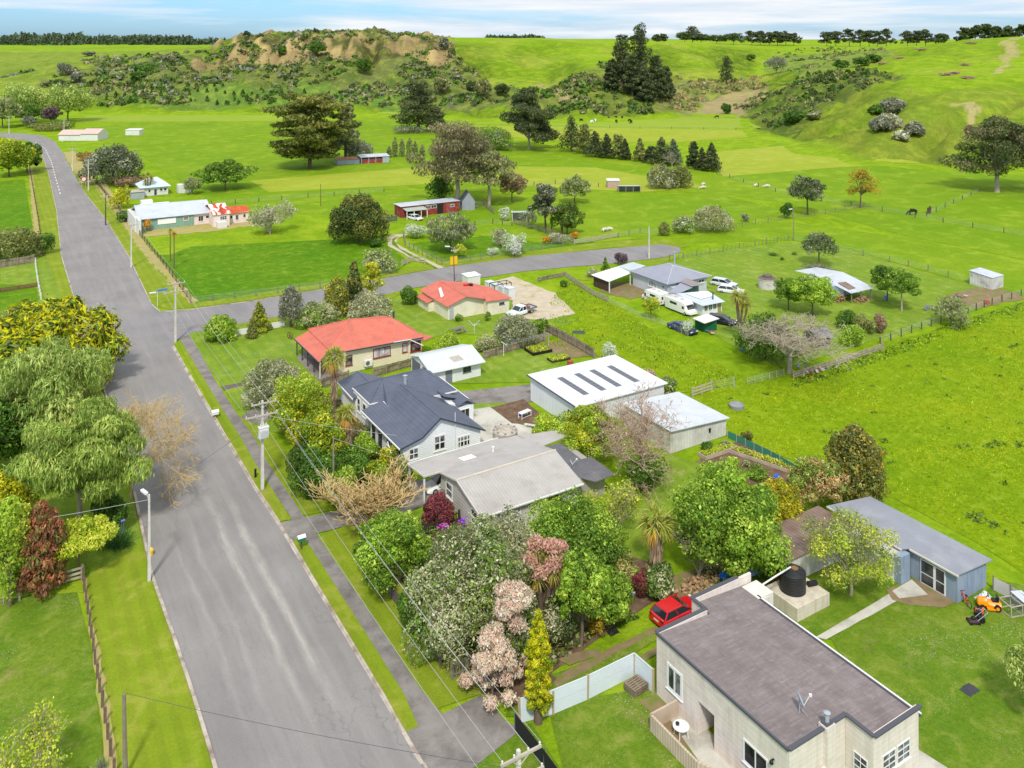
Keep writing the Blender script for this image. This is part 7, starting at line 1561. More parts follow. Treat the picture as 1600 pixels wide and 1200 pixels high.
def ute(label, loc, rz):
    t = thing('pickup_truck', label, 'truck', loc, rz); t.scale = (1,1,.88); pm = carpaint('ute_paint', lin(220,224,228)); b = MB(); w = .87
    loftx(b, [(-.55,w*.98,w*.92,.4,.98),(-.4,w,w*.94,.34,1.0),(1.0,w,w*.95,.32,1.0),(1.25,w,w*.93,.32,.98),(2.35,w*.95,w*.86,.36,.88),(2.55,w*.85,w*.75,.42,.72)]); b.build('body', pm, t, local=True, smooth=35)
    b = MB(); b.add([(-.5,-.8,.97),(1.25,-.8,.97),(1.25,.8,.97),(-.5,.8,.97),(-.35,-.66,1.55),(.55,-.66,1.55),(.55,.66,1.55),(-.35,.66,1.55)], [(0,3,2,1),(4,5,6,7),(0,1,5,4),(1,2,6,5),(2,3,7,6),(3,0,4,7)]); b.build('window', carglass, t, local=True)
    b = MB(); b.add([(-.42,-.69,1.52),(.62,-.69,1.52),(.62,.69,1.52),(-.42,.69,1.52),(-.36,-.6,1.62),(.5,-.6,1.62),(.5,.6,1.62),(-.36,.6,1.62)], [(0,3,2,1),(4,5,6,7),(0,1,5,4),(1,2,6,5),(2,3,7,6),(3,0,4,7)])
    for s in (-1,1):
        for a, c in (((-.5,.805),(-.36,.67)), ((1.25,.805),(.58,.67)), ((.35,.805),(.2,.67))): b.bar((a[0],s*a[1],.97), (c[0],s*c[1],1.54), .08, .05)
    b.build('roof', pm, t, local=True)
    b = MB(); b.box(-2.6,-.92,.72,-.62,.92,.82); b.build('tray', mat('grey_tray_deck', lin(180,180,178)), t, local=True)
    b = MB(); b.box(-2.6,-.93,.82,-.75,-.88,1.02); b.box(-2.6,.88,.82,-.75,.93,1.02); b.box(-2.62,-.88,.82,-2.57,.88,1.02); b.build('tray_side', greyp, t, local=True)
    b = MB(); b.box(-.72,-.88,.8,-.64,.88,.9); b.box(-.72,-.88,1.55,-.64,.88,1.62)
    for y in (-.85,-.3,.3,.85): b.box(-.71,y-.03,.9,-.65,y+.03,1.55)
    b.build('headboard', rust, t, local=True)
    b = MB(); b.box(-1.5,-.6,.83,-.85,.5,1.2); b.build('tool_box', mat('rusty_load', lin(170,96,70)), t, local=True)
    for s in (-1,1): b = MB(); b.box(2.4,s*.4,.6,2.53,s*.72,.74); b.build('headlight', lampm, t, local=True); b = MB(); b.box(-2.64,s*.6,.66,-2.6,s*.85,.74); b.build('tail_light', tailm, t, local=True)
    b = MB(); b.box(2.42,-.7,.38,2.62,.7,.54); b.build('bumper', blackp, t, local=True); wheels(t, 5, 1.8, (1.75,-1.45), .36); return t
ute('white flat deck pickup truck on the gravel drive', P(814,491), pi+.22)
def motorhome(label, loc, rz, stripe=None, s=.9):
    t = thing('motorhome', label, 'motorhome', loc, rz); t.scale = (s,.92,.84); pm = carpaint('motorhome_white', lin(232,230,226)); b = MB(); w = 1.08; h = 2.35
    loftx(b, [(-2.95,w*.94,w*.9,.38,h-.1),(-2.8,w,w*.97,.34,h),(1.2,w,w*.97,.34,h),(1.95,w*.97,w*.86,.34,h-.22),(2.1,w*.93,w*.8,.34,h-.42)]); b.build('body', pm, t, local=True, smooth=35)
    b = MB(); loftx(b, [(2.1,w*.92,w*.78,.36,1.62),(2.45,w*.9,w*.76,.38,1.12),(2.95,w*.84,w*.74,.42,.98),(3.05,w*.78,w*.66,.46,.86)]); b.build('cab', pm, t, local=True, smooth=35)
    b = MB(); b.add([(2.13,-.72,h-.52),(2.13,.72,h-.52),(2.5,.8,1.14),(2.5,-.8,1.14)], [(0,1,2,3),(3,2,1,0)]); b.build('windscreen', glass, t, local=True)
    for s in (-1,1):
        y = s*(w*1.008); b = MB(); b.box(-1.6,y-.012,1.35,.1,y+.012,1.82); b.build('window', carglass, t, local=True)
        b = MB(); b.box(1.35,y-.012,1.12,1.85,y+.012,1.6); b.build('window', carglass, t, local=True)
        if stripe: b = MB(); b.box(-2.7,s*w*1.03-.008,.98,1.9,s*w*1.03+.008,1.1); b.build('stripe', stripe, t, local=True)
        b = MB(); b.box(2.98,s*.45,.56,3.06,s*.72,.74); b.build('headlight', lampm, t, local=True); b = MB(); b.box(-2.98,s*.6,.7,-2.93,s*.85,.95); b.build('tail_light', tailm, t, local=True)
    for y in (-.62,.3): b = MB(); b.box(-2.99,y,1.25,-2.93,y+.35,1.75); b.build('window', carglass, t, local=True)
    for (x, s_) in ((-1.2,.35), (.3,.3)): b = MB(); b.box(x-s_,-.3,h-.01,x+s_,.3,h+.09); b.build('roof_hatch', mat('hatch_grey', lin(190,186,182)), t, local=True)
    b = MB(); b.box(2.95,-.8,.36,3.12,.8,.5); b.build('bumper', whitep, t, local=True); wheels(t, 6, 2.1, (1.9,-1.5), .36); return t
motorhome('white motorhome with a red side stripe facing the side road', (90.7,104.6,0), pi/2, plain('red_stripe', lin(196,40,60)), .76)
motorhome('plain white motorhome facing towards the green shed', (91.0,98.9,0), -pi/2)
# ---------------------------------------------------------------- yard things
def dish(label, loc, rz, s=.5, base=1.0):
    t = thing('satellite_dish', label, 'satellite dish', loc, rz); b = MB(); b.tube([(0,0,0),(0,0,base)], .03, 6); b.bar((0,0,base*.5), (.5,0,0), .025); b.bar((0,0,base*.5), (-.2,-.4,0), .025); b.build('mount', galv, t, local=True)
    b = MB(); ctr = np.array((0,-.08,base+.05)); ax = unit(np.array((0,-1.,.5))); sx = np.array((1.,0,0)); sy = np.cross(ax, sx); pts = []
    for k, (q, d) in enumerate(((.0,-.10),(.35,-.085),(.7,-.05),(1.,0.))):
        for j in range(16): a = j*pi/8; pts.append(tuple(ctr+(sx*cos(a)*.9+sy*sin(a))*q*s+ax*d))
    fs = [(k*16+j, k*16+(j+1)%16, (k+1)*16+(j+1)%16, (k+1)*16+j) for k in range(3) for j in range(16)]; b.add(pts, fs); b.build('reflector', plain('dish_grey', lin(160,174,186)), t, local=True)
    b = MB(); tip = ctr+ax*.55; b.bar(tuple(ctr-sy*s*.9), tuple(tip), .03); b.box(tip[0]-.06,tip[1]-.1,tip[2]-.05,tip[0]+.06,tip[1]+.05,tip[2]+.07); b.build('receiver', whitep, t, local=True); return t
dish('grey satellite dish on the flat roof of the concrete house', (39.2,32.9,3.84), .9, .42, .75)
dish('small satellite dish at the end of the beige roof', (46.1,65.0,2.27), .9, .3, .45)
def tank(label, loc, r, h, m, plast=True):
    t = thing('water_tank', label, 'water tank', loc); b = MB()
    if plast:
        prof = []; n = 6
        for k in range(n+1):
            z = h*k/n
            prof += [(z, r), (z+h/n*.42, r), (z+h/n*.5, r*.965)] if k < n else [(z, r)]
        b.lathe(0, 0, [(-.02,r*.98)]+prof+[(h+.12,r*.82),(h+.22,r*.3),(h+.23,.02)], 28); b.build('body', m, t, local=True, smooth=30)
        b = MB(); b.cyl(r*.1,-r*.1,h+.2,h+.27,.26,14); b.build('lid', mat('brown_lid', lin(150,116,70)), t, local=True)
        b = MB()
        for k in range(8): a = k*pi/4; b.bar((cos(a)*r*.3,sin(a)*r*.3,h+.23), (cos(a)*r*.85,sin(a)*r*.85,h+.12), .05, .04)
        b.build('rib', m, t, local=True)
    else:
        b.lathe(0, 0, [(-.02,r),(h*.72,r),(h*.74,r*1.04),(h*.8,r*1.04)], 24); b.build('body', m, t, local=True, smooth=30)
        b = MB(); b.lathe(0, 0, [(h*.8,r*1.03),(h*.86,r*.9),(h*.9,r*.55),(h*.91,r*.5),(h*1.1,r*.5),(h*1.12,r*.45),(h*1.12,.01)], 24); b.build('lid', mat('dark_tank_top', lin(126,112,102), lin(92,82,76)), t, local=True, smooth=30)
    return t
pl = MB(); pl.box(49.7,41.9,0,53.2,44.9,.95); pl = pl.build('tank_stand', streaked('old_plaster', lin(216,206,188), lin(176,164,146)), None, loc=(51.5,43.4,0)); tag(pl, 'square concrete tank stand beside the concrete house', 'stand')
tank('ribbed black plastic water tank on the concrete stand', (51.2,43.6,.95), .95, 1.35, plain('tank_black', lin(44,44,48), .4))
tank('old round concrete water tank with dark stepped top on the lawn', (112.1,100.8,0), 1.5, 2.0, mat('tank_concrete', lin(214,208,200), lin(186,180,172), .8, .9, grime=lin(130,124,118), gsc=.9), False)
b = MB(); b.tube([(52.4,43.2,1.16),(53.1,43.0,1.16)], .2, 10); o = b.build('water_pump', blackp, None, loc=(52.9,43.1,1.05)); tag(o, 'small black pump lying beside the black water tank', 'pump')
def table_round(label, loc, r, h):
    t = thing('table', label, 'table', loc); b = MB(); b.lathe(0, 0, [(h-.05,r*.9),(h-.02,r),(h,r),(h+.01,r*.95),(h+.01,.01)], 20); b.build('tabletop', whitep, t, local=True)
    for k in range(4): a = k*pi/2+.6; b = MB(); b.bar((cos(a)*r*.7,sin(a)*r*.7,h-.04), (cos(a)*r*.85,sin(a)*r*.85,0), .05); b.build('leg', whitep, t, local=True)
    return t
tb = P(1058,1142); table_round('round white plastic table on the porch of the concrete house', (35.6,38.7,.04), .5, .62)
b = MB(); b.lathe(35.45, 38.85, [(.68,.1),(.8,.12),(.84,.05)], 8); o = b.build('kettle', blackp, None, loc=(35.45,38.85,.66)); tag(o, 'small black pot on the white porch table', 'pot')
b = MB()
for i in range(40): a = R.uniform(0,6.28); q = R.uniform(0,.5); b.bar((37.6+cos(a)*q,37.4+sin(a)*q,.05), (37.6+cos(a+1)*q*.6,37.4+sin(a+1)*q*.6,R.uniform(.1,.7)), .03)
o = b.build('netting_heap', mat('rust_red_netting', lin(160,96,80)), None, loc=(37.6,37.4,0)); tag(o, 'heap of rusty red netting inside the recessed porch', 'netting')
def pallet(label, loc, rz, n=3, cat='pallet'):
    t = thing('pallet_stack', label, cat, loc, rz)
    for k in range(n):
        b = MB(); z = k*.16
        for i in range(6): b.box(-.6,-.5+i*.18,z+.12,.6,-.38+i*.18,z+.145)
        for x in (-.55,0,.55): b.box(x-.05,-.5,z,x+.05,.52,z+.12)
        b.build('pallet', wood, t, local=True)
    return t
pallet('stack of weathered pallets in the corner of the steel panel fence', P(994,1078), .1, 3)
pallet('old wooden pallet propped at the left of the daisy lawn drive', P(985,1038), .4, 1)
woodm = mat('split_log', lin(196,166,128), lin(150,116,84), 4, .95)
def logs(label, c, n, sx, sy, h, m=None, name='log_pile', cat='firewood', L=.35):
    t = thing(name, label, cat, (c[0],c[1],0)); b = MB(); b2 = MB()
    for i in range(n):
        x, y = R.gauss(0,sx*.45), R.gauss(0,sy*.45); z = max(.06, h*(1-(abs(x)/sx+abs(y)/sy)*.5)*R.random()); a = R.uniform(0,pi); d = np.array((cos(a),sin(a),R.uniform(-.2,.2)))*L/2
        (b if i%3 else b2).tube([np.array((x,y,z))-d, np.array((x,y,z))+d], R.uniform(.06,.1), 6)
    b.build('log', m or woodm, t, local=True)['kind'] = 'stuff'; b2.build('split_log', mat(name+'_dark', lin(140,108,80)), t, local=True)['kind'] = 'stuff'; return t
logs('long low heap of split logs along the track behind the concrete house', P(1095,912), 150, 2.4, .8, .55)
logs('heap of firewood at the mouth of the rusty shed', P(1140,893), 110, 1.2, .8, .6)
logs('stack of firewood under the workshop lean-to', P(1312,470), 170, 1.6, .8, 1.2)
logs('heap of firewood and boards right of the workshop lean-to', P(1346,470), 150, 1.5, .9, .9)
def tarp(label, px, py, s, h, m, name='tarpaulin', cat='tarpaulin', loc=None):
    l = loc or P(px, py); b = MB(); n = 9
    vs = []
    for i in range(n):
        for j in range(n):
            x, y = (i/(n-1)-.5)*2*s, (j/(n-1)-.5)*2*s*.7; e = max(0, 1-(x/s)**2)*max(0, 1-(y/s/.7)**2); vs.append((x+R.uniform(-.06,.06)*s, y+R.uniform(-.06,.06)*s, .03+h*e*R.uniform(.6,1.1)))
    b.add(vs, [(i*n+j, (i+1)*n+j, (i+1)*n+j+1, i*n+j+1) for i in range(n-1) for j in range(n-1)]); o = b.build(name, m, None, local=True); o.location = l; return tag(o, label, cat)
tarp('crumpled bright blue tarpaulin on the log heap', 1130, 903, .55, .5, plain('blue_tarp', lin(40,120,220), .4))
tarp('pale blue and white plastic heap beside the tyre', 1178, 893, .6, .5, plain('pale_blue_plastic', lin(150,190,230), .4), 'plastic_heap', 'plastic heap')
tarp('black plastic sheet lying on the daisy lawn', 1515, 1078, .55, .08, plain('black_sheet', lin(56,58,64), .4), 'plastic_sheet', 'sheet')
tarp('crumpled grey plastic at the wall of the blue shed', 1538, 935, .6, .5, plain('grey_plastic', lin(214,216,220), .4), 'plastic_heap', 'plastic heap')
tarp('blue plastic bag by the end of the gravel bed', 1214, 745, .35, .3, plain('blue_bag', lin(40,90,210), .4), 'plastic_bag', 'bag')
tarp('black garden rubbish bag beside the driveway track', 958, 988, .4, .4, blackp, 'rubbish_bag', 'bag')
b = MB(); l = P(1160,895); b.tube([(l[0]+cos(a)*.28, l[1]-.1+.12*sin(a), .34+sin(a)*.28) for a in np.linspace(0, 2*pi, 15)], .09, 8, cap=False); o = b.build('tyre', tyre, None, loc=l); tag(o, 'old tyre leaning on the firewood heap by the rusty shed', 'tyre')
t = thing('red_tank', 'tall red oxide canister at the mouth of the rusty shed', 'canister', (52.6,46.2,0)); b = MB(); b.lathe(0, 0, [(0,.2),(.8,.2),(.95,.12),(1.0,.06)], 10); b.build('body', plain('canister_red', lin(200,24,30)), t, local=True)
b = MB(); b.lathe(0, 0, [(1.,.08),(1.1,.08)], 8); b.build('valve', blackp, t, local=True)
def mower(label, loc, rz, ride=False, col=None, s=1.):
    t = thing('ride_on_mower' if ride else 'lawn_mower', label, 'mower', loc, rz); m = col or plain('orange_paint', lin(246,150,20), .3); b = MB()
    if ride:
        loftx(b, [(-.8,.38,.34,.3,.62),(-.3,.4,.34,.28,.6),(.1,.28,.24,.3,.62),(.2,.3,.26,.3,.82),(.75,.28,.22,.3,.78),(.85,.22,.18,.34,.66)]); b.build('body', m, t, local=True, smooth=35)
        b = MB(); b.box(-.6,-.22,.62,-.2,.22,.72); b.box(-.66,-.22,.66,-.56,.22,1.02); b.build('seat', blackp, t, local=True)
        b = MB(); b.tube([(.22,0,.8),(.05,0,1.0)], .03, 6); b.tube([(.05+sin(a)*.02,cos(a)*.16,1.0+sin(a)*.12) for a in np.linspace(0,2*pi,11)], .02, 5); b.build('steering_wheel', blackp, t, local=True)
        b = MB(); b.box(-.35,-.5,.12,.25,.5,.26); b.build('mower_deck', m, t, local=True)
        for x, r in ((.55,.2),(-.5,.27)):
            for q in (-1,1): b = MB(); b.tube([(x,q*.3,r),(x,q*.48,r)], r, 12); w = b.build('wheel', tyre, t, local=True); b = MB(); b.tube([(x,q*.48,r),(x,q*.49,r)], r*.5, 10); b.build('rim', m, w, local=True)
    else:
        loftx(b, [(-.35,.26,.2,.1,.24),(-.2,.28,.22,.08,.3),(.25,.28,.22,.08,.28),(.38,.2,.15,.1,.2)]); b.build('deck', m, t, local=True, smooth=35)
        b = MB(); b.lathe(0, 0, [(.28,.16),(.4,.16),(.46,.08)], 10); b.build('engine', blackp, t, local=True); b = MB(); b.box(-.75,-.2,.1,-.36,.2,.4); b.build('catcher', blackp, t, local=True)
        b = MB()
        for q in (-.2,.2): b.tube([(-.2,q,.25),(-.95,q,.85)], .02, 5)
        b.tube([(-.95,-.2,.85),(-.95,.2,.85)], .02, 5); b.build('handle', galv, t, local=True)
        for x in (-.28,.28):
            for q in (-1,1): b = MB(); b.tube([(x,q*.26,.1),(x,q*.32,.1)], .1, 10); b.build('wheel', tyre, t, local=True)
    if s != 1: t.scale = (s,s,s)
    return t
mower('orange ride-on mower beside the corrugated sheet fence', P(1545,950), 2.4, True, s=.95)
mower('red and grey push mower in front of the orange ride-on mower', P(1530,958), .5, False, plain('mower_red', lin(206,70,50)))
mower('black push mower lying nearest the daisy lawn', P(1521,973), 2.6, False, plain('mower_black', lin(60,40,44)))
t = thing('bicycle', 'small red bicycle leaning on the end of the blue shed', 'bicycle', P(1508,944), 1.2)
for x in (-.42,.42): b = MB(); b.tube([(x+cos(a)*.26,0,.27+sin(a)*.26) for a in np.linspace(0,2*pi,17)], .025, 5, cap=False); w = b.build('wheel', tyre, t, local=True); b = MB(); [b.bar((x,0,.27), (x+cos(a)*.25,0,.27+sin(a)*.25), .008) for a in np.linspace(0,5.5,8)]; b.build('spokes', galv, w, local=True)
b = MB(); [b.tube([p, q], .028, 6) for p, q in (((-.42,0,.27),(0,0,.3)),((0,0,.3),(.36,0,.62)),((-.12,0,.7),(0,0,.3)),((-.12,0,.66),(.36,0,.66)),((-.42,0,.27),(-.12,0,.66)),((.42,0,.27),(.34,0,.78)))]; b.build('frame', plain('bike_red', lin(220,50,40)), t, local=True)
b = MB(); b.box(-.24,-.05,.7,-.02,.05,.75); b.build('saddle', blackp, t, local=True); b = MB(); b.tube([(.3,-.2,.82),(.34,0,.8),(.3,.2,.82)], .018, 5); b.build('handlebar', blackp, t, local=True)
t = thing('animal_cage', 'timber framed wire cage at the right edge of the daisy lawn', 'cage', P(1580,966), -.3); b = MB()
for x in (0,1.,2.): 
    for y in (0,1.1): b.box(x-.03,y-.03,0,x+.03,y+.03,.8)
for z in (.05,.78): 
    for y in (0,1.1): b.box(0,y-.03,z-.03,2,y+.03,z+.03)
    for x in (0,1,2): b.box(x-.03,0,z-.028,x+.03,1.1,z+.028)
b.build('frame', palb, t, local=True); b = MB(); [b.box(.03+k*.1,-.004,.08,.036+k*.1,.004,.75) for k in range(19)]; [b.box(.03+k*.1,.03,.79,.036+k*.1,1.07,.796) for k in range(19)]; b.build('wire', galv, t, local=True)
b = MB(); b.slab([(1.1,-.1,.95),(2.1,-.1,.85),(2.1,1.2,.95),(1.1,1.2,1.05)], .03); b.build('roof_sheet', galvr, t, local=True)
fence('white corrugated sheet fence right of the blue shed', [(1552,922),(1580,936),(1600,950),(1640,975)], 'mesh', 1.0, 1.6, postw, .04, railm=mat('white_corrugated_sheet', lin(226,224,220), lin(200,196,192), .8, .7, rib=('Z', .12), ribk=.7))
# washing line, picnic table, garden boxes
t = thing('washing_line', 'white T shaped washing line on the back lawn', 'washing line', P(787,556)); b = MB(); b.tube([(0,0,0),(0,0,1.7)], .04, 6); b.bar((0,-.7,1.65), (0,.7,1.65), .06); b.build('post', whitep, t, local=True); q = P(857,541); dx, dy = q[0]-t.location[0], q[1]-t.location[1]
b = MB(); b.box(dx-.06,dy-.06,0,dx+.06,dy+.06,1.8); b.bar((dx,dy-.7,1.7), (dx,dy+.7,1.7), .08); b.build('end_post', palb, t, local=True); b = MB(); [b.bar((0,k,1.66), (dx,dy+k,1.68), .014) for k in (-.6,-.2,.2,.6)]; b.build('line', wirem, t, local=True)
b = MB(); b.box(.5,.08,1.0,.62,.12,1.6); b.build('peg_bag', plain('green_cloth', lin(100,180,110)), t, local=True)
t = thing('rotary_clothesline', 'white folded rotary clothesline by the picnic table', 'clothesline', P(741,521)); b = MB(); b.tube([(0,0,0),(0,0,1.5)], .03, 6); b.build('post', whitep, t, local=True); b = MB(); [b.bar((0,0,1.1), (cos(a)*1.1,sin(a)*1.1,1.6), .035) for a in (.3,1.9,3.4,5.0)]; b.build('arm', whitep, t, local=True)
t = thing('picnic_table', 'grey picnic table on the lawn behind the red roofed villa', 'table', P(716,520), .15); b = MB(); [b.box(-1.,-.4+k*.2,.68,1.,-.24+k*.2,.73) for k in range(4)]; b.build('tabletop', postw, t, local=True)
for y in (-.75,.65): b = MB(); b.box(-1.,y,.4,1.,y+.25,.45); b.build('bench', postw, t, local=True)
for x in (-.75,.75):
    for s in (-1,1): b = MB(); b.bar((x,s*.25,.68), (x,s*.7,0), .08); b.build('leg', postw, t, local=True)
def bed(label, c, lx, ly, rz, h, edge, fill):
    t = thing('raised_bed', label, 'garden bed', c, rz); b = MB()
    for a in ((-lx,-ly,lx,-ly+.08),(-lx,ly-.08,lx,ly),(-lx,-ly+.08,-lx+.08,ly-.08),(lx-.08,-ly+.08,lx,ly-.08)): b.box(a[0],a[1],0,a[2],a[3],h)
    b.build('edging', edge, t, local=True); b = MB(); b.box(-lx+.08,-ly+.08,0,lx-.08,ly-.08,h-.06); b.build('soil', fill, t, local=True)
    n = 500; C = np.stack([rng.uniform(-lx*.9,lx*.9,n), rng.uniform(-ly*.9,ly*.9,n), rng.uniform(h-.02,h+.15,n)], 1); V, Q, c_ = quads(C, unit(rng.normal(size=(n,3))+(0,0,1.)), .14, pick('lime', n)); npmesh('plants', V, Q, leafm, c_, t); return t
bed('black edged raised vegetable bed in the back garden', P(841,549), 1.5, 1.2, -.05, .4, blackp, soil)
bed('long sleeper garden bed beside the green netting fence', P(1196,722), .6, 3.6, .3, .35, palb, soil)
bed('low curved timber bed below the vegetable bed', P(873,562), 1.4, .7, -.05, .25, creos, soil)
bed('timber edged bed against the lower white shed wall', P(1122,708), 2.2, .5, -.02, .4, palb, soil)
t = thing('work_bench', 'white framed work bench with pots standing on the soil bed', 'bench', P(820,652), .2); b = MB(); b.box(-.75,-.3,.6,.75,.3,.66); b.build('tabletop', whitep, t, local=True)
for x in (-.7,.7):
    for y in (-.27,.27): b = MB(); b.box(x-.03,y-.03,0,x+.03,y+.03,.6); b.build('leg', whitep, t, local=True)
b = MB(); b.box(-.7,-.27,.12,.7,-.23,.16); b.box(-.7,.23,.12,.7,.27,.16); b.build('stretcher', whitep, t, local=True)
for (x, y, m, lb) in ((-.4,.35,plain('blue_bucket', lin(50,80,190)),'blue bucket standing behind the white work bench'),(-.1,.45,blackp,'black pot standing behind the white work bench')):
    l = P(820,652); b = MB(); b.lathe(0, 0, [(0,.16),(.35,.22),(.36,.2),(.34,.02)], 12); o = b.build('bucket', m, None, local=True); o.location = (l[0]+x,l[1]+y,.66-.66); tag(o, lb, 'bucket')
t = thing('round_concrete_tub', 'low round grey concrete ring on the pale patio', 'concrete ring', P(789,683)); b = MB(); b.lathe(0, 0, [(0,1.25),(.5,1.3),(.75,1.35),(.8,1.2),(.8,.95),(.55,.9),(.5,.02)], 22); b.build('ring', mat('mottled_concrete', lin(200,192,180), lin(150,142,132), 3, .9), t, local=True, smooth=35)
for k in range(9): a = k*.7; b = MB(); b.box(cos(a)*1.15-.08,sin(a)*1.15-.08,.8,cos(a)*1.15+.08,sin(a)*1.15+.08,.92); b.build('stone', mat('grey_stone', lin(150,146,140)), t, local=True)
b = MB(); b.lathe(0, 0, [(0,.7),(.3,.8),(.34,.75),(.2,.68),(.18,.02)], 18); o = b.build('round_planter', plain('cream_planter', lin(232,214,190)), None, local=True); o.location = P(818,694); tag(o, 'round cream planter beside the concrete ring on the patio', 'planter')
b = MB(); b.box(-.7,-.18,.25,.7,.18,.32); b.box(-.6,-.15,0,-.45,.15,.25); b.box(.45,-.15,0,.6,.15,.25); o = b.build('stone_bench', mat('stone_seat', lin(206,202,196)), None, local=True); o.location = P(829,668); o.rotation_euler = (0,0,-.9); tag(o, 'short pale stone seat at the edge of the soil bed', 'seat')
b = MB(); b.box(-.3,-.3,0,.3,.3,.7); b.box(-.32,-.32,.7,.32,.32,.76); o = b.build('incinerator', mat('terracotta_brick', lin(176,96,66), lin(150,80,56), 4), None, local=True); o.location = P(891,573); tag(o, 'small terracotta incinerator beside the paling fence', 'incinerator')
b = MB(); b.lathe(0, 0, [(0,.8),(.4,.85),(.42,.78),(.3,.72),(.3,.01)], 18); o = b.build('water_trough', mat('trough_grey', lin(150,152,156)), None, local=True); o.location = P(1151,637); tag(o, 'round grey water trough in the long grass paddock', 'trough')
b = MB(); b.box(-.9,-.25,0,.9,.25,.3); b.box(-.8,-.18,.3,.8,.18,.302, 1); o = b.build('water_trough', [greyp, blackp], None, local=True); o.location = P(904,521); o.rotation_euler = (0,0,-.7); tag(o, 'rectangular dark trough in the vacant lot', 'trough')
b = MB(); b.lathe(0, 0, [(0,.3),(.85,.3),(.86,.02)], 12); o = b.build('plastic_drum', plain('drum_blue', lin(40,110,200)), None, local=True); o.location = P(1160,548); tag(o, 'blue plastic drum beside the broad dark bush', 'drum')
b = MB(); b.lathe(0, 0, [(0,.3),(.75,.3),(.76,.02)], 12); o = b.build('plastic_drum', plain('drum_pale_blue', lin(120,170,220)), None, local=True); o.location = P(1384,469); tag(o, 'pale blue drum right of the firewood stacks', 'drum')
b = MB(); b.lathe(0, 0, [(0,.3),(.75,.3),(.76,.02)], 12); o = b.build('steel_drum', plain('drum_rust', lin(180,80,50)), None, local=True); o.location = P(1543,476); tag(o, 'rusty drum on the fence near the white box shed', 'drum')
# white tall tanks and frame behind the red hall
t = thing('pergola', 'dark steel pipe frame around white bins behind the red roofed hall', 'frame', P(782,462)); b = MB()
for x in (-1.6,0,1.6):
    for y in (-.8,.8): b.box(x-.04,y-.04,0,x+.04,y+.04,2.1)
for y in (-.8,.8): b.box(-1.6,y-.04,2.06,1.6,y+.04,2.14)
for x in (-1.6,0,1.6): b.box(x-.04,-.76,2.06,x+.04,.76,2.138)
b.build('frame', blackp, t, local=True)
for k, (x, y, h, lb) in enumerate(((765,456,1.7,'leftmost tall white bin behind the red roofed hall'),(776,460,1.6,'second tall white bin behind the red roofed hall'),(787,463,1.6,'third tall white bin behind the red roofed hall'),(797,466,1.7,'rightmost tall white bin behind the red roofed hall'))):
    b = MB(); b.box(-.6,-.6,0,.6,.6,h); b.box(-.64,-.64,h,.64,.64,h+.07); o = b.build('storage_bin', mat('grey_white_bin', lin(218,222,224)), None, local=True); o.location = P(x, y); tag(o, lb, 'bin')
simple_shed('caravan_shed', 'small white flat roofed shed behind the red hall roof', *P(731,452)[:2], 2.4, 2., 2.0, 2.1, whitew, plain('white_top', lin(240,240,240)), over=.1)
# rubbish among the weeds of the right hand yard
junkm = [plain('junk_%d' % i, lin(*c)) for i, c in enumerate(((206,200,190),(150,140,130),(176,110,80),(110,120,140)))]
for (x, y, w, n, lb) in ((1270,592-12,60,26,'heap of grey scrap and boards under the dead pale tree'),(1110,521,24,10,'heap of orange bricks and scrap by the green shed'),(1500,458+6,50,16,'pile of broken timber in front of the white box shed'),(1458,482,30,9,'scattered scrap along the far fence of the lawn')):
    l = P(x, y); k = H/(y-HY); t = thing('scrap_heap', lb, 'scrap heap', l)
    for i in range(n):
        cx, cy = R.gauss(0,w*k*.22), R.gauss(0,.6); a = R.uniform(0,pi); z = R.uniform(.05,.5); b = MB(); d = np.array((cos(a),sin(a),R.uniform(-.3,.6)))*R.uniform(.3,.8); b.bar(np.array((cx,cy,z))-d*.5, np.array((cx,cy,z))+d*.5, R.uniform(.08,.35), R.uniform(.04,.2)); b.build('plank', junkm[R.randint(0,3)], t, local=True)
b = MB(); b.box(-.02,-.5,0,.02,.5,.9); o = b.build('mower_guard', rust, None, local=True); o.location = P(452,527+6) ; bpy.data.objects.remove(o)
b = MB(); 
for a in np.linspace(0,2*pi,13)[:-1]: b.bar((0,0,.5), (0,cos(a)*.48,.5+sin(a)*.48), .03)
b.tube([(0,cos(a)*.48,.5+sin(a)*.48) for a in np.linspace(0,2*pi,19)], .04, 6, cap=False); o = b.build('wagon_wheel', mat('rusted_iron', lin(110,70,60)), None, local=True); o.location = P(453,530); o.rotation_euler = (0,0,.5); tag(o, 'old rusty wagon wheel standing on the corner lawn', 'wheel')
b = MB(); b.box(-.9,-.05,0,.9,.05,.8); o = b.build('white_gate_panel', whitep, None, local=True); o.location = P(377,523); tag(o, 'short white gate panel beside the round glossy bush', 'gate')
b = MB(); b.box(-1.2,-.05,0,1.2,.05,.8); o = b.build('white_gate_panel', whitep, None, local=True); o.location = P(432,512); tag(o, 'low white panel right of the golden conical bush', 'gate')
t = thing('heat_pump', 'white heat pump unit on the wall of the red roofed villa', 'heat pump', (41.2,102.3,.5)); b = MB(); b.box(-.5,-.2,0,.5,.2,.75); b.build('case', whitep, t, local=True); b = MB(); b.tube([(-.12,-.21,.38),(-.12,-.215,.38)], .28, 16); b.build('fan_grille', greyp, t, local=True)
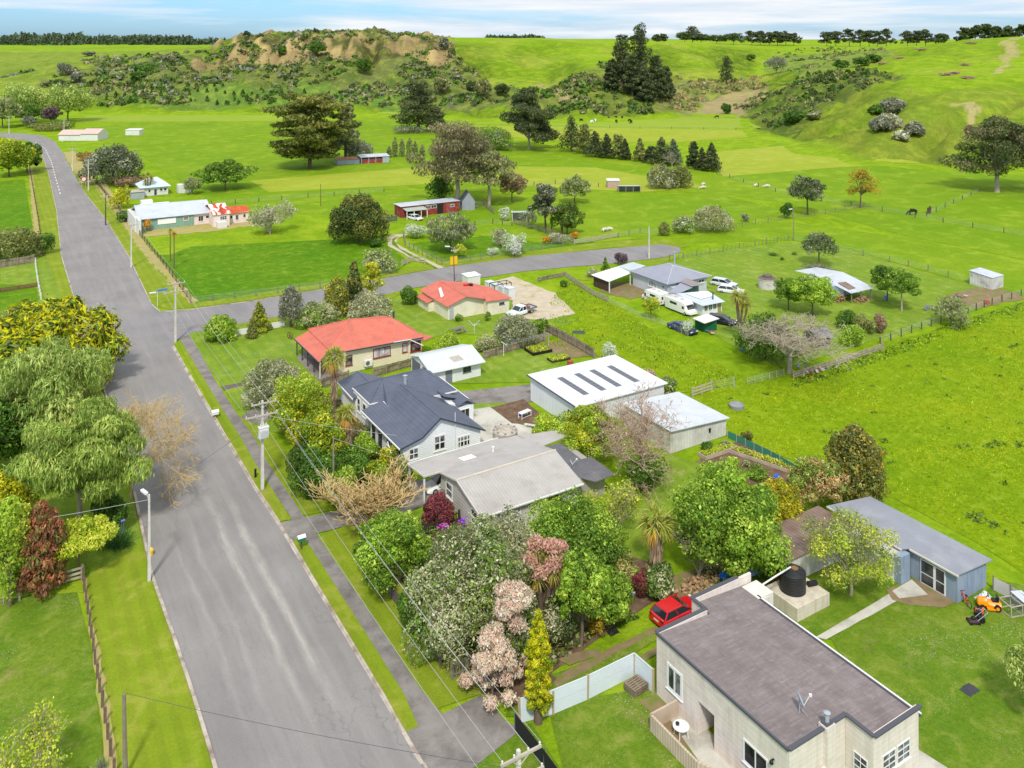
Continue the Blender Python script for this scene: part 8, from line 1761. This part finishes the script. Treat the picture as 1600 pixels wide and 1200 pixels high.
# ---------------------------------------------------------------- animals
def beast(name, label, cat, loc, rz, s, coat, graze=False, wool=False, group=None, mats=None):
    me = bpy.data.meshes.new('body'); o = bpy.data.objects.new(name, me); COL.objects.link(o)
    hz = .98 if not wool else .62
    V = [(-.62,0,hz*.98),(0,0,hz),(.52,0,hz*1.02),(.82,0,hz*(.72 if graze else 1.22)),(1.0,0,hz*(.42 if graze else 1.36)),(1.26,0,hz*(.16 if graze else 1.26)),(-.8,0,hz*1.0),(-.92,0,hz*.5)]
    E = [(0,1),(1,2),(2,3),(3,4),(4,5),(0,6),(6,7)]; Rr = [.27,.34,.29,.17,.13,.075,.06,.03]
    if wool: Rr = [.26,.31,.25,.15,.10,.06,.07,.05]
    for (x, y, b, front) in ((.5,.17,2,1),(.5,-.17,2,1),(-.58,.17,0,0),(-.58,-.17,0,0)):
        i = len(V); kn = .02 if front else -.10; V += [(x,y,hz*.66),(x+kn+(0 if front else .05),y,hz*.36),(x+(0 if front else -.02),y,.03)]; E += [(b,i),(i,i+1),(i+1,i+2)]; Rr += [.11,.065,.05]
    V += [(V[4][0]-.05,.14,V[4][2]+.07),(V[4][0]-.05,-.14,V[4][2]+.07)]; E += [(4,len(V)-2),(4,len(V)-1)]; Rr += [.035,.035]
    me.from_pydata(V, E, []); o.modifiers.new('Skin', 'SKIN'); sv = me.skin_vertices[0].data
    for k, r in enumerate(Rr): sv[k].radius = (r, r)
    sv[1].use_root = True
    u = o.modifiers.new('Sub', 'SUBSURF'); u.levels = 1; u.render_levels = 1
    me.materials.append(coat); o.location = loc; o.rotation_euler = (0,0,rz); o.scale = (s,s,s*.9); return tag(o, label, cat, group)
blackcoat = plain('black_cattle_coat', lin(30,28,28), .8); browncoat = plain('brown_cattle_coat', lin(70,50,40), .8); woolm = mat('sheep_wool', lin(226,218,198), lin(196,186,164), 4, .95, bump=.5); whitecoat = plain('white_cattle_coat', lin(226,222,214), .8)
beast('cow', 'black cow grazing left of the brown one near the ditch', 'cow', P(1426,336), 2.6, 1.3, blackcoat, True)
beast('cow', 'dark brown cow standing right of the black one near the ditch', 'cow', P(1452,334), 0.4, 1.3, browncoat)
for (x, y, lb, a) in ((1099,290,'upper of two sheep close together right of the rounded bushes',.3),(1098,295,'lower of two sheep close together right of the rounded bushes',2.9),(1181,292,'larger sheep further right in the middle paddock',.2),(1198,293,'rightmost sheep in the middle paddock',2.6),(1052,293,'sheep resting under the right hand rounded bush',.1),(945,362,'left one of two pink tinged sheep by the pale rail fence',.2),(951,361,'right one of two pink tinged sheep by the pale rail fence',2.8)):
    beast('sheep', lb, 'sheep', P(x, y), a, 1.15, woolm, True, True, group='sheep in the paddocks')
proto = None
for i, (x, y, w) in enumerate(((862,187,0),(879,186,1),(884,186,0),(908,190,0),(915,187,0),(930,190,1),(943,184,0),(951,187,0),(962,186,0),(963,192,0),(972,186,0),(984,191,0),(986,193,0),(925,193,1),(1120,185,0))):
    beast('cow', 'tiny white cow in the herd in the far field' if w else 'tiny black cow in the herd in the far field', 'cow', P(x, y), R.uniform(0,6), 1.4, whitecoat if w else blackcoat, True, group='white cows of the far herd' if w else 'black cows of the far herd')
# ---------------------------------------------------------------- vegetation on the hills
def hilltree(kind, label, px, Y, h, w, pal, n=900, size=.8, name='tree', group=None, **k):
    return tree(kind, label, 0, 0, 0, 0, pal, name=name, n=n, size=size, group=group, loc=at(px, Y), hgt=h, wid=w, **k)
def onhill(px, py):
    p, Y = hit(px, py); return Y
for i, (px, py, tp, w, lb) in enumerate(((1000,176,64,52,'tallest dark pine of the hillside grove'),(972,176,90,44,'dark pine left of the tallest in the hillside grove'),(1024,178,104,42,'dark pine right of the tallest in the hillside grove'),(955,178,126,30,'short dark pine at the left end of the hillside grove'),(1040,177,120,30,'short dark pine at the right end of the hillside grove'),(988,179,110,40,'dark pine in the front of the hillside grove'),(1010,180,122,38,'front right dark pine of the hillside grove'))):
    Y = F*H/(py-HY)*1.02; tree('pine', lb, 0, 0, 0, 0, 'pine', name='pine_tree', n=2600, size=.9, loc=at(px, Y), hgt=H*(py-tp)/(py-HY)*1.0, wid=w*Y/F*1.1, trunk=.06, squash=.8)
for (px, py, tp, w, k, pl, lb) in ((1135,133,88,30,'pine','pine','lone dark pine on the bank right of the hillside grove'),(1172,95,84,16,'shrub','deep','small dark bush on the green slope right of the lone pine'),(1213,116,88,34,'flat','grey','wind swept flat tree on the green slope'),(1135,178,160,18,'shrub','deep','dark clump at the foot of the pink swamp'),(1315,110,92,24,'broad','deep','dark tree clump at the head of the gully'),(1345,104,88,26,'broad','deep','second dark tree clump at the head of the gully'),(1365,98,84,22,'broad','deep','third dark tree clump at the head of the gully'),
    (1240,195,172,34,'shrub','deep','dark bush at the foot of the right hand spur'),(1272,190,176,22,'shrub','greygreen','grey bush right of the dark bush at the spur foot'),(1378,205,182,34,'dome','grey','lower left grey bush on the right hand slope'),(1395,178,152,40,'dome','grey','upper grey bush on the right hand slope'),(1370,178,164,22,'dome','deep','small dark bush left of the upper grey bush on the slope'),(1388,200,176,36,'dome','silver','middle silver bush on the right hand slope'),(1428,212,190,28,'dome','grey','right grey bush on the right hand slope'),(1408,220,204,22,'dome','silver','lowest silver bush on the right hand slope'),(1514,208,196,10,'dome','brown','tiny brown bush alone on the right hand slope'),
    (693,80,58,16,'broad','grey','dark tree on the shoulder right of the cliff'),(385,62,50,10,'flat','dark','single dark tree on the left end of the cliff top'),(495,90,66,26,'broad','deep','dark bush cluster on the cliff face'),(570,118,88,24,'broad','deep','dark clump below the cliff right of centre'),(440,88,70,14,'shrub','deep','small dark bush on the cliff face left of the cluster'),(225,112,96,56,'shrub','deep','dark scrubby bush on the spur left of the cliff'),(215,125,112,24,'broad','deep','dark round bush below the scrubby spur'),(120,132,112,22,'shrub','grey','grey bush in the gully at the left'),(105,118,98,30,'shrub','grey','grey bush on the bank at the left terraces'),(140,88,80,18,'shrub','grey','small grey bush on the upper left terrace'),(755,155,122,26,'broad','scrub','olive scrub tree at the mouth of the green bowl'),(740,148,126,22,'broad','dark','dark scrub tree left of the green bowl mouth'),(785,152,132,22,'broad','dark','dark scrub tree right of the green bowl mouth'),(690,152,122,24,'broad','scrub','olive scrub tree below the right end of the cliff')):
    p, Y = hit(px, py)
    if p is None: continue
    kk = Y/F; hilltree(k, lb, px, Y, (py-tp)*kk, w*kk, pl, 1300, .75, 'hill_tree' if k in ('pine','broad','flat') else 'hill_bush', trunk=.05, cat='tree' if k in ('pine','broad','flat') else 'shrub')
SKY = [(1070,18,24,'broad','dark'),(1082,26,32,'pine','pine'),(1096,14,22,'broad','dark'),(1120,12,26,'broad','dark'),(1146,16,32,'broad','dark'),(1175,18,26,'flat','pine'),(1188,18,22,'flat','pine'),(1202,16,20,'flat','pine'),(1215,18,20,'flat','pine'),(1228,18,20,'flat','pine'),(1240,14,20,'flat','pine'),
 (1292,16,24,'flat','pine'),(1306,18,24,'flat','pine'),(1327,22,20,'flat','pine'),(1344,20,20,'flat','pine'),(1358,20,20,'flat','pine'),(1371,18,18,'flat','pine'),(1385,22,20,'flat','pine'),(1418,18,22,'flat','pine'),(1432,20,20,'flat','pine'),(1446,20,20,'flat','pine'),(1470,14,26,'flat','dark'),(1508,14,22,'flat','dark'),(1524,18,22,'flat','dark'),(1540,20,22,'flat','dark'),(1558,16,24,'flat','dark'),(1574,16,22,'flat','dark'),(1597,20,22,'flat','dark'),(994,10,20,'flat','dark'),(1026,12,12,'flat','dark'),(1036,13,12,'flat','dark')]
for i, (px, h, w, k, pl) in enumerate(SKY):
    Y = 1040 if px > 1050 else 820
    if px > 1500: Y = 700
    p = at(px, Y); base = HY+F*(H-p[2])/Y; kk = Y/F
    top = {True: 60, False: 66}[px < 1045]-h*1.0 if px < 1500 else 60-h
    hh = max(6, (base-(66-h))*kk) if px < 1500 else max(7, (base-(57-h))*kk)
    hilltree('open' if k == 'flat' else k, 'wind shaped pine on the far skyline of the plateau', px, Y, hh, w*kk*1.2, pl, 900, 1.5, 'pine_tree', 'pines along the far skyline', trunk=.12, ntips=6)
# distant plantation forest, one mass
m = []; 
for i in range(900):
    px = R.uniform(-300, 352) if i < 800 else R.uniform(760,850); Y = R.uniform(1750, 2050) if i < 800 else R.uniform(1500, 1600); p = at(px, Y); h = R.uniform(13, 21)*(1 if i < 800 else .35)*(1.25 if 20 < px < 130 else 1)*(.6 if px > 300 else 1)
    n = 26; t_ = rng.random(n); r = (1-t_)*4.2+.6; a = rng.uniform(0, 6.28, n); C = np.stack([p[0]+np.cos(a)*r*rng.random(n), p[1]+np.sin(a)*r*rng.random(n), p[2]-2+t_*(h+2)], 1)
    m.append(quads(C, unit(rng.normal(size=(n,3))+np.array((0,0,.3))), 4.6, np.clip(pick('pineblue', n)*.8, .01, 1)))
V, Q, c = join(m); tag(npmesh('distant_forest', V, Q, leafm, c), 'long dark belt of plantation forest on the left horizon', 'forest', kind='stuff')
# scrub over the cliff hill, spur and gully: many small clumps that read as one cover
def scrubcover(name, label, poly, n, pals, y0, y1, smin, smax, thr=.0, seed=40, leaf=.8):
    out = []; k = 0; xs = [p[0] for p in poly]; tries = 0
    while k < n and tries < n*30:
        tries += 1
        px = R.uniform(min(xs), max(xs)); Y = R.uniform(y0, y1); z = ground_z(px, Y); py = HY+F*(H-z)/Y
        if not inpoly(np.array([px]), np.array([py]), poly)[0]: continue
        X = (px-800)*Y/F; wx, wy = X*CA+Y*SA, -X*SA+Y*CA
        d = float(vnoise(np.array([wx]), np.array([wy]), 18, seed)[0])
        if d < thr: continue
        s = R.uniform(smin, smax)*(.6+d); q = 12 if s < 1.6 else 22; dd = sphere_dirs(q, -.1, 1.)
        C = np.array((wx, wy, z))+dd*np.array((s,s,s*.8)); out.append(quads(C, unit(dd+rng.normal(0,.4,(q,3))), leaf*s*.75, pick(R.choice(pals), q))); k += 1
    V, Q, c = join(out); return tag(npmesh(name, V, Q, leafm, c), label, 'scrub', kind='stuff')
scrubcover('hill_scrub', 'dark and grey scrub scattered over the cliff hill', HILLP, 1500, ['scrub','dark','deep','dark','scrub','olive','grey','deep'], 480, 660, .6, 2.1, .38)
scrubcover('spur_scrub', 'dark scrub patches on the spur left of the hillside pines', SPUR+[], 260, ['dark','scrub','deep'], 440, 680, .8, 2.4, .45, 50)
scrubcover('gully_scrub', 'brown and dark scrub in the gully on the right', VALR, 520, ['scrub','dark','dark','deep','olive'], 340, 640, .6, 2.0, .3, 60)
scrubcover('bank_scrub', 'straw coloured pampas and scrub on the bank behind the swamp', BANK, 260, ['straw','scrub','scrub','olive'], 480, 720, .8, 2.0, .3, 70)
scrubcover('terrace_scrub', 'scattered low scrub on the left terraces', [(0,120),(130,92),(330,80),(330,100),(210,126),(60,140)], 130, ['grey','scrub','deep'], 560, 900, .8, 2.4, .55, 80)
# young pines planted in rows on the slopes
scrubcover('valley_scrub', 'low gorse scrub on the far side of the right hand valley', [(1190,112),(1215,84),(1250,74),(1380,76),(1404,92),(1330,104),(1250,116)], 240, ['scrub','deep','mid','olive'], 620, 1000, .8, 2.2, .3, 90)
scrubcover('terrace_scrub', 'dark scrub on the escarpment left of the cliff', [(50,132),(130,102),(215,92),(310,82),(310,104),(215,130),(150,152)], 260, ['dark','scrub','deep','grey'], 500, 760, .8, 2.4, .42, 95)
yp = None; cnt = 0
PLANT = [[(150,150),(190,128),(330,128),(420,140),(420,166),(165,163)], [(420,140),(620,150),(600,167),(420,166)], [(1230,120),(1280,112),(1370,116),(1352,126),(1262,134)]]
def young(px, Y):
    global yp, cnt
    l = at(px, Y); lb, g = ('young pine planted in rows below the cliff hill','young pines planted in rows') if px < 900 else ('young pine planted on the right hand spur','young pines on the right hand spur')
    if yp is None:
        yp = thing('young_pine', lb, 'young tree', l, 0, g); t_ = rng.random(70); r = (1-t_)*.85+.1; a = rng.uniform(0,6.28,70); C = np.stack([np.cos(a)*r, np.sin(a)*r, .3+t_*2.3], 1); V, Q, c = quads(C, unit(np.stack([np.cos(a),np.sin(a),np.full(70,.6)],1)+rng.normal(0,.4,(70,3))), .7, pick('deep', 70)*.75); npmesh('crown', V, Q, leafm, c, yp)
        MB().tube([(0,0,-.1),(0,0,1.8)], [.09,.03], 5).build('trunk', barkd, yp, local=True)
    else: dup(yp, l, R.uniform(0,6.28), lb, g, R.uniform(.75,1.3))
    cnt += 1
for pi_, (poly, sy, sx) in enumerate(zip(PLANT, (5.5, 6.5, 6.), (5.5, 7., 6.))):
    Y = 340 if pi_ == 2 else 480
    while Y < (560 if pi_ < 2 else 520) and cnt < 290:
        px = min(p[0] for p in poly)+R.uniform(0,3)
        while px < max(p[0] for p in poly) and cnt < 290:
            py = HY+F*(H-ground_z(px, Y))/Y
            if inpoly(np.array([px]), np.array([py]), poly)[0] and R.random() < .85: young(px+R.uniform(-.8,.8), Y+R.uniform(-1,1))
            px += sx*F/Y
        Y += sy*(1.4 if pi_ < 2 else 1.)
# heaps of cut branches on the right hill
for (x, y, w, lb) in ((1380,101,16,'leftmost pinkish heap of cut branches on the right hill'),(1405,92,20,'second pinkish heap of cut branches from the left on the right hill'),(1440,79,20,'upper pinkish heap of cut branches on the right hill'),(1478,118,18,'pinkish heap of cut branches in the middle of the right hill'),(1492,116,16,'small heap of branches right of the middle heap'),(1512,123,18,'lower pinkish heap of branches on the right hill'),(1507,103,16,'right upper pinkish heap of branches on the right hill'),(1518,69,20,'topmost heap of branches on the right hill crest')):
    p, Y = hit(x, y)
    if p is None: continue
    k = Y/F*w/2; b = MB()
    for i in range(46):
        a = R.uniform(0,pi); c_ = np.array((R.gauss(0,k*.45),R.gauss(0,k*.3),R.uniform(.2,1.1))); d = np.array((cos(a),sin(a),R.uniform(-.3,.3)))*R.uniform(.5,1.6); b.tube([c_-d, c_+d], R.uniform(.08,.2), 4)
    o = b.build('branch_heap', mat('cut_branch', lin(176,140,122), lin(140,108,94)), None, local=True); o.location = p; o.rotation_euler = (0,0,-ANG); tag(o, lb, 'branch heap')

# low growth in the garden beds and rank grass in the paddocks
def cover(name, label, poly, n, size, pals, up, z1, thr=0., kind='stuff', cat='ground cover', sc=3., asp=1.7):
    q = np.array([P(*p)[:2] for p in poly]); C = []
    while len(C) < n:
        x = rng.uniform(q[:,0].min(), q[:,0].max(), 6000); y = rng.uniform(q[:,1].min(), q[:,1].max(), 6000); k = inpoly(x, y, [tuple(p) for p in q]) & (vnoise(x, y, sc, 5) > thr)
        # fewer far away, where they would be too small to see
        C += list(np.stack([x[k], y[k], rng.uniform(.02, z1, k.sum())], 1))
    C = np.array(C[:n]); N = unit(rng.normal(size=(n,3))*np.array((1,1,.3))+np.array((0,0,up))); p = np.concatenate([PAL[k] for k in pals])*.8; col = p[rng.integers(0, len(p), n)]*(1+rng.normal(0,.15,(n,1)))*(.75+.5*vnoise(C[:,0], C[:,1], sc*.7, 9))[:,None]
    V, Q, c = quads(C, N, size, np.clip(col,.01,.9), asp, hang=-1. if up < .6 else None, tw=.6 if up < .6 else 1.); V[:,2] = np.maximum(V[:,2], .015)
    return tag(npmesh(name, V, Q, leafm, c), label, cat, kind=kind)
PAL['rank'] = L3((150,182,10),(162,190,20),(122,160,8),(176,196,60))*.85
PAL['rank2'] = L3((96,124,50),(120,146,70),(74,104,36))*.8
cover('garden_groundcover', 'low mixed plants covering the front garden beds', [(560,850),(650,930),(755,1075),(850,1055),(960,975),(1055,915),(1020,880),(860,830),(700,812)], 9000, .16, ['mid','deep','greygreen','bright'], 1., .35, .35)
cover('garden_groundcover', 'low mixed plants covering the bed along the villa', [(435,592),(480,602),(560,642),(640,765),(600,788),(540,788),(500,758),(444,660)], 4200, .16, ['mid','deep','yellowgreen'], 1., .35, .3)
cover('weeds', 'rank weeds along the driveway track and log heaps', [(1030,905),(1110,885),(1200,862),(1210,872),(1120,918),(1050,942),(960,985),(940,1000)], 1500, .16, ['mid','rank2'], .8, .2, .4)
cover('rank_grass', 'rank tufted grass of the big near paddock', [(1040,640),(1115,604),(1240,586),(1370,538),(1470,517),(1620,472),(1900,520),(1900,1000),(1660,935),(1530,845),(1400,770)], 24000, .14, ['rank','rank','rank'], .5, .08, .2, sc=2.2)
cover('dock_weeds', 'grey green dock weeds dotted over the big near paddock', [(1060,640),(1240,600),(1470,525),(1620,480),(1700,800),(1640,900),(1400,760)], 700, .2, ['rank2'], .9, .15, .88, sc=1.6)
cover('rank_grass', 'rank tufted grass of the vacant lot', [(860,470),(886,440),(940,464),(1040,530),(1160,590),(1110,612),(1040,612),(950,562),(855,538)], 6000, .17, ['rank','rank','rank2'], .5, .1, .3, sc=2.)
cover('hedge_bottom_grass', 'long dark grass along the lawn fence', [(1235,592),(1380,546),(1480,508),(1610,468),(1612,482),(1480,524),(1390,560),(1245,606)], 2200, .2, ['rank2','rank'], .6, .1, .3)
# ---------------------------------------------------------------- light, sky, camera
SUN = np.array((-.50, -.80, 1.12)); SUN /= np.linalg.norm(SUN)
w = bpy.data.worlds.new('World'); SC.world = w; w.use_nodes = True
nt = w.node_tree; nt.nodes.clear()
o_ = nt.nodes.new('ShaderNodeOutputWorld'); bg = nt.nodes.new('ShaderNodeBackground'); bg.inputs[1].default_value = .205
sk = nt.nodes.new('ShaderNodeTexSky'); sk.sky_type = 'NISHITA'; sk.sun_disc = False
sk.sun_elevation = math.asin(SUN[2]); sk.sun_rotation = math.atan2(SUN[0], SUN[1]); sk.air_density = 1.; sk.dust_density = .6; sk.ozone_density = 1.2
tc = nt.nodes.new('ShaderNodeTexCoord'); mp = nt.nodes.new('ShaderNodeMapping'); mp.inputs['Scale'].default_value = (1, 1, 13.)
nt.links.new(tc.outputs['Generated'], mp.inputs[0])
def wn(scale, det, rough, dist=0.):
    q = nt.nodes.new('ShaderNodeTexNoise'); q.inputs['Scale'].default_value = scale; q.inputs['Detail'].default_value = det; q.inputs['Roughness'].default_value = rough; q.inputs['Distortion'].default_value = dist
    nt.links.new(mp.outputs[0], q.inputs['Vector']); return q.outputs['Fac']
def wm(op, a, b):
    q = nt.nodes.new('ShaderNodeMath'); q.operation = op
    for i, x in ((0, a), (1, b)):
        if isinstance(x, bpy.types.NodeSocket): nt.links.new(x, q.inputs[i])
        else: q.inputs[i].default_value = x
    return q.outputs[0]
def wr(f, a, b, c=0., d=1.):
    q = nt.nodes.new('ShaderNodeMapRange'); q.inputs[1].default_value = a; q.inputs[2].default_value = b; q.inputs[3].default_value = c; q.inputs[4].default_value = d
    nt.links.new(f, q.inputs[0]); return q.outputs[0]
sep = nt.nodes.new('ShaderNodeSeparateXYZ'); nt.links.new(tc.outputs['Generated'], sep.inputs[0])
right = wr(sep.outputs[0], .05, .80, -.10, .16)         # the cloud sheet thickens towards the east
cl_ = wm('ADD', wm('ADD', wn(3.2, 8, .6, .3), right), wr(sep.outputs[2], .04, .45, 0., .32))
fac = wr(cl_, .44, .66)
shade = wr(wn(6.5, 7, .62, .2), .35, .68)
mc = nt.nodes.new('ShaderNodeMix'); mc.data_type = 'RGBA'
nt.links.new(shade, mc.inputs[0]); mc.inputs[6].default_value = (3.5, 4.0, 4.6, 1); mc.inputs[7].default_value = (4.75, 4.85, 4.9, 1)
blue = nt.nodes.new('ShaderNodeMix'); blue.data_type = 'RGBA'; blue.blend_type = 'MULTIPLY'; blue.inputs[0].default_value = 1.
nt.links.new(sk.outputs[0], blue.inputs[6]); blue.inputs[7].default_value = (.33, .53, .86, 1)
mx = nt.nodes.new('ShaderNodeMix'); mx.data_type = 'RGBA'
nt.links.new(fac, mx.inputs[0]); nt.links.new(blue.outputs[2], mx.inputs[6]); nt.links.new(mc.outputs[2], mx.inputs[7])
nt.links.new(mx.outputs[2], bg.inputs[0]); nt.links.new(bg.outputs[0], o_.inputs[0])
sl = bpy.data.lights.new('sun', 'SUN'); sl.energy = 3.2; sl.angle = RD(6.); sl.color = (1., .95, .87)
so = bpy.data.objects.new('sun', sl); COL.objects.link(so)
so.rotation_euler = Vector(tuple(SUN)).to_track_quat('Z', 'Y').to_euler()
cd = bpy.data.cameras.new('camera'); co = bpy.data.objects.new('camera', cd); COL.objects.link(co)
co.location = (0, 0, H); co.rotation_euler = (pi/2, 0, -ANG)
cd.sensor_width = 36.; cd.lens = 36.*F/1600.; cd.shift_y = -(600-HY)/1600.; cd.clip_start = .5; cd.clip_end = 12000
SC.camera = co
SC.view_settings.view_transform = 'Standard'; SC.view_settings.look = 'None'; SC.view_settings.exposure = 0.
SC.cycles.max_bounces = 5; SC.cycles.diffuse_bounces = 3; SC.cycles.glossy_bounces = 2; SC.cycles.transmission_bounces = 3
